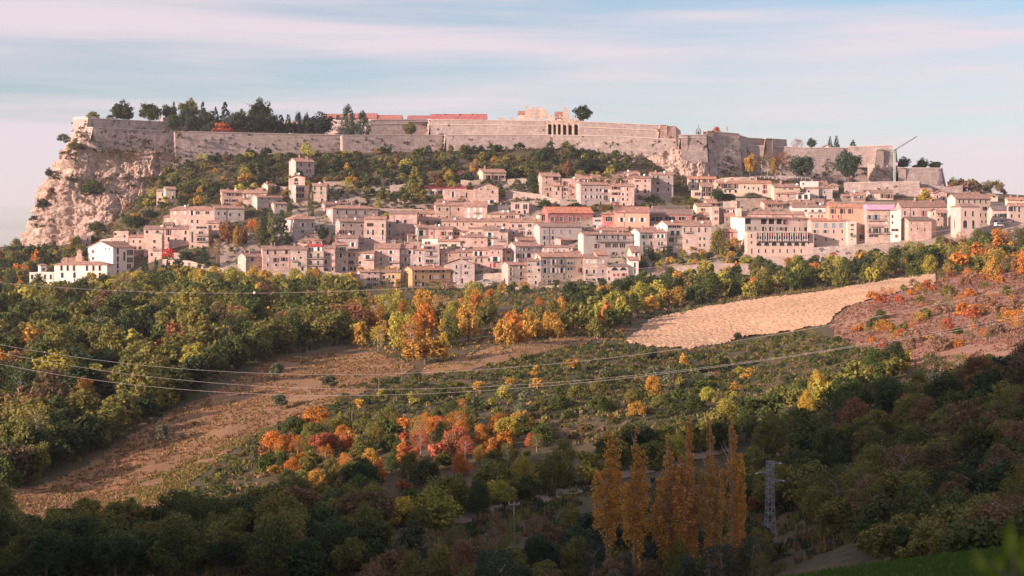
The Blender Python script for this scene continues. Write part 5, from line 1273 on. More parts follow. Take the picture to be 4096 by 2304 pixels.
# ------------------------------------------------------------------ trees
def proto_crown(name, shape, seed, nblob, per, leaf):
    rs = np.random.RandomState(seed)
    C = []; Rb = []
    lobes = []
    for i in range(rs.randint(5, 9)):
        p = rs.normal(size=3); p /= np.linalg.norm(p); p *= rs.uniform(0.5, 1)
        lobes.append(np.array([p[0] * 0.30, p[1] * 0.30, 0.48 + p[2] * 0.27, rs.uniform(0.15, 0.25)]))
    for i in range(nblob):
        if shape == 'broad':
            L = lobes[rs.randint(len(lobes))]
            p = rs.normal(size=3); p /= np.linalg.norm(p)
            c = L[:3] + p * L[3] * rs.uniform(0.4, 1.0); c[2] = max(0.10, c[2]); r = rs.uniform(0.06, 0.12)
        elif shape == 'dense':
            p = rs.normal(size=3); p /= np.linalg.norm(p); q = rs.uniform(0.55, 1.0)
            bump_ = 0.85 + 0.3 * math.sin(p[0] * 5 + seed) * math.cos(p[1] * 4 + p[2] * 3)
            c = np.array([p[0] * 0.40 * q * bump_, p[1] * 0.40 * q * bump_, 0.50 + p[2] * 0.40 * q * bump_]); c[2] = max(c[2], 0.07); r = rs.uniform(0.07, 0.13)
        elif shape == 'tall':
            z = rs.uniform(0.2, 0.93); rad = 0.33 * math.sin(math.pi * min(1, max(0.08, (z - 0.08) / 0.92)) ** 0.8) + 0.03
            th = rs.uniform(0, 6.28); rr = rad * rs.uniform(0.5, 1); c = np.array([rr * math.cos(th), rr * math.sin(th), z]); r = rs.uniform(0.08, 0.13)
        elif shape == 'cone':
            z = 0.08 + 0.9 * rs.uniform(0, 1) ** 1.2; rad = 0.44 * (1 - z) ** 0.85 + 0.015
            th = rs.uniform(0, 6.28); rr = rad * rs.uniform(0.55, 1.05); c = np.array([rr * math.cos(th), rr * math.sin(th), z - 0.05 * rr]); r = 0.035 + 0.09 * (1 - z)
        elif shape == 'cypress':
            z = rs.uniform(0.05, 0.97); rad = 0.40 * math.sin(math.pi * (0.12 + 0.88 * z) ** 0.75) ** 0.8
            th = rs.uniform(0, 6.28); rr = rad * rs.uniform(0.6, 1); c = np.array([rr * math.cos(th), rr * math.sin(th), z]); r = rs.uniform(0.06, 0.11)
        elif shape == 'poplar':
            if i % 28 == 0: plume = (rs.uniform(0, 6.28), rs.uniform(0.15, 1.0) ** 0.7, rs.uniform(0.04, 0.4), rs.uniform(0.5, 0.92))
            th, pr, z0, z1 = plume
            if i < 84: pr, z0, z1 = 0.16, 0.12, 1.0
            u = rs.uniform(0, 1) ** 0.85; z = z0 + (z1 - z0 - 0.02) * u
            rad = 0.40 * pr * (0.35 + 0.65 * math.sin(math.pi * min(1, 0.15 + 0.8 * z)))
            c = np.array([rad * math.cos(th), rad * math.sin(th), z]) + rs.normal(size=3) * np.array([0.035, 0.035, 0.01]); r = rs.uniform(0.065, 0.145) * (1.05 - 0.6 * u)
        elif shape == 'shrub':
            p = rs.normal(size=3); p /= np.linalg.norm(p); p[2] = abs(p[2])
            c = np.array([p[0] * 0.36, p[1] * 0.36, 0.12 + p[2] * 0.62]) * np.array([1, 1, 1]); r = rs.uniform(0.12, 0.2)
        elif shape == 'pine':
            th = rs.uniform(0, 6.28); rr = 0.42 * math.sqrt(rs.uniform(0, 1)); c = np.array([rr * math.cos(th), rr * math.sin(th), 0.82 + rs.uniform(-0.08, 0.08) - 0.25 * rr]); r = rs.uniform(0.08, 0.13)
        else:      # sparse: twiggy, half bare
            z = rs.uniform(0.3, 0.97); th = rs.uniform(0, 6.28); rr = 0.40 * math.sqrt(rs.uniform(0.05, 1)) * math.sin(math.pi * min(1, z * 0.95)) ** 0.6
            c = np.array([rr * math.cos(th), rr * math.sin(th), z]); r = rs.uniform(0.04, 0.12)
        C.append(c); Rb.append(r)
    C = np.array(C); Rb = np.array(Rb)
    n = nblob * per
    bi = np.repeat(np.arange(nblob), per)
    d = rs.normal(size=(n, 3)); d /= np.linalg.norm(d, axis=1)[:, None]
    rad = Rb[bi] * rs.uniform(0.45, 1.12, n) ** 0.6
    asp = {'tall': 1.3, 'cypress': 1.6, 'poplar': 0.35, 'cone': 0.55}.get(shape, 0.9)
    P = C[bi] + d * rad[:, None] * np.array([1, 1, asp])
    N = d + rs.normal(size=(n, 3)) * 0.55 + np.array([0, 0, 0.25])
    N /= np.linalg.norm(N, axis=1)[:, None]
    A = np.cross(N, rs.normal(size=(n, 3))); A /= np.linalg.norm(A, axis=1)[:, None]
    B = np.cross(N, A)
    sz = leaf * rs.uniform(0.55, 1.35, n)[:, None]
    if shape == 'poplar': A *= np.array([5.0, 5.0, 1.0]) * 0.5; B *= np.array([5.0, 5.0, 1.0]) * 0.5
    el = rs.uniform(0.5, 0.9, n)[:, None]
    V = np.stack([P - A * sz, P + B * sz * el, P + A * sz, P - B * sz * el], 1)
    V[..., 2] = np.maximum(V[..., 2], 0.005)
    return np_mesh(name, V.reshape(-1, 3), np.arange(n * 4).reshape(n, 4), [M['leaf']])
def proto_trunk(name, shape, seed, mat):
    rs = random.Random(seed); m = MB()
    top = {'broad': 0.55, 'tall': 0.75, 'cone': 0.95, 'cypress': 0.8, 'poplar': 0.96, 'shrub': 0.4, 'pine': 0.8}.get(shape, 0.8)
    w = {'poplar': 0.014, 'cone': 0.02, 'cypress': 0.02, 'sparse': 0.016}.get(shape, 0.026)
    p = [Vector((0, 0, -0.08))]; 
    for i in range(1, 6): p.append(Vector((rs.uniform(-.02, .02), rs.uniform(-.02, .02), top * i / 5)))
    m.tube([tuple(q) for q in p], [w * (1.25 - i * 0.2) for i in range(6)], 6)
    if shape not in ('cone', 'cypress', 'shrub'):
        for i in range(26 if shape == 'sparse' else 9):
            z = top * rs.uniform(0.35, 0.98); a = rs.uniform(0, 6.28); L = rs.uniform(0.15, 0.36) * (0.35 if shape == 'poplar' else 0.62 if shape == 'sparse' else 1)
            up = rs.uniform(0.4, 0.9) * (2.2 if shape == 'poplar' else 1)
            q0 = Vector((0, 0, z)); q1 = q0 + Vector((math.cos(a), math.sin(a), up)).normalized() * L; q2 = q1 + Vector((math.cos(a + .4), math.sin(a + .4), up * 1.3)).normalized() * L * 0.6
            m.tube([tuple(q0), tuple(q1), tuple(q2)], [w * 0.45, w * 0.25, w * 0.1], 4)
    return mesh(name, m.v, m.f, [mat])
CR = {}; TK = {}
SPEC = {'dense': (6, 90, 32, 0.033), 'broad': (9, 86, 34, 0.033), 'tall': (5, 60, 36, 0.030), 'cone': (3, 90, 26, 0.028), 'cypress': (3, 70, 34, 0.028), 'poplar': (7, 320, 28, 0.0115), 'shrub': (6, 30, 42, 0.046), 'pine': (2, 34, 46, 0.034), 'sparse': (4, 70, 18, 0.021)}
for shp, (nv, nb, per, lf) in SPEC.items():
    CR[shp] = [proto_crown('crown', shp, 100 + 17 * i + len(shp), nb, per, lf) for i in range(nv)]
    TK[shp] = [proto_trunk('trunk', shp, 7 + i, M['palebark'] if shp in ('poplar', 'sparse') else M['bark']) for i in range(2)]
# the trees that stand nearest carry finer leaves
CR['nbroad'] = [proto_crown('crown', 'broad', 300 + i, 100, 62, 0.0195) for i in range(7)]; TK['nbroad'] = TK['broad']
CR['ntall'] = [proto_crown('crown', 'tall', 330 + i, 66, 84, 0.018) for i in range(4)]; TK['ntall'] = TK['tall']
CR['nsparse'] = [proto_crown('crown', 'sparse', 360 + i, 120, 26, 0.0145) for i in range(3)]; TK['nsparse'] = TK['sparse']
CR['nshrub'] = [proto_crown('crown', 'shrub', 390 + i, 40, 80, 0.03) for i in range(3)]; TK['nshrub'] = TK['shrub']
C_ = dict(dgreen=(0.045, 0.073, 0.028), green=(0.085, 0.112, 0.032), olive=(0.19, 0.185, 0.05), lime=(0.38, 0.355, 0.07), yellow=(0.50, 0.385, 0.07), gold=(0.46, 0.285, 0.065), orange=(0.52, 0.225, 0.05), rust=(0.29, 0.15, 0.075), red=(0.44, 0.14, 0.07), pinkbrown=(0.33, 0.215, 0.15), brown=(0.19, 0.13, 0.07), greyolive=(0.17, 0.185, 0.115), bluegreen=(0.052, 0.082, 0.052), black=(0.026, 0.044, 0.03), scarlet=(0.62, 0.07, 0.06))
WORD = dict(dgreen='dark green', green='green', olive='olive green', lime='yellow green', yellow='yellow', gold='golden', orange='orange', rust='rust brown', red='russet red', pinkbrown='pinkish brown', brown='brown', greyolive='grey green', bluegreen='blue green', black='almost black', scarlet='scarlet')
ALLT = []
KIND = {'dense': 'broadleaf_tree', 'broad': 'broadleaf_tree', 'nbroad': 'broadleaf_tree', 'tall': 'tall_tree', 'ntall': 'tall_tree', 'cone': 'conifer_tree', 'cypress': 'cypress_tree', 'poplar': 'poplar_tree', 'shrub': 'shrub', 'nshrub': 'shrub', 'pine': 'umbrella_pine', 'sparse': 'bare_tree', 'nsparse': 'bare_tree'}
CATN = {'broadleaf_tree': 'tree', 'tall_tree': 'tree', 'conifer_tree': 'conifer', 'cypress_tree': 'cypress', 'poplar_tree': 'poplar', 'shrub': 'shrub', 'umbrella_pine': 'pine', 'bare_tree': 'tree'}
def T(shape, px, Y, w, h, colr, label=None, group=None, z=None, kind=None, sink=0.0):
    """a tree at ground column px, distance Y; w, h in metres"""
    x = xof(px, Y); zz = gz(px, Y) if z is None else z
    k = kind or KIND[shape]
    t = thing(k, label or '', CATN.get(k, 'tree'), (x, Y, zz - sink), R.uniform(0, 6.28), group)
    ci = R.randrange(len(CR[shape]))
    c = obj('crown', CR[shape][ci], t)
    c.scale = (w, w * R.uniform(0.9, 1.1), h)
    cc = C_[colr] if isinstance(colr, str) else colr
    j = R.uniform(0.85, 1.18); c.color = (cc[0] * j * R.uniform(0.92, 1.08), cc[1] * j, cc[2] * j, 1)
    tr = obj('trunk', TK[shape][R.randrange(2)], t)
    tr.scale = (max(w, h * 0.6), max(w, h * 0.6), h)
    t['_c'] = colr if isinstance(colr, str) else ''
    ALLT.append((t, px, Y, w, h))
    return t
def Tp(shape, px, ytop, ybase, wpx, colr, label, Y=None, **kw):
    """a tree given by its picture extent; stands on the ground at its base"""
    Y = Y or ground_y(px, ybase)
    return T(shape, px, Y, wpx * Y / F, (ybase - ytop) * Y / F, colr, label, z=zof(ybase, Y), **kw)
ZONES = []
def zone(name, poly, spacing, n, shapes, cols, hr, wr, lo=185.0, space='p', keep=None, group=None):
    """scatter trees over a piece of ground; poly is in (column, ground row) or (column, distance)"""
    P = [(p[0], p[1] if space == 'Y' else ground_y(p[0], p[1], lo)) for p in poly]
    xs = [xof(a, b) for a, b in P]; ys = [b for _, b in P]
    W2 = [(xof(a, b), b) for a, b in P]
    done = []
    tries = 0
    while len(done) < n and tries < n * 60:
        tries += 1
        x = R.uniform(min(xs), max(xs)); y = R.uniform(min(ys), max(ys))
        if not inpoly(x, y, W2): continue
        if any((x - a) ** 2 + (y - b) ** 2 < spacing ** 2 for a, b in done): continue
        px = x / y * F + 2048
        if keep and not keep(px, y): continue
        done.append((x, y))
        # patches of one colour grow together
        v = 0.5 + 0.5 * noise.noise((x / 22, y / 22, len(name))) + R.uniform(-0.32, 0.32)
        v = min(0.999, max(0, v)); cname = cols[int(v * len(cols))]
        s = R.choice(shapes); h = R.uniform(*hr); w = h * R.uniform(*wr)
        SPECS.append((s, px, y, w, h, cname, name))
    return done
SPECS = []
LOWC = {}
def low_crown(shape, i):
    if (shape, i) not in LOWC:
        me = CR[shape][i]; n = len(me.vertices); a = np.zeros(n * 3, dtype=np.float32); me.vertices.foreach_get('co', a)
        a = a.reshape(-1, 4, 3); k = max(1, len(a) // 420); a = a[::k]
        ctr = a.mean(1, keepdims=True); LOWC[(shape, i)] = ctr + (a - ctr) * math.sqrt(k) * 0.85
    return LOWC[(shape, i)]
def plant_zones(limit=285):
    '''the trees that show largest become things of their own; those past the limit, the smallest, become one mass of each kind'''
    by = {}
    for sp in SPECS: by.setdefault(KIND[sp[0]], []).append(sp)
    for kind, L in by.items():
        L.sort(key=lambda s: -(s[4] * s[3] / s[2] ** 2))
        n0 = sum(1 for q in ALLT if q[0].name.split('.')[0] == kind)
        keep = max(0, limit - n0)
        for (s, px, y, w, h, cn, zn) in L[:keep]:
            t = T(s, px, y, w, h, cn, None, None); ZONES.append((t, zn, cn, px, y, h))
        V = []; C = []
        for (s, px, y, w, h, cn, zn) in L[keep:]:
            a = low_crown(s, R.randrange(len(CR[s]))).copy(); t = R.uniform(0, 6.28); ca, sa = math.cos(t), math.sin(t)
            X = a[..., 0] * ca - a[..., 1] * sa; Yy = a[..., 0] * sa + a[..., 1] * ca
            a[..., 0] = X * w + xof(px, y); a[..., 1] = Yy * w + y; a[..., 2] = a[..., 2] * h + gz(px, y) - 0.1
            V.append(a); j = R.uniform(0.85, 1.18); C.append(np.tile(np.array(C_[cn]) * j, (len(a), 1)))
        if V:
            V = np.concatenate(V).reshape(-1, 3); C = np.concatenate(C)
            nm = {'shrub': 'shrubbery', 'broadleaf_tree': 'distant_woodland'}.get(kind, 'distant_' + kind + 's')
            o = obj(nm, tint_mesh(np_mesh(nm, V, np.arange(len(V)).reshape(-1, 4), [M['leafc']]), C, 4)); o['kind'] = 'stuff'
            o['label'] = 'mass of the smallest %ss on the slopes around the town' % kind.replace('_', ' ')
# ---- the woods and hedges
NEARHEDGE = [(1560, 2090), (1800, 2030), (2050, 1960), (2300, 1890), (2520, 1820), (2760, 1760), (2980, 1700), (3200, 1620), (3420, 1530), (3600, 1460)]
zone('left_wood', [(-120, 1215), (300, 1205), (600, 1200), (1000, 1200), (1440, 1215), (1470, 1370), (1180, 1400), (960, 1462), (820, 1545), (640, 1625), (460, 1740), (300, 1840), (160, 1905), (-120, 1985)], 5.4, 330, ['broad', 'broad', 'tall', 'broad', 'dense', 'shrub', 'broad', 'sparse'], ['dgreen', 'green', 'dgreen', 'olive', 'green', 'olive', 'olive', 'green', 'brown', 'olive', 'lime', 'rust', 'gold'], (7.5, 12.5), (0.95, 1.3))
zone('meadow_edge', [(-60, 1900), (160, 1850), (300, 1790), (460, 1690), (640, 1590), (820, 1512), (960, 1438), (1100, 1395), (1190, 1385), (1190, 1412), (960, 1472), (820, 1552), (640, 1640), (460, 1752), (300, 1852), (160, 1922), (-60, 1990)], 4.3, 62, ['broad', 'dense', 'broad', 'tall'], ['dgreen', 'green', 'olive', 'green', 'dgreen'], (6.5, 10), (0.95, 1.25))
zone('autumn_wood', [(-60, 1470), (330, 1470), (420, 1560), (300, 1720), (-60, 1860)], 6.5, 16, ['broad', 'tall', 'broad'], ['orange', 'gold', 'rust', 'gold', 'red'], (6.5, 9.5), (0.9, 1.2))
zone('autumn_edge', [(560, 1300), (1180, 1260), (1200, 1380), (900, 1440), (620, 1440)], 6.5, 20, ['broad', 'tall', 'broad'], ['orange', 'red', 'gold', 'rust', 'orange'], (6.5, 10), (0.8, 1.1))
zone('lime_band', [(330, 728), (900, 712), (1440, 712), (1440, 752), (900, 752), (470, 752)], 3.6, 85, ['shrub', 'broad', 'tall', 'shrub'], ['lime', 'yellow', 'lime', 'lime', 'yellow', 'lime', 'gold'], (5, 9), (0.95, 1.35), space='Y')
zone('orange_stand', [(1380, 1240), (1620, 1235), (1980, 1250), (1960, 1340), (1800, 1400), (1720, 1440), (1560, 1425), (1440, 1400)], 4.6, 62, ['tall', 'broad', 'sparse', 'tall'], ['olive', 'gold', 'olive', 'orange', 'gold', 'lime', 'gold', 'rust'], (7, 11), (0.65, 0.95))
zone('small_orange_stand', [(2040, 1300), (2250, 1280), (2270, 1340), (2150, 1375), (2010, 1400)], 4.2, 24, ['tall', 'broad', 'shrub'], ['gold', 'orange', 'gold', 'olive'], (6, 9), (0.7, 0.9))
zone('foot_of_town', [(1440, 735), (1900, 700), (2300, 690), (2640, 690), (2640, 742), (2000, 742)], 6.0, 48, ['shrub', 'broad', 'shrub', 'sparse'], ['green', 'dgreen', 'olive', 'bluegreen', 'pinkbrown', 'gold'], (3, 6), (0.9, 1.3), space='Y')
zone('field_hedge', [(2260, 470), (2480, 440), (2560, 500), (2640, 574), (3000, 570), (3400, 566), (3760, 566), (3760, 640), (3400, 690), (3000, 730), (2650, 730), (2300, 640)], 6.2, 165, ['broad', 'tall', 'broad', 'shrub'], ['green', 'dgreen', 'olive', 'green', 'olive', 'lime', 'green', 'gold', 'dgreen', 'orange'], (6.5, 10.5), (0.8, 1.1), space='Y')
zone('right_brow', [(3560, 600), (3800, 520), (4300, 470), (4400, 700), (3900, 735), (3640, 740)], 6.2, 110, ['broad', 'shrub', 'tall', 'broad', 'sparse'], ['olive', 'green', 'lime', 'gold', 'olive', 'green', 'orange', 'olive', 'brown', 'rust'], (5, 9), (0.9, 1.2), space='Y')
zone('dry_slope', [(3420, 1230), (3800, 1110), (4250, 1050), (4250, 1330), (3850, 1410), (3500, 1390)], 4.0, 150, ['shrub', 'sparse', 'shrub'], ['rust', 'pinkbrown', 'red', 'olive', 'orange', 'pinkbrown', 'gold', 'green'], (1.6, 4.2), (0.9, 1.5))
zone('long_hedge', NEARHEDGE + [(3600, 1520), (3420, 1600), (3200, 1700), (2980, 1780), (2700, 1850), (2300, 1960), (2050, 2040), (1800, 2110), (1600, 2140)], 3.9, 120, ['nbroad', 'ntall', 'nbroad', 'nshrub'], ['dgreen', 'green', 'olive', 'lime', 'olive', 'green', 'yellow'], (4.2, 7.2), (0.85, 1.2))
zone('right_wood', [(2930, 250), (3080, 262), (3350, 272), (3620, 272), (4350, 262), (4350, 112), (4000, 118), (3700, 140), (3400, 190), (3200, 222), (2950, 232)], 4.3, 280, ['nbroad', 'ntall', 'nbroad', 'nsparse', 'nshrub'], ['green', 'olive', 'green', 'brown', 'olive', 'green', 'olive', 'dgreen', 'rust'], (5, 8.5), (0.9, 1.2), space='Y')
zone('dark_foreground', [(-150, 195), (1500, 200), (1500, 262), (1350, 245), (700, 245), (-150, 236)], 4.4, 125, ['nbroad', 'ntall', 'nbroad', 'nbroad', 'nshrub'], ['dgreen', 'green', 'olive', 'green', 'dgreen', 'olive', 'brown'], (6.0, 9.0), (0.85, 1.2), space='Y')
zone('poplar_foot', [(1480, 178), (3050, 178), (3050, 205), (2300, 222), (1480, 214)], 4.0, 62, ['nbroad', 'nshrub', 'nsparse', 'ntall'], ['dgreen', 'bluegreen', 'olive', 'brown', 'greyolive'], (3.5, 6.5), (0.8, 1.2), space='Y')
zone('autumn_shrubs', [(1010, 1800), (1180, 1720), (1500, 1700), (1900, 1690), (2150, 1730), (2250, 1790), (2050, 1880), (1750, 1930), (1500, 2010), (1330, 2080), (1150, 2060), (1060, 1930)], 3.6, 110, ['nshrub', 'nbroad', 'nshrub', 'nsparse', 'ntall'], ['olive', 'green', 'olive', 'green', 'gold', 'orange', 'olive', 'orange', 'red', 'orange', 'rust'], (2.6, 5.6), (0.85, 1.25))
zone('scrub_trees', [(1500, 1590), (2000, 1520), (2400, 1470), (2800, 1460), (3100, 1480), (2900, 1640), (2500, 1680), (2100, 1680), (1700, 1690), (1300, 1720)], 7.0, 55, ['nshrub', 'nbroad', 'nshrub'], ['olive', 'greyolive', 'green', 'lime', 'gold', 'greyolive'], (1.8, 4.2), (0.9, 1.3))
zone('lower_town', [(2540, 772), (2700, 766), (2900, 764), (2985, 762), (2985, 800), (2880, 806), (2700, 795), (2560, 800)], 3.4, 62, ['shrub', 'broad', 'shrub'], ['green', 'dgreen', 'olive', 'lime', 'gold', 'green'], (3.2, 6), (0.9, 1.3), space='Y')
zone('street_gardens', [(640, 772), (930, 766), (1180, 790), (1180, 800), (900, 800), (660, 795)], 4.2, 22, ['shrub', 'broad'], ['green', 'dgreen', 'olive', 'gold'], (2.2, 4.2), (0.9, 1.3), space='Y')
zone('fort_slope', [(560, 868), (760, 845), (1130, 850), (1700, 845), (2260, 858), (2520, 866), (2520, 899), (1800, 899), (900, 899), (640, 899)], 4.0, 260, ['shrub', 'broad', 'broad', 'shrub', 'tall'], ['dgreen', 'green', 'dgreen', 'green', 'olive', 'dgreen', 'green', 'lime', 'gold', 'olive', 'brown'], (3.6, 8.2), (0.9, 1.35), space='Y')
zone('left_gardens', [(420, 858), (640, 852), (900, 838), (1130, 830), (1150, 862), (800, 868), (560, 884), (430, 890)], 4.2, 52, ['shrub', 'broad', 'shrub'], ['green', 'dgreen', 'olive', 'gold', 'rust', 'olive'], (2.5, 5), (0.9, 1.3), space='Y', keep=lambda px, y: not (600 < px < 720 and y < 856))
zone('mid_gardens', [(1290, 838), (1680, 828), (1700, 852), (1480, 862), (1290, 860)], 4.4, 34, ['shrub', 'broad', 'shrub'], ['green', 'dgreen', 'olive', 'lime', 'gold'], (2.2, 4.8), (0.9, 1.3), space='Y')
zone('left_corner', [(-120, 770), (110, 770), (130, 800), (330, 815), (330, 862), (100, 872), (-120, 872)], 4.6, 85, ['broad', 'tall', 'broad', 'dense'], ['dgreen', 'green', 'olive', 'green', 'orange', 'olive', 'rust'], (6.5, 10.5), (0.9, 1.15), space='Y')
zone('far_right_hill', [(3790, 898), (3960, 902), (4030, 904), (4010, 930), (3780, 925)], 3.6, 24, ['broad', 'broad', 'sparse', 'shrub'], ['olive', 'brown', 'olive', 'pinkbrown', 'rust'], (5, 10), (0.8, 1.1), space='Y')
zone('cliff_ledges', [(300, 868), (420, 872), (500, 880), (420, 893), (300, 884)], 3.0, 16, ['shrub', 'broad'], ['dgreen', 'green', 'brown', 'olive'], (2.2, 4.5), (0.9, 1.3), space='Y')

PH = dict(meadow_edge=[(450, 'along the lower left rim of the meadow'), (9999, 'along the upper rim of the meadow')], autumn_wood=[(9999, 'in the orange patch of the wood at the left edge')], autumn_edge=[(9999, 'in the bright patches of the wood above the meadow')], lower_town=[(2720, 'between the slim white house and the sunlit wall'), (9999, 'on the bank left of the hotel')], street_gardens=[(9999, 'in the street gardens below the firs')],
 left_wood=[(420, 'in the wood below the white villa'), (760, 'in the wood above the lone olive'), (1060, 'in the wood at the top of the meadow'), (9999, 'in the wood left of the orange stand')],
 lime_band=[(800, 'in the bright band right of the white villa'), (1150, 'in the bright band below the smooth pink house'), (9999, 'in the bright band left of the ochre house')],
 orange_stand=[(1650, 'at the left of the big orange stand'), (9999, 'at the right of the big orange stand')],
 small_orange_stand=[(9999, 'in the small orange stand below the lower town')],
 foot_of_town=[(1950, 'on the bank below the ochre house'), (2330, 'on the bank below the yellow banded palace'), (9999, 'on the bank below the half moon fanlights')],
 field_hedge=[(2560, 'in the grove left of the ploughed field'), (2900, 'in the grove behind the ploughed field'), (3250, 'in the grove below the hotel'), (9999, 'in the grove at the top of the ploughed field')],
 right_brow=[(3850, 'on the brow below the church'), (9999, 'on the brow at the right edge under the shaded houses')],
 dry_slope=[(3650, 'on the dry slope beside the ploughed field'), (3900, 'in the middle of the dry slope'), (9999, 'on the dry slope at the right edge')],
 long_hedge=[(2050, 'in the shaded hedge left of the poplars'), (2500, 'in the long hedge above the poplars'), (3000, 'in the long hedge right of the poplar tops'), (9999, 'in the long hedge below the dry slope')],
 right_wood=[(3250, 'in the shaded wood beside the pylon'), (3550, 'in the shaded wood right of the pylon'), (3850, 'in the shaded wood above the green field'), (9999, 'in the shaded wood at the right edge')],
 dark_foreground=[(400, 'in the dark trees at the lower left corner'), (800, 'in the dark trees below the meadow'), (1150, 'in the dark trees below the lone olive'), (9999, 'in the dark trees below the orange shrubs')],
 poplar_foot=[(2000, 'in the dark scrub left of the poplars'), (2450, 'in the dark scrub below the pale path'), (9999, 'in the dark scrub at the foot of the poplars')],
 autumn_shrubs=[(1400, 'in the autumn thicket right of the meadow'), (1800, 'in the autumn thicket under the broom'), (9999, 'in the thicket above the shaded hedge')],
 scrub_trees=[(2100, 'among the broom below the cables'), (9999, 'among the broom below the ploughed field')],
 fort_slope=[(1000, 'under the shaded fortress wall'), (1300, 'right of the isolated tall house'), (1800, 'on the slope above the tall conifer'), (2150, 'on the slope above the cream house'), (9999, 'under the crags right of the arches')],
 left_gardens=[(720, 'around the lone cottage'), (9999, 'in the gardens above the washing house')],
 mid_gardens=[(1500, 'in the gardens above the grey palace'), (9999, 'in the gardens beside the tall conifer')],
 left_corner=[(100, 'in the copse at the left edge of the town'), (9999, 'in the copse under the cliff')],
 far_right_hill=[(9999, 'on the knoll right of the battered bastion')],
 cliff_ledges=[(9999, 'on the ledges at the foot of the cliff')])
def name_zone_trees():
    ORD = ['leftmost', 'second from left', 'third from left', 'fourth from left', 'fifth from left', 'sixth from left', 'seventh from left', 'eighth from left', 'ninth from left']
    G = {}
    for (t, z, c, px, Y, h) in ZONES:
        kn = t.name.split('.')[0].replace('_', ' ')
        ph = next(p for lim, p in PH[z] if px < lim)
        G.setdefault((WORD[c] + ' ' + kn, ph), []).append((px, t, h))
    G2 = {}
    for (w, ph), L in G.items():
        if len(L) <= 9: G2[(w, ph)] = L; continue
        L.sort(key=lambda a: -a[2]); n = len(L); k = (n + 8) // 9
        names = {2: ['tall', 'low'], 3: ['tall', 'middling', 'low']}.get(k, ['very tall', 'tall', 'middling', 'low', 'very low', 'tiny', 'smallest'])
        for i in range(k): G2[(names[min(i, len(names) - 1)] + ' ' + w, ph)] = L[i * n // k:(i + 1) * n // k]
    for (w, ph), L in G2.items():
        L.sort(key=lambda a: a[0])
        for i, (px, t, h) in enumerate(L):
            t['label'] = w + ' ' + ph if len(L) == 1 else '%s %s, %s' % (w, ph, 'rightmost' if i == len(L) - 1 else ORD[min(i, 8)])
            t['group'] = ph.replace('in the ', 'trees and shrubs of the ', 1) if ph.startswith('in the ') else 'trees and shrubs ' + ph
            if len(t['label'].split()) > 16: t['label'] = ' '.join(t['label'].split()[:16])

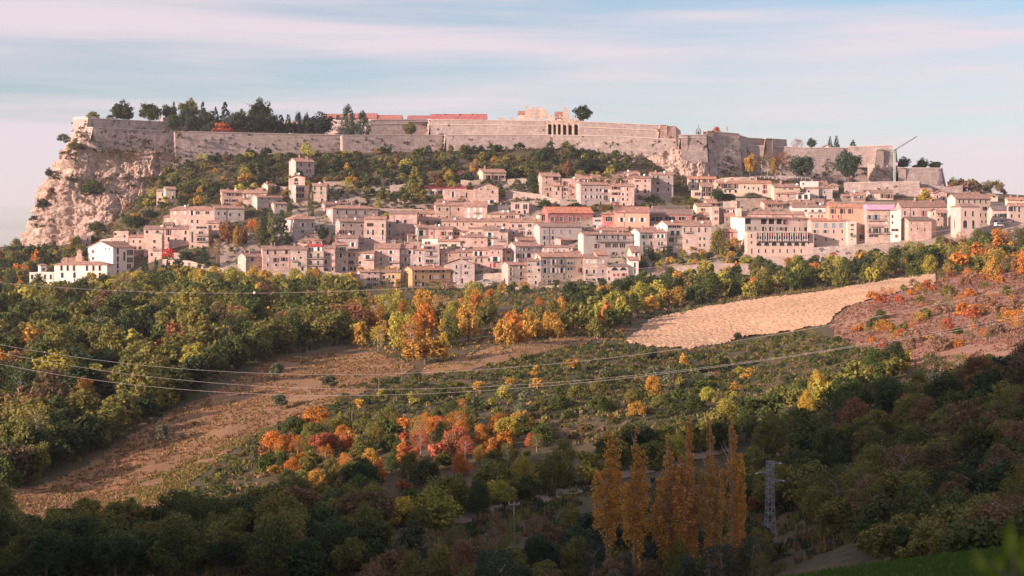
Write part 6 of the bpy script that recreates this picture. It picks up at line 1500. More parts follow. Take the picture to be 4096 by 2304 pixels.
# ---- trees one can point at
FT = 'trees on the fortress terrace'
def Z(py, Y): return zof(py, Y)
for (shp, px, yt, yb, w, c, lab, Y) in [
    ('broad', 497, 400, 490, 84, 'dgreen', 'round dark green tree at the left of the fortress tree row', 938),
    ('broad', 466, 418, 478, 42, 'green', 'small bright crown leaning out left of the round dark tree', 935),
    ('broad', 602, 402, 490, 84, 'green', 'broad leafy crown second in the fortress tree row', 940),
    ('broad', 672, 415, 478, 50, 'dgreen', 'small dark round crown behind the step of the bastion parapet', 950),
    ('cone', 697, 408, 490, 34, 'dgreen', 'slim pointed conifer behind the bastion step', 948),
    ('broad', 752, 392, 500, 84, 'olive', 'tall light topped tree rising in the middle of the fortress grove', 950),
    ('cypress', 742, 432, 524, 66, 'bluegreen', 'fat dark cypress at the edge of the fortress wall', 928),
    ('cone', 812, 408, 528, 56, 'bluegreen', 'dark spire shaped conifer right of the fat cypress', 930),
    ('cone', 862, 430, 528, 44, 'bluegreen', 'short dark conifer beside the cedar on the fortress', 934),
    ('cone', 900, 408, 520, 60, 'dgreen', 'cedar with open layered top on the fortress', 940),
    ('shrub', 890, 486, 530, 70, 'red', 'reddish round bush among the dark fortress conifers', 926),
    ('shrub', 845, 480, 528, 50, 'bluegreen', 'low dark bush left of the reddish bush', 928),
    ('broad', 1042, 393, 500, 106, 'dgreen', 'largest tree on the fortress with a towering crown', 945),
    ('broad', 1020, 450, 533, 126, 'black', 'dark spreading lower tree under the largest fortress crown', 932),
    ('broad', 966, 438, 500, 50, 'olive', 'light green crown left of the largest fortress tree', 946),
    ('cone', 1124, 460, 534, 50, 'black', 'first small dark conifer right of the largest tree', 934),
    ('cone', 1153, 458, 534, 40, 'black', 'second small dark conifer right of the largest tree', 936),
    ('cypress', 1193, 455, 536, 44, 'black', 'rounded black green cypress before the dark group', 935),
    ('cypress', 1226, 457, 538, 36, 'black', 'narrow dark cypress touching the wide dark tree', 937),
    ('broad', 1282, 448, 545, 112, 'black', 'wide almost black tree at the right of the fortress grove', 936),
    ('dense', 702, 448, 532, 70, 'dgreen', 'dark evergreen filling the gap left of the fat cypress', 930),
    ('dense', 782, 452, 532, 66, 'dgreen', 'dark evergreen between the fat cypress and the spire conifer', 930),
    ('dense', 935, 450, 532, 74, 'bluegreen', 'dark evergreen right of the cedar on the fortress', 930),
    ('dense', 1085, 446, 535, 74, 'dgreen', 'dark evergreen at the right foot of the largest fortress tree', 936),
    ('dense', 1150, 490, 536, 64, 'dgreen', 'low dark evergreen under the two small conifers', 936),
    ('dense', 1240, 470, 540, 66, 'dgreen', 'dark evergreen left of the wide almost black tree', 938),
    ('dense', 830, 440, 500, 60, 'green', 'greener crown peeping behind the spire shaped conifer', 950),
    ('cypress', 1392, 428, 540, 62, 'bluegreen', 'tallest pointed cypress of the pair on the fortress', 930),
    ('cypress', 1452, 452, 540, 64, 'bluegreen', 'shorter rounded cypress of the pair on the fortress', 931),
    ('broad', 1640, 489, 542, 60, 'olive', 'small sunlit tree standing alone on the fortress walkway', 928),
    ('broad', 2332, 415, 490, 72, 'dgreen', 'lone dark tree beside the ruin on the skyline', 955),
    ('shrub', 372, 443, 476, 46, 'olive', 'bushy shrub sticking up from the left bastion', 935),
    ('shrub', 440, 458, 480, 28, 'bluegreen', 'little dark bush on the bastion parapet', 935),
    ('shrub', 2865, 505, 528, 26, 'red', 'red leafed shrub on top of the tall right bastion', 912),
    ('broad', 3000, 613, 700, 54, 'gold', 'golden tree against the battered right wall', 899),
    ('sparse', 3070, 606, 704, 60, 'brown', 'thin brown tree right of the golden tree', 900),
    ('tall', 3095, 636, 704, 30, 'gold', 'narrow yellow tree between the two brown ones', 896),
    ('sparse', 3128, 612, 706, 66, 'rust', 'sparse rusty tree before the battered right wall', 900),
    ('broad', 3206, 610, 712, 100, 'bluegreen', 'dark broad tree in front of the battered right wall', 897),
    ('broad', 3396, 594, 728, 118, 'bluegreen', 'big dark round tree overlapping the right fortress wall', 890),
    ('cone', 3320, 547, 592, 20, 'dgreen', 'first thin conifer behind the white cottage', 948),
    ('cone', 3346, 545, 592, 26, 'dgreen', 'second thin conifer behind the white cottage', 948),
    ('cone', 3412, 562, 592, 34, 'dgreen', 'small conifer on the skyline right of the white cottage', 950),
    ('broad', 3246, 555, 592, 44, 'bluegreen', 'bluish tree on the skyline left of the white cottage', 950),
    ('sparse', 3190, 560, 596, 50, 'pinkbrown', 'leafless pinkish tree on the fortress skyline', 950),
    ('broad', 3614, 628, 674, 52, 'bluegreen', 'dark tree behind the battered bastion beside the crane', 930),
    ('broad', 3692, 632, 676, 52, 'bluegreen', 'dark round tree in the middle behind the battered bastion', 932),
    ('broad', 3740, 644, 676, 50, 'bluegreen', 'flat dark tree at the right behind the battered bastion', 934),
    ('shrub', 3662, 660, 676, 30, 'bluegreen', 'low bush between the trees behind the battered bastion', 930),
    ]:
    if 700 < px < 1372: Y = max(Y, 906 + 37 * (px - 700) / 669 + 7)
    Tp('dense' if shp == 'broad' else shp, px, yt - 4, yb + 4, w * 1.3, c, lab, Y=Y, group=FT)
for (shp, px, yt, yb, w, c, lab, Y) in [
    ('cone', 1662, 660, 808, 112, 'olive', 'tall sunlit conifer with layered boughs in the middle of the town', None),
    ('cone', 1058, 826, 985, 62, 'dgreen', 'left of the two big firs beside the orange trees', None),
    ('cone', 1125, 838, 985, 92, 'dgreen', 'right and widest of the two big firs beside the orange trees', None),
    ('cone', 1082, 855, 990, 60, 'olive', 'sunlit fir squeezed between the two big firs', None),
    ('tall', 1040, 900, 992, 60, 'olive', 'loose green tree at the foot of the big firs', None),
    ('broad', 905, 877, 978, 72, 'rust', 'round rust red tree left of the firs', None),
    ('broad', 968, 890, 985, 60, 'rust', 'darker rusty tree between the red tree and the firs', None),
    ('tall', 945, 905, 990, 36, 'gold', 'thin golden tree before the rust red tree', None),
    ('broad', 1015, 868, 945, 62, 'orange', 'orange topped tree behind the firs', None),
    ('dense', 1290, 900, 968, 56, 'dgreen', 'dark tree in the gap between the blank grey house and the grey palace', 800),
    ('broad', 1318, 925, 985, 40, 'brown', 'brown bush below the dark gap tree', 796),
    ('cypress', 1244, 730, 865, 34, 'green', 'slim ivy green cypress beside the green balcony house', None),
    ('cypress', 1159, 805, 860, 26, 'green', 'small pointed cypress above the blank grey house', None),
    ('shrub', 680, 984, 1030, 54, 'scarlet', 'blazing red bush beside the flat tower house', None),
    ('shrub', 786, 1000, 1022, 26, 'scarlet', 'small red bush near the balconied apartment house', None),
    ('broad', 745, 996, 1052, 70, 'dgreen', 'dark garden tree right of the blazing red bush', None),
    ('cone', 815, 985, 1080, 66, 'dgreen', 'layered green fir on the street left of the lower terrace', None),
    ('sparse', 868, 955, 1048, 56, 'pinkbrown', 'bare pale tree before the rust red tree', None),
    ('cone', 578, 1022, 1130, 56, 'bluegreen', 'first of the four dark firs right of the white villa', None),
    ('cone', 624, 1028, 1130, 50, 'bluegreen', 'second of the four dark firs right of the white villa', None),
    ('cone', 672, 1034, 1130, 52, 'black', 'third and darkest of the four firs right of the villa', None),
    ('cone', 724, 1030, 1120, 50, 'bluegreen', 'last of the four dark firs right of the white villa', None),
    ('broad', 515, 1085, 1150, 90, 'rust', 'brownish tree at the corner of the white villa', 748),
    ('sparse', 285, 1130, 1190, 50, 'pinkbrown', 'leafless tree in front of the white villa', 742),
    ('sparse', 402, 1120, 1190, 60, 'pinkbrown', 'second leafless tree at the right end of the villa', 742),
    ('broad', 382, 882, 935, 64, 'green', 'round green tree hanging on the cliff foot', 868),
    ('broad', 540, 852, 918, 96, 'dgreen', 'wide dark oak below the bushy cliff ledge', None),
    ('broad', 600, 832, 880, 60, 'dgreen', 'dark bush left of the pink farmhouse roof', None),
    ('shrub', 372, 708, 770, 84, 'green', 'green bush on the ledge in the middle of the cliff', 862),
    ('shrub', 345, 730, 780, 50, 'dgreen', 'dark lower bush on the ledge in the middle of the cliff', 858),
    ('broad', 196, 668, 712, 40, 'bluegreen', 'small tree sticking out from the cliff edge', 878),
    ('shrub', 172, 780, 838, 56, 'bluegreen', 'dark bush clinging low on the cliff edge', 872),
    ('shrub', 134, 858, 884, 36, 'bluegreen', 'tiny bush low on the left cliff edge', 872),
    ('shrub', 255, 530, 566, 50, 'green', 'green bush on the top edge of the cliff', 882),
    ('shrub', 300, 560, 600, 60, 'olive', 'yellowish scrub patch under the bastion on the cliff', 886),
    ('shrub', 205, 745, 800, 44, 'brown', 'brown bush on the sunlit cliff face', 866),
    ('sparse', 1893, 640, 705, 44, 'pinkbrown', 'bare tree left of the cream house', None),
    ('broad', 1730, 684, 720, 54, 'pinkbrown', 'round pinkish bush right of the tall conifer', None),
    ('broad', 1850, 680, 712, 60, 'pinkbrown', 'round pinkish bush beside the bare tree', None),
    ('cypress', 2130, 700, 762, 56, 'dgreen', 'dark evergreen left of the tall pale house', None),
    ('tall', 2270, 645, 705, 62, 'rust', 'rusty half bare tree above the top row of houses', None),
    ('broad', 2350, 625, 705, 112, 'black', 'big dark oak above the top row of houses', None),
    ('sparse', 2284, 738, 815, 46, 'pinkbrown', 'leafless tree before the corniced house', 808),
    ('broad', 2180, 790, 838, 60, 'green', 'green tree at the end of the grey garden wall', None),
    ('shrub', 2300, 808, 834, 70, 'dgreen', 'row of dark bushes under the grey tower block', None),
    ('broad', 2432, 812, 845, 36, 'olive', 'olive green palm like bush beside the orange brick house', None),
    ('tall', 2872, 915, 1035, 72, 'olive', 'tall olive green conifer left of the hotel', None),
    ('broad', 2935, 1012, 1056, 66, 'dgreen', 'dark bush at the left foot of the hotel', None),
    ('broad', 2924, 998, 1050, 42, 'gold', 'golden young tree at the left foot of the hotel', 748),
    ('broad', 2990, 1014, 1062, 70, 'lime', 'yellow green tree before the hotel corner', 746),
    ('broad', 3165, 1012, 1070, 56, 'gold', 'golden tree before the hotel terrace wall', 742),
    ('broad', 3245, 1005, 1068, 76, 'brown', 'brown leafed tree at the right foot of the hotel', 745),
    ('broad', 3270, 1040, 1120, 116, 'orange', 'bright orange tree below the hotel right corner', 690),
    ('broad', 3700, 740, 815, 84, 'yellow', 'large yellow tree among the right hand houses', None),
    ('broad', 2870, 752, 808, 60, 'dgreen', 'dark garden tree below the very long cream house', None),
    ('broad', 2915, 768, 802, 60, 'dgreen', 'dark bush against the very long cream house', None),
    ('shrub', 3010, 766, 790, 70, 'greyolive', 'grey green bushes before the very long cream house', None),
    ('shrub', 2775, 788, 815, 44, 'olive', 'golden green bush below the brown balcony', None),
    ('shrub', 1442, 1062, 1092, 34, 'yellow', 'first yellow shrub on the roof terrace of the two coloured house', 772),
    ('shrub', 1512, 1066, 1092, 44, 'lime', 'second shrub on the roof terrace of the two coloured house', 772),
    ('shrub', 1552, 1060, 1092, 36, 'yellow', 'third yellow shrub on the roof terrace of the two coloured house', 772),
    ('shrub', 1582, 1062, 1092, 34, 'gold', 'fourth golden shrub on the roof terrace of the two coloured house', 772),
    ('broad', 1622, 1124, 1190, 62, 'greyolive', 'pale olive tree left of the ochre house', 745),
    ('broad', 1913, 1078, 1102, 26, 'lime', 'round lime bush in the walled kitchen garden', None),
    ('shrub', 1978, 1086, 1102, 22, 'black', 'clipped dark bush in the walled kitchen garden', None),
    ('pine', 1420, 1165, 1215, 130, 'dgreen', 'flat topped dark pine below the pink half house', 715),
    ('pine', 1500, 1175, 1225, 110, 'dgreen', 'second flat dark pine below the two coloured house', 705),
    ('sparse', 2640, 1068, 1120, 64, 'pinkbrown', 'leafless pinkish tree beside the slim white house', 742),
    ('shrub', 2680, 1062, 1108, 30, 'lime', 'yellow green climber beside the sunlit wall', 740),
    ('broad', 3440, 1030, 1090, 90, 'gold', 'golden brown tree below the salmon palace', 720),
    ('broad', 3590, 985, 1070, 70, 'olive', 'ivy clad tree at the rocky wall', 722),
    ]:
    if px < 400 and Y and 855 < Y < 890: Y = cliffY(px, yb) - 1.5
    Tp('dense' if shp == 'broad' and c in ('dgreen', 'black', 'bluegreen', 'green', 'rust', 'pinkbrown') else shp, px, yt, yb, w * 1.12, c, lab, Y=Y, group='town trees')
for (shp, px, yt, yb, w, c, lab) in [
    ('broad', 658, 1678, 1772, 114, 'greyolive', 'lone silvery olive tree low on the meadow'),
    ('broad', 1100, 1438, 1522, 92, 'greyolive', 'silvery olive tree at the top of the meadow'),
    ('broad', 1322, 1490, 1560, 100, 'greyolive', 'olive tree right of the upper olive'),
    ('broad', 1125, 1562, 1640, 92, 'greyolive', 'olive tree at the edge of meadow and broom'),
    ('shrub', 120, 1810, 1880, 80, 'greyolive', 'pale olive bush at the foot of the left wood'),
    ('nbroad', 1290, 1710, 1840, 150, 'red', 'large russet tree at the right edge of the meadow'),
    ('broad', 155, 1190, 1240, 90, 'red', 'dark crimson bush below the white villa'),
    ('tall', 955, 1345, 1432, 62, 'yellow', 'bright yellow pointed tree at the edge of the wood'),
    ('broad', 640, 1345, 1425, 110, 'red', 'russet tree in the middle of the left wood'),
    ('broad', 780, 1340, 1420, 130, 'rust', 'rusty pink tree right of the russet tree'),
    ('broad', 790, 1300, 1380, 50, 'gold', 'golden tree behind the rusty pink tree'),
    ('tall', 1150, 1250, 1360, 90, 'orange', 'orange tree at the right of the left wood'),
    ('tall', 645, 1212, 1262, 36, 'orange', 'small flame orange tree under the lime band'),
    ('broad', 722, 1395, 1480, 86, 'lime', 'lime green tree at the foot of the left wood'),
    ('broad', 300, 1505, 1560, 74, 'orange', 'orange crown among the green trees on the left'),
    ('broad', 175, 1605, 1690, 70, 'gold', 'golden orange tree low in the left wood'),
    ('broad', 190, 1500, 1590, 110, 'rust', 'reddish green tree near the left edge'),
    ('broad', 1700, 1330, 1460, 200, 'gold', 'big golden orange tree in front of the orange stand'),
    ('tall', 1775, 1330, 1450, 60, 'yellow', 'yellow green pointed tree beside the big golden tree'),
    ('nshrub', 1395, 1880, 1990, 120, 'orange', 'flaming orange shrub above the dark foreground trees'),
    ('nshrub', 1150, 1905, 1990, 110, 'orange', 'orange shrub below the russet tree'),
    ('nbroad', 1640, 1760, 1860, 110, 'red', 'russet shrub in the middle of the autumn thicket'),
    ('nshrub', 2128, 1718, 1788, 60, 'red', 'dark red bush near the shaded hedge'),
    ('nbroad', 2030, 1645, 1790, 130, 'lime', 'yellow green tree standing over the thicket'),
    ('nbroad', 1445, 1728, 1830, 84, 'greyolive', 'grey green bush in the autumn thicket'),
    ('broad', 3430, 1282, 1330, 76, 'orange', 'orange bush in the dry slope beside the field'),
    ('shrub', 3598, 1300, 1334, 46, 'olive', 'green bush on the dry slope'),
    ('shrub', 3830, 1300, 1340, 50, 'green', 'single green bush on the dry slope near the right edge'),
    ('nbroad', 3600, 1425, 1500, 110, 'gold', 'golden bush where the dry slope meets the dark wood'),
    ('nbroad', 3640, 2005, 2140, 106, 'gold', 'small golden tree in the shaded wood near the green field'),
    ('nshrub', 3010, 1970, 2050, 50, 'red', 'dull crimson shrub left of the pylon'),
    ('nbroad', 3540, 1970, 2160, 180, 'green', 'green tree left of the small golden tree'),
    ('broad', 2600, 1380, 1440, 80, 'bluegreen', 'blue green bush under the ploughed field'),
    ('broad', 2950, 1318, 1362, 50, 'bluegreen', 'small dark bush at the lower rim of the ploughed field'),
    ('nsparse', 1985, 2040, 2304, 90, 'brown', 'pale stemmed birch left of the poplars, nearer the path'),
    ('nsparse', 2045, 2060, 2310, 90, 'olive', 'pale stemmed birch left of the poplars, more upright'),
    ('nbroad', 1110, 2040, 2290, 240, 'bluegreen', 'blue green willow in the dark foreground'),
    ('nbroad', 1650, 2080, 2300, 260, 'bluegreen', 'blue green rounded tree at the bottom edge'),
    ('nshrub', 3870, 2105, 2220, 100, 'greyolive', 'pale grey willow bush at the rim of the green field'),
    ]:
    Tp(shp, px, yt, yb, w, c, lab, group='trees of the valley')
for (px, yt, w, c, lab) in [(2432, 1655, 116, 'orange', 'tall orange poplar at the left of the poplar row'), (2540, 1705, 100, 'orange', 'second orange poplar from the left'), (2672, 1735, 100, 'rust', 'shorter rusty poplar in the middle of the row'), (2752, 1655, 92, 'rust', 'third tallest poplar with two tops'), (2836, 1655, 84, 'rust', 'slim rusty poplar in the dense pair'), (2930, 1658, 92, 'orange', 'rightmost orange poplar with a white trunk'), (2700, 1860, 120, 'rust', 'low poplar filling the middle of the row')]:
    Y = 192 + R.uniform(-5, 5)
    T('poplar', px, Y, w * 1.5 * Y / F, gz(px, Y) * -1 + (HZ - yt) / F * Y, {'orange': (0.62, 0.375, 0.09), 'rust': (0.54, 0.315, 0.09)}[c], lab, 'poplar row')
Tp('poplar', 1365, 1880, 2060, 60, 'rust', 'small rusty poplar above the dark foreground trees', Y=250)

plant_zones()
name_zone_trees()
# ---- ground cover nobody could count
def tufts(name, label, poly, n, hr, wr, col_list, blades, mat='leaf', lo=185.0, space='p', lean=0.3, keep=None):
    P = [(xof(p[0], y), y) for p in poly for y in [p[1] if space == 'Y' else ground_y(p[0], p[1], lo)]]
    xs = [p[0] for p in P]; ys = [p[1] for p in P]
    xsamp = NR.uniform(min(xs), max(xs), n * 4); ysamp = NR.uniform(min(ys), max(ys), n * 4)
    v = [[] for _ in col_list]; cnt = 0
    for x, y in zip(xsamp, ysamp):
        if cnt >= n: break
        if not inpoly(x, y, P): continue
        px = x / y * F + 2048
        if noise.noise((x / 9, y / 9, 5)) < -0.28: continue
        cnt += 1
        z = gz(px, y); h = R.uniform(*hr); w = R.uniform(*wr)
        ci = int(min(0.999, max(0, 0.5 + 0.5 * noise.noise((x / 14, y / 14, 8)) + R.uniform(-.3, .3))) * len(col_list))
        L = v[ci]
        for _ in range(blades):
            a = R.uniform(0, 6.28); r = w * math.sqrt(R.random()); bx, by = x + r * math.cos(a), y + r * math.sin(a)
            t = R.uniform(0, 6.28); bw = R.uniform(0.5, 1.0) * 0.14 * (1 + w); hh = h * R.uniform(0.55, 1.1) * (1 - 0.5 * r / (w + .01))
            dx, dy = math.cos(t) * bw, math.sin(t) * bw; lx, ly = R.uniform(-lean, lean) * hh, R.uniform(-lean, lean) * hh
            L.append(((bx - dx, by - dy, z - .05), (bx + dx, by + dy, z - .05), (bx + dx * .6 + lx, by + dy * .6 + ly, z + hh * .75), (bx + lx * 1.3, by + ly * 1.3, z + hh), (bx - dx * .6 + lx, by - dy * .6 + ly, z + hh * .75)))
    A = np.concatenate([np.array(L, dtype=np.float32).reshape(-1, 3) for L in v if L])
    cc = np.concatenate([np.tile(np.array(C_[c] if isinstance(c, str) else c), (len(L), 1)) for L, c in zip(v, col_list) if L])
    cc = cc * NR.uniform(0.85, 1.15, (len(cc), 1))
    o = obj(name, tint_mesh(np_mesh(name, A, np.arange(len(A)).reshape(-1, 5), [M['leafc']]), cc, 5))
    o['kind'] = 'stuff'; o['label'] = label
BROOM = [(700, 2030), (800, 1925), (900, 1845), (1000, 1775), (1120, 1690), (1340, 1610), (1480, 1525), (1700, 1500), (1900, 1480), (2080, 1435), (2300, 1388), (2480, 1375), (2640, 1405), (2780, 1412), (2920, 1385), (3080, 1345), (3330, 1350), (3560, 1420), (3640, 1450), (3420, 1530), (3200, 1610), (2980, 1690), (2500, 1780), (2100, 1760), (1700, 1780), (1300, 1840), (1100, 1960), (900, 2060)]
def bushes(name, label, poly, n, hr, cols, per=110):
    P = [(xof(a, y), y) for a, b in poly for y in [ground_y(a, b)]]
    xs = [p[0] for p in P]; ys = [p[1] for p in P]; V = []; C = []; k = 0
    while k < n:
        x = R.uniform(min(xs), max(xs)); y = R.uniform(min(ys), max(ys))
        if not inpoly(x, y, P) or noise.noise((x / 10, y / 10, 5)) + 0.5 * noise.noise((x / 4, y / 4, 2)) < R.uniform(-0.55, 0.15): continue
        k += 1
        src = low_crown('shrub', R.randrange(len(CR['shrub']))); st = max(1, len(src) // per); a = src[::st].copy()
        ctr = a.mean(1, keepdims=True); a = ctr + (a - ctr) * math.sqrt(st) * 0.8
        h = R.uniform(*hr) * (0.75 + 0.6 * max(0, noise.noise((x / 18, y / 18, 3)))); w = h * R.uniform(1.0, 1.7); t = R.uniform(0, 6.28); ca, sa = math.cos(t), math.sin(t)
        X = a[..., 0] * ca - a[..., 1] * sa; Y2 = a[..., 0] * sa + a[..., 1] * ca
        a[..., 0] = X * w + x; a[..., 1] = Y2 * w + y; a[..., 2] = a[..., 2] * h + gz(x / y * F + 2048, y) - 0.08
        v = min(0.999, max(0, 0.5 + 0.55 * noise.noise((x / 16, y / 16, 8)) + R.uniform(-.3, .3))); cc = cols[int(v * len(cols))]; cc = np.array(C_[cc] if isinstance(cc, str) else cc)
        V.append(a); C.append(np.tile(cc * R.uniform(0.85, 1.2), (len(a), 1)) * NR.uniform(0.85, 1.15, (len(a), 1)))
    V = np.concatenate(V).reshape(-1, 3); C = np.concatenate(C)
    o = obj(name, tint_mesh(np_mesh(name, V, np.arange(len(V)).reshape(-1, 4), [M['leafc']]), C, 4)); o['kind'] = 'stuff'; o['label'] = label
bushes('broom_scrub', 'dark green broom bushes covering the slope under the ploughed field', BROOM, 2300, (0.8, 1.9), ['dgreen', 'green', 'dgreen', (0.085, 0.10, 0.045), 'olive', (0.13, 0.13, 0.06), 'green', 'brown'])
tufts('dry_grass', 'dry grass and young broom between the broom bushes', BROOM, 3600, (0.4, 1.1), (0.4, 0.8), [(0.21, 0.16, 0.07), 'olive', 'green', (0.27, 0.18, 0.09), (0.12, 0.12, 0.05)], 9)
tufts('green_grass', 'patch of green grass at the lower corner of the meadow', [(380, 2040), (540, 1935), (720, 1860), (900, 1780), (1040, 1715), (990, 1775), (880, 1845), (780, 1915), (690, 2010)], 2600, (0.2, 0.6), (0.3, 0.6), [(0.20, 0.20, 0.06), (0.26, 0.22, 0.07), (0.15, 0.17, 0.05)], 8)
tufts('dry_grass', 'dry rusty grass and weeds of the meadow', MEADOW, 9000, (0.25, 0.9), (0.2, 0.5), [(0.28, 0.155, 0.08), (0.36, 0.23, 0.11), (0.22, 0.12, 0.07), (0.20, 0.17, 0.06), (0.31, 0.18, 0.09)], 6)
tufts('dry_grass', 'pinkish dry grass and low scrub of the slope at the right', DRY, 7500, (0.3, 1.1), (0.2, 0.6), [(0.27, 0.15, 0.10), (0.30, 0.165, 0.12), (0.22, 0.11, 0.085), (0.16, 0.11, 0.06)], 8)
tufts('dry_grass', 'dry grass and weeds around the orange trees', [(1380, 1380), (1500, 1416), (1660, 1476), (1860, 1495), (2330, 1390), (2500, 1385), (2500, 1260), (2250, 1262), (1980, 1245), (1400, 1235)], 3600, (0.3, 1.1), (0.3, 0.7), [(0.30, 0.19, 0.08), 'olive', (0.26, 0.16, 0.08), 'green', 'gold', (0.22, 0.13, 0.07)], 8)
tufts('weeds', 'weedy margin along the ploughed field', [(2470, 1375), (2560, 1335), (2640, 1285), (2620, 1262), (2860, 1215), (3100, 1180), (3350, 1150), (3560, 1110), (3560, 1123), (3350, 1163), (3100, 1194), (2860, 1230), (2660, 1275), (2560, 1345), (2520, 1378), (2640, 1398), (2760, 1405), (2900, 1380), (2970, 1352), (3110, 1340), (3320, 1302), (3390, 1232), (3410, 1240), (3335, 1312), (3120, 1350), (2980, 1362), (2910, 1390), (2760, 1416), (2640, 1408)], 1500, (0.3, 0.9), (0.3, 0.7), ['olive', 'brown', (0.26, 0.16, 0.08), 'green'], 8)
tufts('undergrowth', 'undergrowth between the trees of the left wood', [(-150, 1220), (1440, 1225), (1470, 1370), (1100, 1425), (820, 1555), (500, 1750), (-150, 2000)], 3000, (1.0, 2.6), (0.6, 1.4), ['dgreen', 'green', 'brown', 'olive'], 14)
tufts('undergrowth', 'scrub on the bank between the town and the fields', [(1400, 742), (2000, 742), (2650, 742), (3300, 735), (3900, 735), (4300, 730), (4300, 480), (3760, 560), (3000, 570), (2560, 520), (2400, 440), (2200, 470), (1960, 600)], 3600, (0.8, 2.2), (0.6, 1.3), ['green', 'olive', 'brown', 'dgreen', 'pinkbrown'], 12, space='Y')
tufts('undergrowth', 'shaded undergrowth of the valley floor', [(-150, 186), (3000, 186), (4300, 190), (4300, 95), (4300, 262), (3600, 272), (3000, 255), (1700, 262), (-150, 250)], 4800, (0.6, 1.8), (0.4, 1.0), ['dgreen', 'brown', 'olive', 'bluegreen'], 12, space='Y')
tufts('slope_scrub', 'brown and green scrub on the steep slope under the fortress', [(520, 872), (760, 842), (1150, 838), (1800, 838), (2300, 852), (2850, 880), (3200, 892), (3200, 900), (560, 900)], 5200, (0.8, 2.2), (0.6, 1.2), ['dgreen', 'brown', 'dgreen', (0.15, 0.11, 0.07), 'green'], 12, space='Y')
tufts('slope_scrub', 'scrub and dry grass on the slope at the foot of the cliff', [(310, 850), (640, 836), (720, 866), (560, 890), (330, 888)], 900, (0.6, 1.7), (0.5, 1.1), ['olive', 'brown', 'green', 'dgreen', (0.2, 0.15, 0.08)], 11, space='Y')
tufts('garden_scrub', 'bushes and vines on the terraces under the top row of houses', [(2180, 822), (2440, 816), (2760, 790), (2810, 838), (2450, 850), (2200, 850)], 520, (0.8, 2.4), (0.6, 1.2), ['dgreen', 'green', 'olive', 'brown'], 13)
tufts('undergrowth', 'scrub going on beyond the right end of the hillside', [(4260, 205), (5600, 205), (5600, 740), (4260, 740)], 3500, (1.5, 4.5), (1.2, 2.4), ['green', 'olive', 'brown', 'dgreen', 'gold'], 16, space='Y')
tufts('garden_scrub', 'garden greenery and weeds between the houses', [(420, 800), (1000, 775), (1500, 775), (2000, 775), (2700, 785), (3300, 790), (3300, 888), (2700, 870), (2300, 848), (1150, 835), (560, 868)], 3400, (0.5, 2.0), (0.5, 1.2), ['green', 'dgreen', 'olive', 'brown'], 12, space='Y')

def cliff_scrub():
    v = [[], []]; f = [[], []]
    for _ in range(170):
        t = R.random(); e = R.random() ** 0.8
        py = R.choice([R.uniform(690, 730), R.uniform(590, 640), R.uniform(700, 800), R.uniform(520, 620), R.uniform(790, 960)])
        xl = lerp(SIL, py); px = xl + (760 - xl) * R.uniform(0.03, 1.0) ** 1.0
        if py > 800 and px > 330: continue
        Y = cliffY(px, py) - 1.5
        c = at(px, py, Y); k = 0 if R.random() < 0.5 else 1
        for _ in range(R.randint(2, 5)): leafblob(v[k], f[k], c + Vector((R.uniform(-2, 2), R.uniform(-1, .6), R.uniform(-.5, .5))), R.uniform(0.5, 1.2), 26, 0.34)
    for k, c in enumerate([(0.055, 0.07, 0.025), (0.17, 0.115, 0.055)]):
        o = obj('cliff_scrub', mesh('cliff_scrub', v[k], f[k], [M['leaf']]), color=c); o['kind'] = 'stuff'; o['label'] = 'small bushes and grass on the cliff ledges'
cliff_scrub()

# ---- pylon, poles, cables
def lattice(m, base, top, wb, wt, n, r):
    b = Vector(base); t = Vector(top)
    cs = [(-1, -1), (1, -1), (1, 1), (-1, 1)]
    P = lambda i, j: (b + (t - b) * (i / n)) + Vector((cs[j][0], cs[j][1], 0)) * ((wb + (wt - wb) * i / n) / 2)
    for j in range(4): m.tube([tuple(P(0, j)), tuple(P(n, j))], r, 4)
    for i in range(n):
        for j in range(4):
            a, c = (P(i, j), P(i + 1, (j + 1) % 4)) if (i + j) % 2 else (P(i, (j + 1) % 4), P(i + 1, j))
            m.tube([tuple(a), tuple(c)], r * 0.7, 3)
            m.tube([tuple(P(i + 1, j)), tuple(P(i + 1, (j + 1) % 4))], r * 0.6, 3)
def pylon():
    Y = 212.0; px = 3080; k = Y / F
    base = at(px, 2160, Y); h = (2160 - 1845) * k
    t = thing('pylon', 'grey steel lattice pylon with three arms in the shaded wood', 'pylon', base, 0.25)
    m = MB(); lattice(m, (0, 0, -0.5), (0, 0, h * 0.5), 1.35, 0.85, 7, 0.05); m.build('lower_lattice', M['steel'], t)
    m = MB(); lattice(m, (0, 0, h * 0.5), (0, 0, h), 0.85, 0.75, 9, 0.05); m.build('upper_lattice', M['steel'], t)
    for (z, s, L) in [(h - .35, 1, 1.35), (h - 1.6, -1, 1.75), (h - 2.75, 1, 1.8)]:
        m = MB(); m.tube([(0, 0, z), (s * L, 0, z + 0.05)], 0.055, 4); m.tube([(0, 0, z + 0.45), (s * L, 0, z + 0.08)], 0.04, 4)
        a = m.build('arm', M['steel'], t)
        m = MB()
        for q in range(4): m.tube([(s * (L + q * .09), 0, z + .05 - q * .02), (s * (L + q * .09 + .05), 0, z + .04 - q * .02)], 0.085, 6)
        m.build('insulator', M['dish'], a)
pylon()
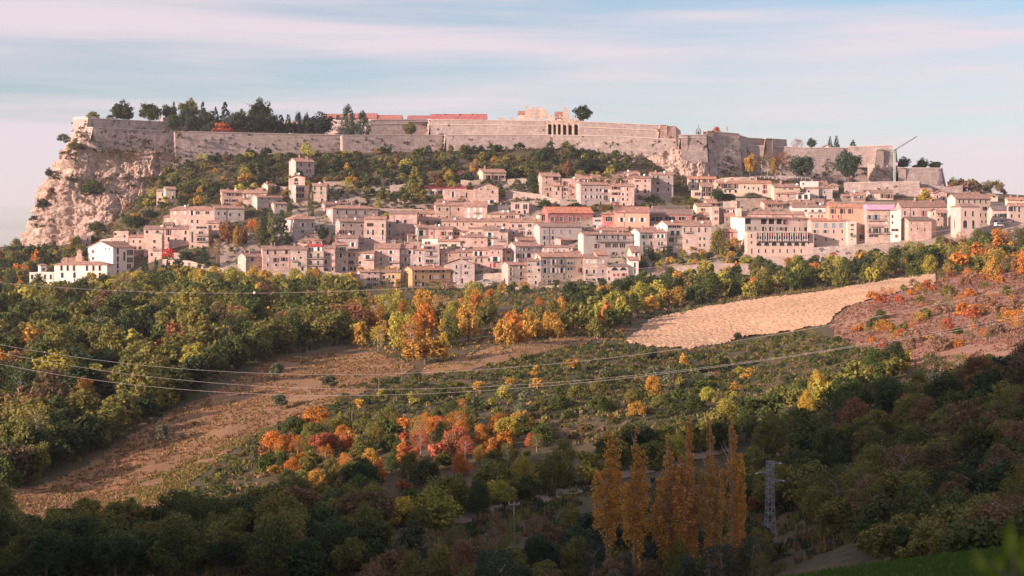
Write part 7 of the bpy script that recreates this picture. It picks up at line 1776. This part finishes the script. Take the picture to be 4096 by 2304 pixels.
def pole(px, yt, yb, label, r=0.12, mat='wood', arm=None, Y=None, cat='utility pole', name='utility_pole'):
    Y = Y or ground_y(px, yb); b = at(px, yb, Y); h = (yb - yt) * Y / F
    t = thing(name, label, cat, b, 0.2)
    m = MB(); m.tube([(0, 0, -0.8), (0, 0, h)], [r, r * 0.7], 6); m.build('post', M[mat], t)
    if arm:
        m = MB(); m.box(-arm, arm, -0.06, 0.06, h - 0.3, h - 0.18); a = m.build('crossarm', M[mat], t)
        for s in (-1, 0, 1):
            m = MB(); m.tube([(s * arm * .9, 0, h - .18), (s * arm * .9, 0, h + .08)], 0.05, 5); m.build('insulator', M['dish'], a)
    else:
        m = MB(); m.tube([(0, 0, h + 0.003), (0, 0, h + 0.1)], r * 0.8, 6); m.build('cap', M[mat], t)
pole(1608, 1452, 1532, 'thin pale pole on the meadow, taller of two')
pole(1516, 1512, 1566, 'short pale pole on the meadow left of the taller one')
pole(1408, 1650, 1706, 'leaning thin pole over the purple thicket')
pole(2275, 1220, 1262, 'small wooden pole beyond the small orange stand')
pole(2056, 2010, 2190, 'white pole with crossarm among the birches', 0.13, 'concrete', 0.75, Y=205)
pole(3524, 742, 850, 'tall thin mast between the right hand houses', 0.13, 'iron', Y=838, cat='mast', name='mast')
pole(2035, 1110, 1205, 'lamp post on the street below the corner house', 0.10, 'iron', Y=745, cat='lamp post', name='lamp_post')
pole(2610, 812, 868, 'wooden pole above the crimson house', 0.12, 'wood', Y=838)
pole(2038, 715, 755, 'street lamp pole right of the cream house', 0.08, 'iron', Y=838, cat='lamp post', name='lamp_post')
def cable(label, pts, r=0.05, Y0=285, Y1=330, name='power_cable'):
    xs = np.array([p[0] for p in pts], float); ys = np.array([p[1] for p in pts], float)
    co = np.polyfit((xs - xs.mean()) / 1000, ys, min(3, len(xs) - 1))
    m = MB(); P = []
    for px in np.linspace(xs[0], xs[-1], 70):
        s = (px - xs[0]) / (xs[-1] - xs[0]); Y = Y0 + (Y1 - Y0) * s
        py = float(np.polyval(co, (px - xs.mean()) / 1000)); P.append(tuple(at(px, py, Y)))
    m.tube(P, r, 5)
    o = m.build(name, M['cable']); tag(o, label, 'cable', 'overhead cables over the valley')
    return o
cable('uppermost of the three pale cables sagging over the meadow', [(-300, 1318), (0, 1375), (400, 1437), (900, 1488), (1300, 1502), (1700, 1494), (2200, 1456), (2560, 1410), (3400, 1290), (4300, 1100)], 0.026)
cable('middle of the three pale cables sagging over the meadow', [(-300, 1345), (0, 1403), (700, 1515), (1300, 1562), (1700, 1558), (2300, 1518), (2700, 1478), (3500, 1375), (4300, 1220)], 0.026, 275, 320)
cable('lowest of the three pale cables sagging over the meadow', [(-300, 1392), (0, 1450), (450, 1530), (900, 1573), (1300, 1584), (1700, 1577), (2100, 1548), (2700, 1480), (3500, 1385), (4300, 1240)], 0.028, 265, 310)
wc = cable('long cable with a white ball crossing before the lower town', [(-300, 1095), (0, 1130), (350, 1158), (1000, 1172), (1400, 1165), (2000, 1125), (2700, 1060), (3000, 1022), (3400, 975), (4300, 850)], 0.038, 380, 470)
m = MB(); Yb = 380 + 90 * (1018 + 300) / 4600
import bmesh
bm = bmesh.new(); bmesh.ops.create_icosphere(bm, subdivisions=2, radius=0.36); me = bpy.data.meshes.new('marker_ball'); bm.to_mesh(me); bm.free(); me.materials.append(M['dish'])
obj('marker_ball', me, wc, loc=at(1018, 1171, Yb))
cable('upper thin cable in the shaded wood at the lower right', [(3560, 2050), (3720, 2018), (3900, 1972), (4096, 1890), (4200, 1845)], 0.010, 170, 170)
cable('middle thin cable in the shaded wood at the lower right', [(3560, 2082), (3720, 2047), (3900, 1985), (4096, 1892), (4200, 1838)], 0.010, 165, 165)
cable('lowest thin cable in the shaded wood at the lower right', [(3500, 2115), (3690, 2106), (3850, 2080), (4000, 2035), (4200, 1960)], 0.010, 160, 160)

# ---- crane, bell frame, flag, railing
def crane():
    Y = 885.0; b = at(3578, 748, Y); k = Y / F; h = (748 - 603) * k
    t = thing('crane', 'slim green tower crane with a raised lattice jib beside the bastion', 'crane', b, 0)
    m = MB(); lattice(m, (0, 0, -2), (0, 0, h), 0.8, 0.8, 18, 0.085); m.build('mast', M['cgreen'], t)
    m = MB(); j = Vector(((3664 - 3578) * k, -2, (603 - 548) * k)); n = 12
    for s in (-.35, .35): m.tube([(0, s, h), (j.x, j.y + s, h + j.z)], 0.085, 4)
    m.tube([(0, 0, h + 0.7), (j.x, j.y, h + j.z + 0.3)], 0.085, 4)
    for i in range(n):
        p = j * (i / n); q = j * ((i + 1) / n)
        m.tube([(p.x, p.y - .35, h + p.z), (q.x, q.y, h + q.z + .6)], 0.05, 3); m.tube([(q.x, q.y, h + q.z + .6), (q.x, q.y + .35, h + q.z)], 0.05, 3)
    m.build('jib', M['iron'], t)
    m = MB(); m.tube([(0, 0, h), (0, 0, h + 3.6)], 0.08, 4); m.tube([(0, 0, h + 3.6), tuple(j * .55 + Vector((0, 0, h + .5)))], 0.03, 3); m.build('apex', M['cgreen'], t)
    m = MB(); m.box(-1.6, -0.6, -.5, .5, h - .6, h + .5); m.build('counterweight', M['concrete'], t)
    m = MB(); m.box(0.6, 1.7, -.6, .6, h - 8.4, h - 6.6); m.build('cab', M['pink'], t)
crane()
def bell_frame():
    Y = 912.0; b = at(2794, 540, Y); k = Y / F
    t = thing('bell_frame', 'dark iron bell frame with a thin spire on the bastion skyline', 'bell frame', b, 0)
    m = MB(); h = 26 * k
    for x in (-1.3, 1.3):
        for y in (-1.0, 1.0): m.tube([(x, y, -1), (x, y, h * .75)], 0.11, 4)
    for z in (0.35, 0.75):
        m.box(-1.4, 1.4, -1.1, -0.95, h * z, h * z + .16); m.box(-1.4, 1.4, .95, 1.1, h * z, h * z + .16); m.box(-1.4, -1.25, -.95, .95, h * z, h * z + .16); m.box(1.25, 1.4, -.95, .95, h * z, h * z + .16)
    m.build('frame', M['iron'], t)
    m = MB(); m.tube([(0, 0, h * .1), (0, 0, h * .2), (0, 0, h * .5), (0, 0, h * .62)], [.85, .7, .5, .12], 8); m.build('bell', M['iron'], t)
    m = MB()
    for x in (-1.2, 1.2): m.tube([(x, -1, h * .77), (0, 0, h * 1.15)], 0.1, 4); m.tube([(x, 1, h * .77), (0, 0, h * 1.15)], 0.1, 4)
    m.tube([(0, 0, h * 1.1), (0, 0, h * 1.65)], 0.09, 4); m.box(-.3, .3, -.05, .05, h * 1.45, h * 1.52); m.build('spire', M['iron'], t)
bell_frame()
def flag():
    b = at(2911, 531, 914); t = thing('flag', 'hanging pale and red flag on the tall right bastion', 'flag', b, 0)
    m = MB(); m.tube([(0, 0, -1), (0, 0, 3.8)], 0.06, 5); m.build('pole', M['iron'], t)
    for i, mm in enumerate(('green', 'white', 'red')):
        m = MB()
        for j in range(3): m.quad((-.08 - i * .28, -.03 * j, 1.4 + j * .7), (-.08 - (i + 1) * .28, .05 * j, 1.3 + j * .7), (-.08 - (i + 1) * .28, .05 * j + .05, 2.0 + j * .7), (-.08 - i * .28, -.03 * j - .03, 2.1 + j * .7))
        m.build('stripe', M[mm], t)
flag()
def railing(label, pts, h=1.1):
    P = [at(a, b, y) for a, b, y in pts]; t = thing('railing', label, 'railing', P[0], 0)
    for a, b in zip(P[:-1], P[1:]):
        m = MB(); a = a - P[0]; b = b - P[0]
        m.tube([(a.x, a.y, a.z + h), (b.x, b.y, b.z + h)], 0.06, 4); m.tube([(a.x, a.y, a.z + h * .5), (b.x, b.y, b.z + h * .5)], 0.05, 4); m.build('rail', M['white'], t)
        n = max(2, int((b - a).length / 2.2))
        for i in range(n + 1):
            q = a.lerp(b, i / n); m = MB(); m.tube([(q.x, q.y, q.z - .4), (q.x, q.y, q.z + h)], 0.06, 4); m.build('post', M['white'], t)
railing('white street railing under the orange trees of the right wall', [(3025, 712, 893), (3140, 713, 893), (3240, 717, 891)])
railing('thin railing on the skyline of the left bastion', [(296, 477, 936), (352, 474, 912), (460, 479, 920)])

# ---- cars
def car(px, py, label, color, rz=0.0, Y=None, van=False):
    Y = Y or ground_y(px, py); t = thing('parked_car', label, 'car', at(px, py, Y), rz, 'cars parked in the town')
    L, Wc, hb = (4.6, 1.85, 1.0) if van else (4.0, 1.7, 0.82); hr = 1.95 if van else 1.42
    m = MB(); a, b = L / 2, Wc / 2
    prof = [(-a, .3), (a, .3), (a, .62), (a * .92, .72), (a * .5, hb - .02), (a * .25, hr), (-a * (.9 if van else .55), hr), (-a * .94, hb), (-a, .75)]
    for i in range(len(prof)):
        p, q = prof[i], prof[(i + 1) % len(prof)]; m.quad((p[0], b, p[1]), (q[0], b, q[1]), (q[0], -b, q[1]), (p[0], -b, p[1]))
    m.poly([(p[0], -b, p[1]) for p in prof]); m.poly([(p[0], b, p[1]) for p in prof[::-1]])
    m.build('body', M['carpaint'], t, color=color)
    for s in (-1, 1):
        m = MB(); y = s * (b + 0.012)
        q = [(a * .44, y, hb + .03), (a * .22, y, hr - .1), (-a * (.86 if van else .52), y, hr - .1), (-a * .88, y, hb + .03)]
        m.poly(q if s < 0 else q[::-1]); m.build('side_window', M['glass'], t)
        for x in (-a * .62, a * .62):
            m = MB(); m.tube([(x, s * (b - .12), .32), (x, s * (b + .03), .32)], 0.32, 12); w = m.build('wheel', M['rubber'], t)
            m = MB(); m.tube([(x, s * (b + .031), .32), (x, s * (b + .045), .32)], 0.17, 8); m.build('rim', M['steel'], w)
        m = MB(); m.box(a + .002, a + .03, s * b * .7 - .15, s * b * .7 + .15, .56, .68); m.build('headlight', M['dish'], t)
car(1946, 1128, 'small blue grey car parked under the grey gable house', (0.16, 0.22, 0.28), 0.1, Y=762)
car(1962, 1143, 'white car at the end of the street wall below the gable house', (0.75, 0.72, 0.7), 0.0, Y=757)
car(1985, 1142, 'first dark car behind the pale retaining wall', (0.10, 0.10, 0.11), 0.0, Y=757)
car(2008, 1142, 'second dark car behind the pale retaining wall', (0.14, 0.12, 0.12), 0.0, Y=757)
car(2572, 1114, 'red car parked beside the slim white house', (0.5, 0.05, 0.08), 0.1, Y=757)
car(2608, 1112, 'white car parked by the leafless pinkish tree', (0.75, 0.7, 0.66), 0.1, Y=757)
car(3336, 1021, 'red car just showing above the terrace wall right of the hotel', (0.6, 0.05, 0.12), 0, Y=758)
car(3996, 906, 'white pickup parked before the shaded house at the right edge', (0.72, 0.72, 0.74), 0.3, van=True, Y=775)
# ---- blurred leaves close to the lens at the lower right
def near_twig():
    t = thing('leafy_twig', 'green twig with big leaves close by in the lower right corner', 'twig', at(4080, 2420, 9.0), 0)
    m = MB(); k = 9.0 / F
    P = lambda px, py: ((px - 4080) * k, 0, (2420 - py) * k)
    m.tube([P(4080, 2420), P(4060, 2320), P(4050, 2200)], [0.012, 0.01, 0.005], 5); m.tube([P(4060, 2330), P(3980, 2270), P(3900, 2215)], [0.008, 0.006, 0.003], 5); m.build('stem', M['wood'], t)
    for (a, b, c, d, w) in [(3955, 2300, 3885, 2200, 26), (3985, 2310, 4010, 2215, 24), (4050, 2260, 4045, 2075, 26), (4090, 2300, 4110, 2130, 30), (4010, 2330, 3920, 2290, 26), (4060, 2250, 4100, 2190, 24), (3960, 2330, 3975, 2240, 22)]:
        m = MB(); A = Vector(P(a, b)); B = Vector(P(c, d)); ax = (B - A); n = Vector((-ax.z, 0, ax.x)).normalized() * w * k
        prev = None
        for i in range(7):
            s = i / 6; wd = math.sin(math.pi * (0.04 + 0.94 * s)) ** 0.8; c0 = A + ax * s + Vector((0, 0.02 * math.sin(s * 3), 0))
            cur = (tuple(c0 - n * wd + Vector((0, .012, 0))), tuple(c0), tuple(c0 + n * wd + Vector((0, .012, 0))))
            if prev: m.quad(prev[0], prev[1], cur[1], cur[0]); m.quad(prev[1], prev[2], cur[2], cur[1])
            prev = cur
        m.build('leaf', M['leaf'], t, color=(0.16, 0.22, 0.025))
near_twig()
camo.data.dof.use_dof = True
camo.data.dof.focus_distance = 700
camo.data.dof.aperture_fstop = 1.1

def haze():
    m = MB(); m.box(-3200, 3200, -420, 4100, -118, 128)
    mat = bpy.data.materials.new('valley_haze'); mat.use_nodes = True; t = mat.node_tree
    t.nodes.remove(t.nodes['Principled BSDF'])
    v = t.nodes.new('ShaderNodeVolumePrincipled'); v.inputs['Color'].default_value = (0.92, 0.90, 0.98, 1); v.inputs['Density'].default_value = HAZE; v.inputs['Anisotropy'].default_value = 0.2
    t.links.new(v.outputs[0], t.nodes['Material Output'].inputs['Volume'])
    o = m.build('haze', mat); o['kind'] = 'stuff'; o['label'] = 'thin pale haze over the valley and the town'
HAZE = 0.00007
haze()
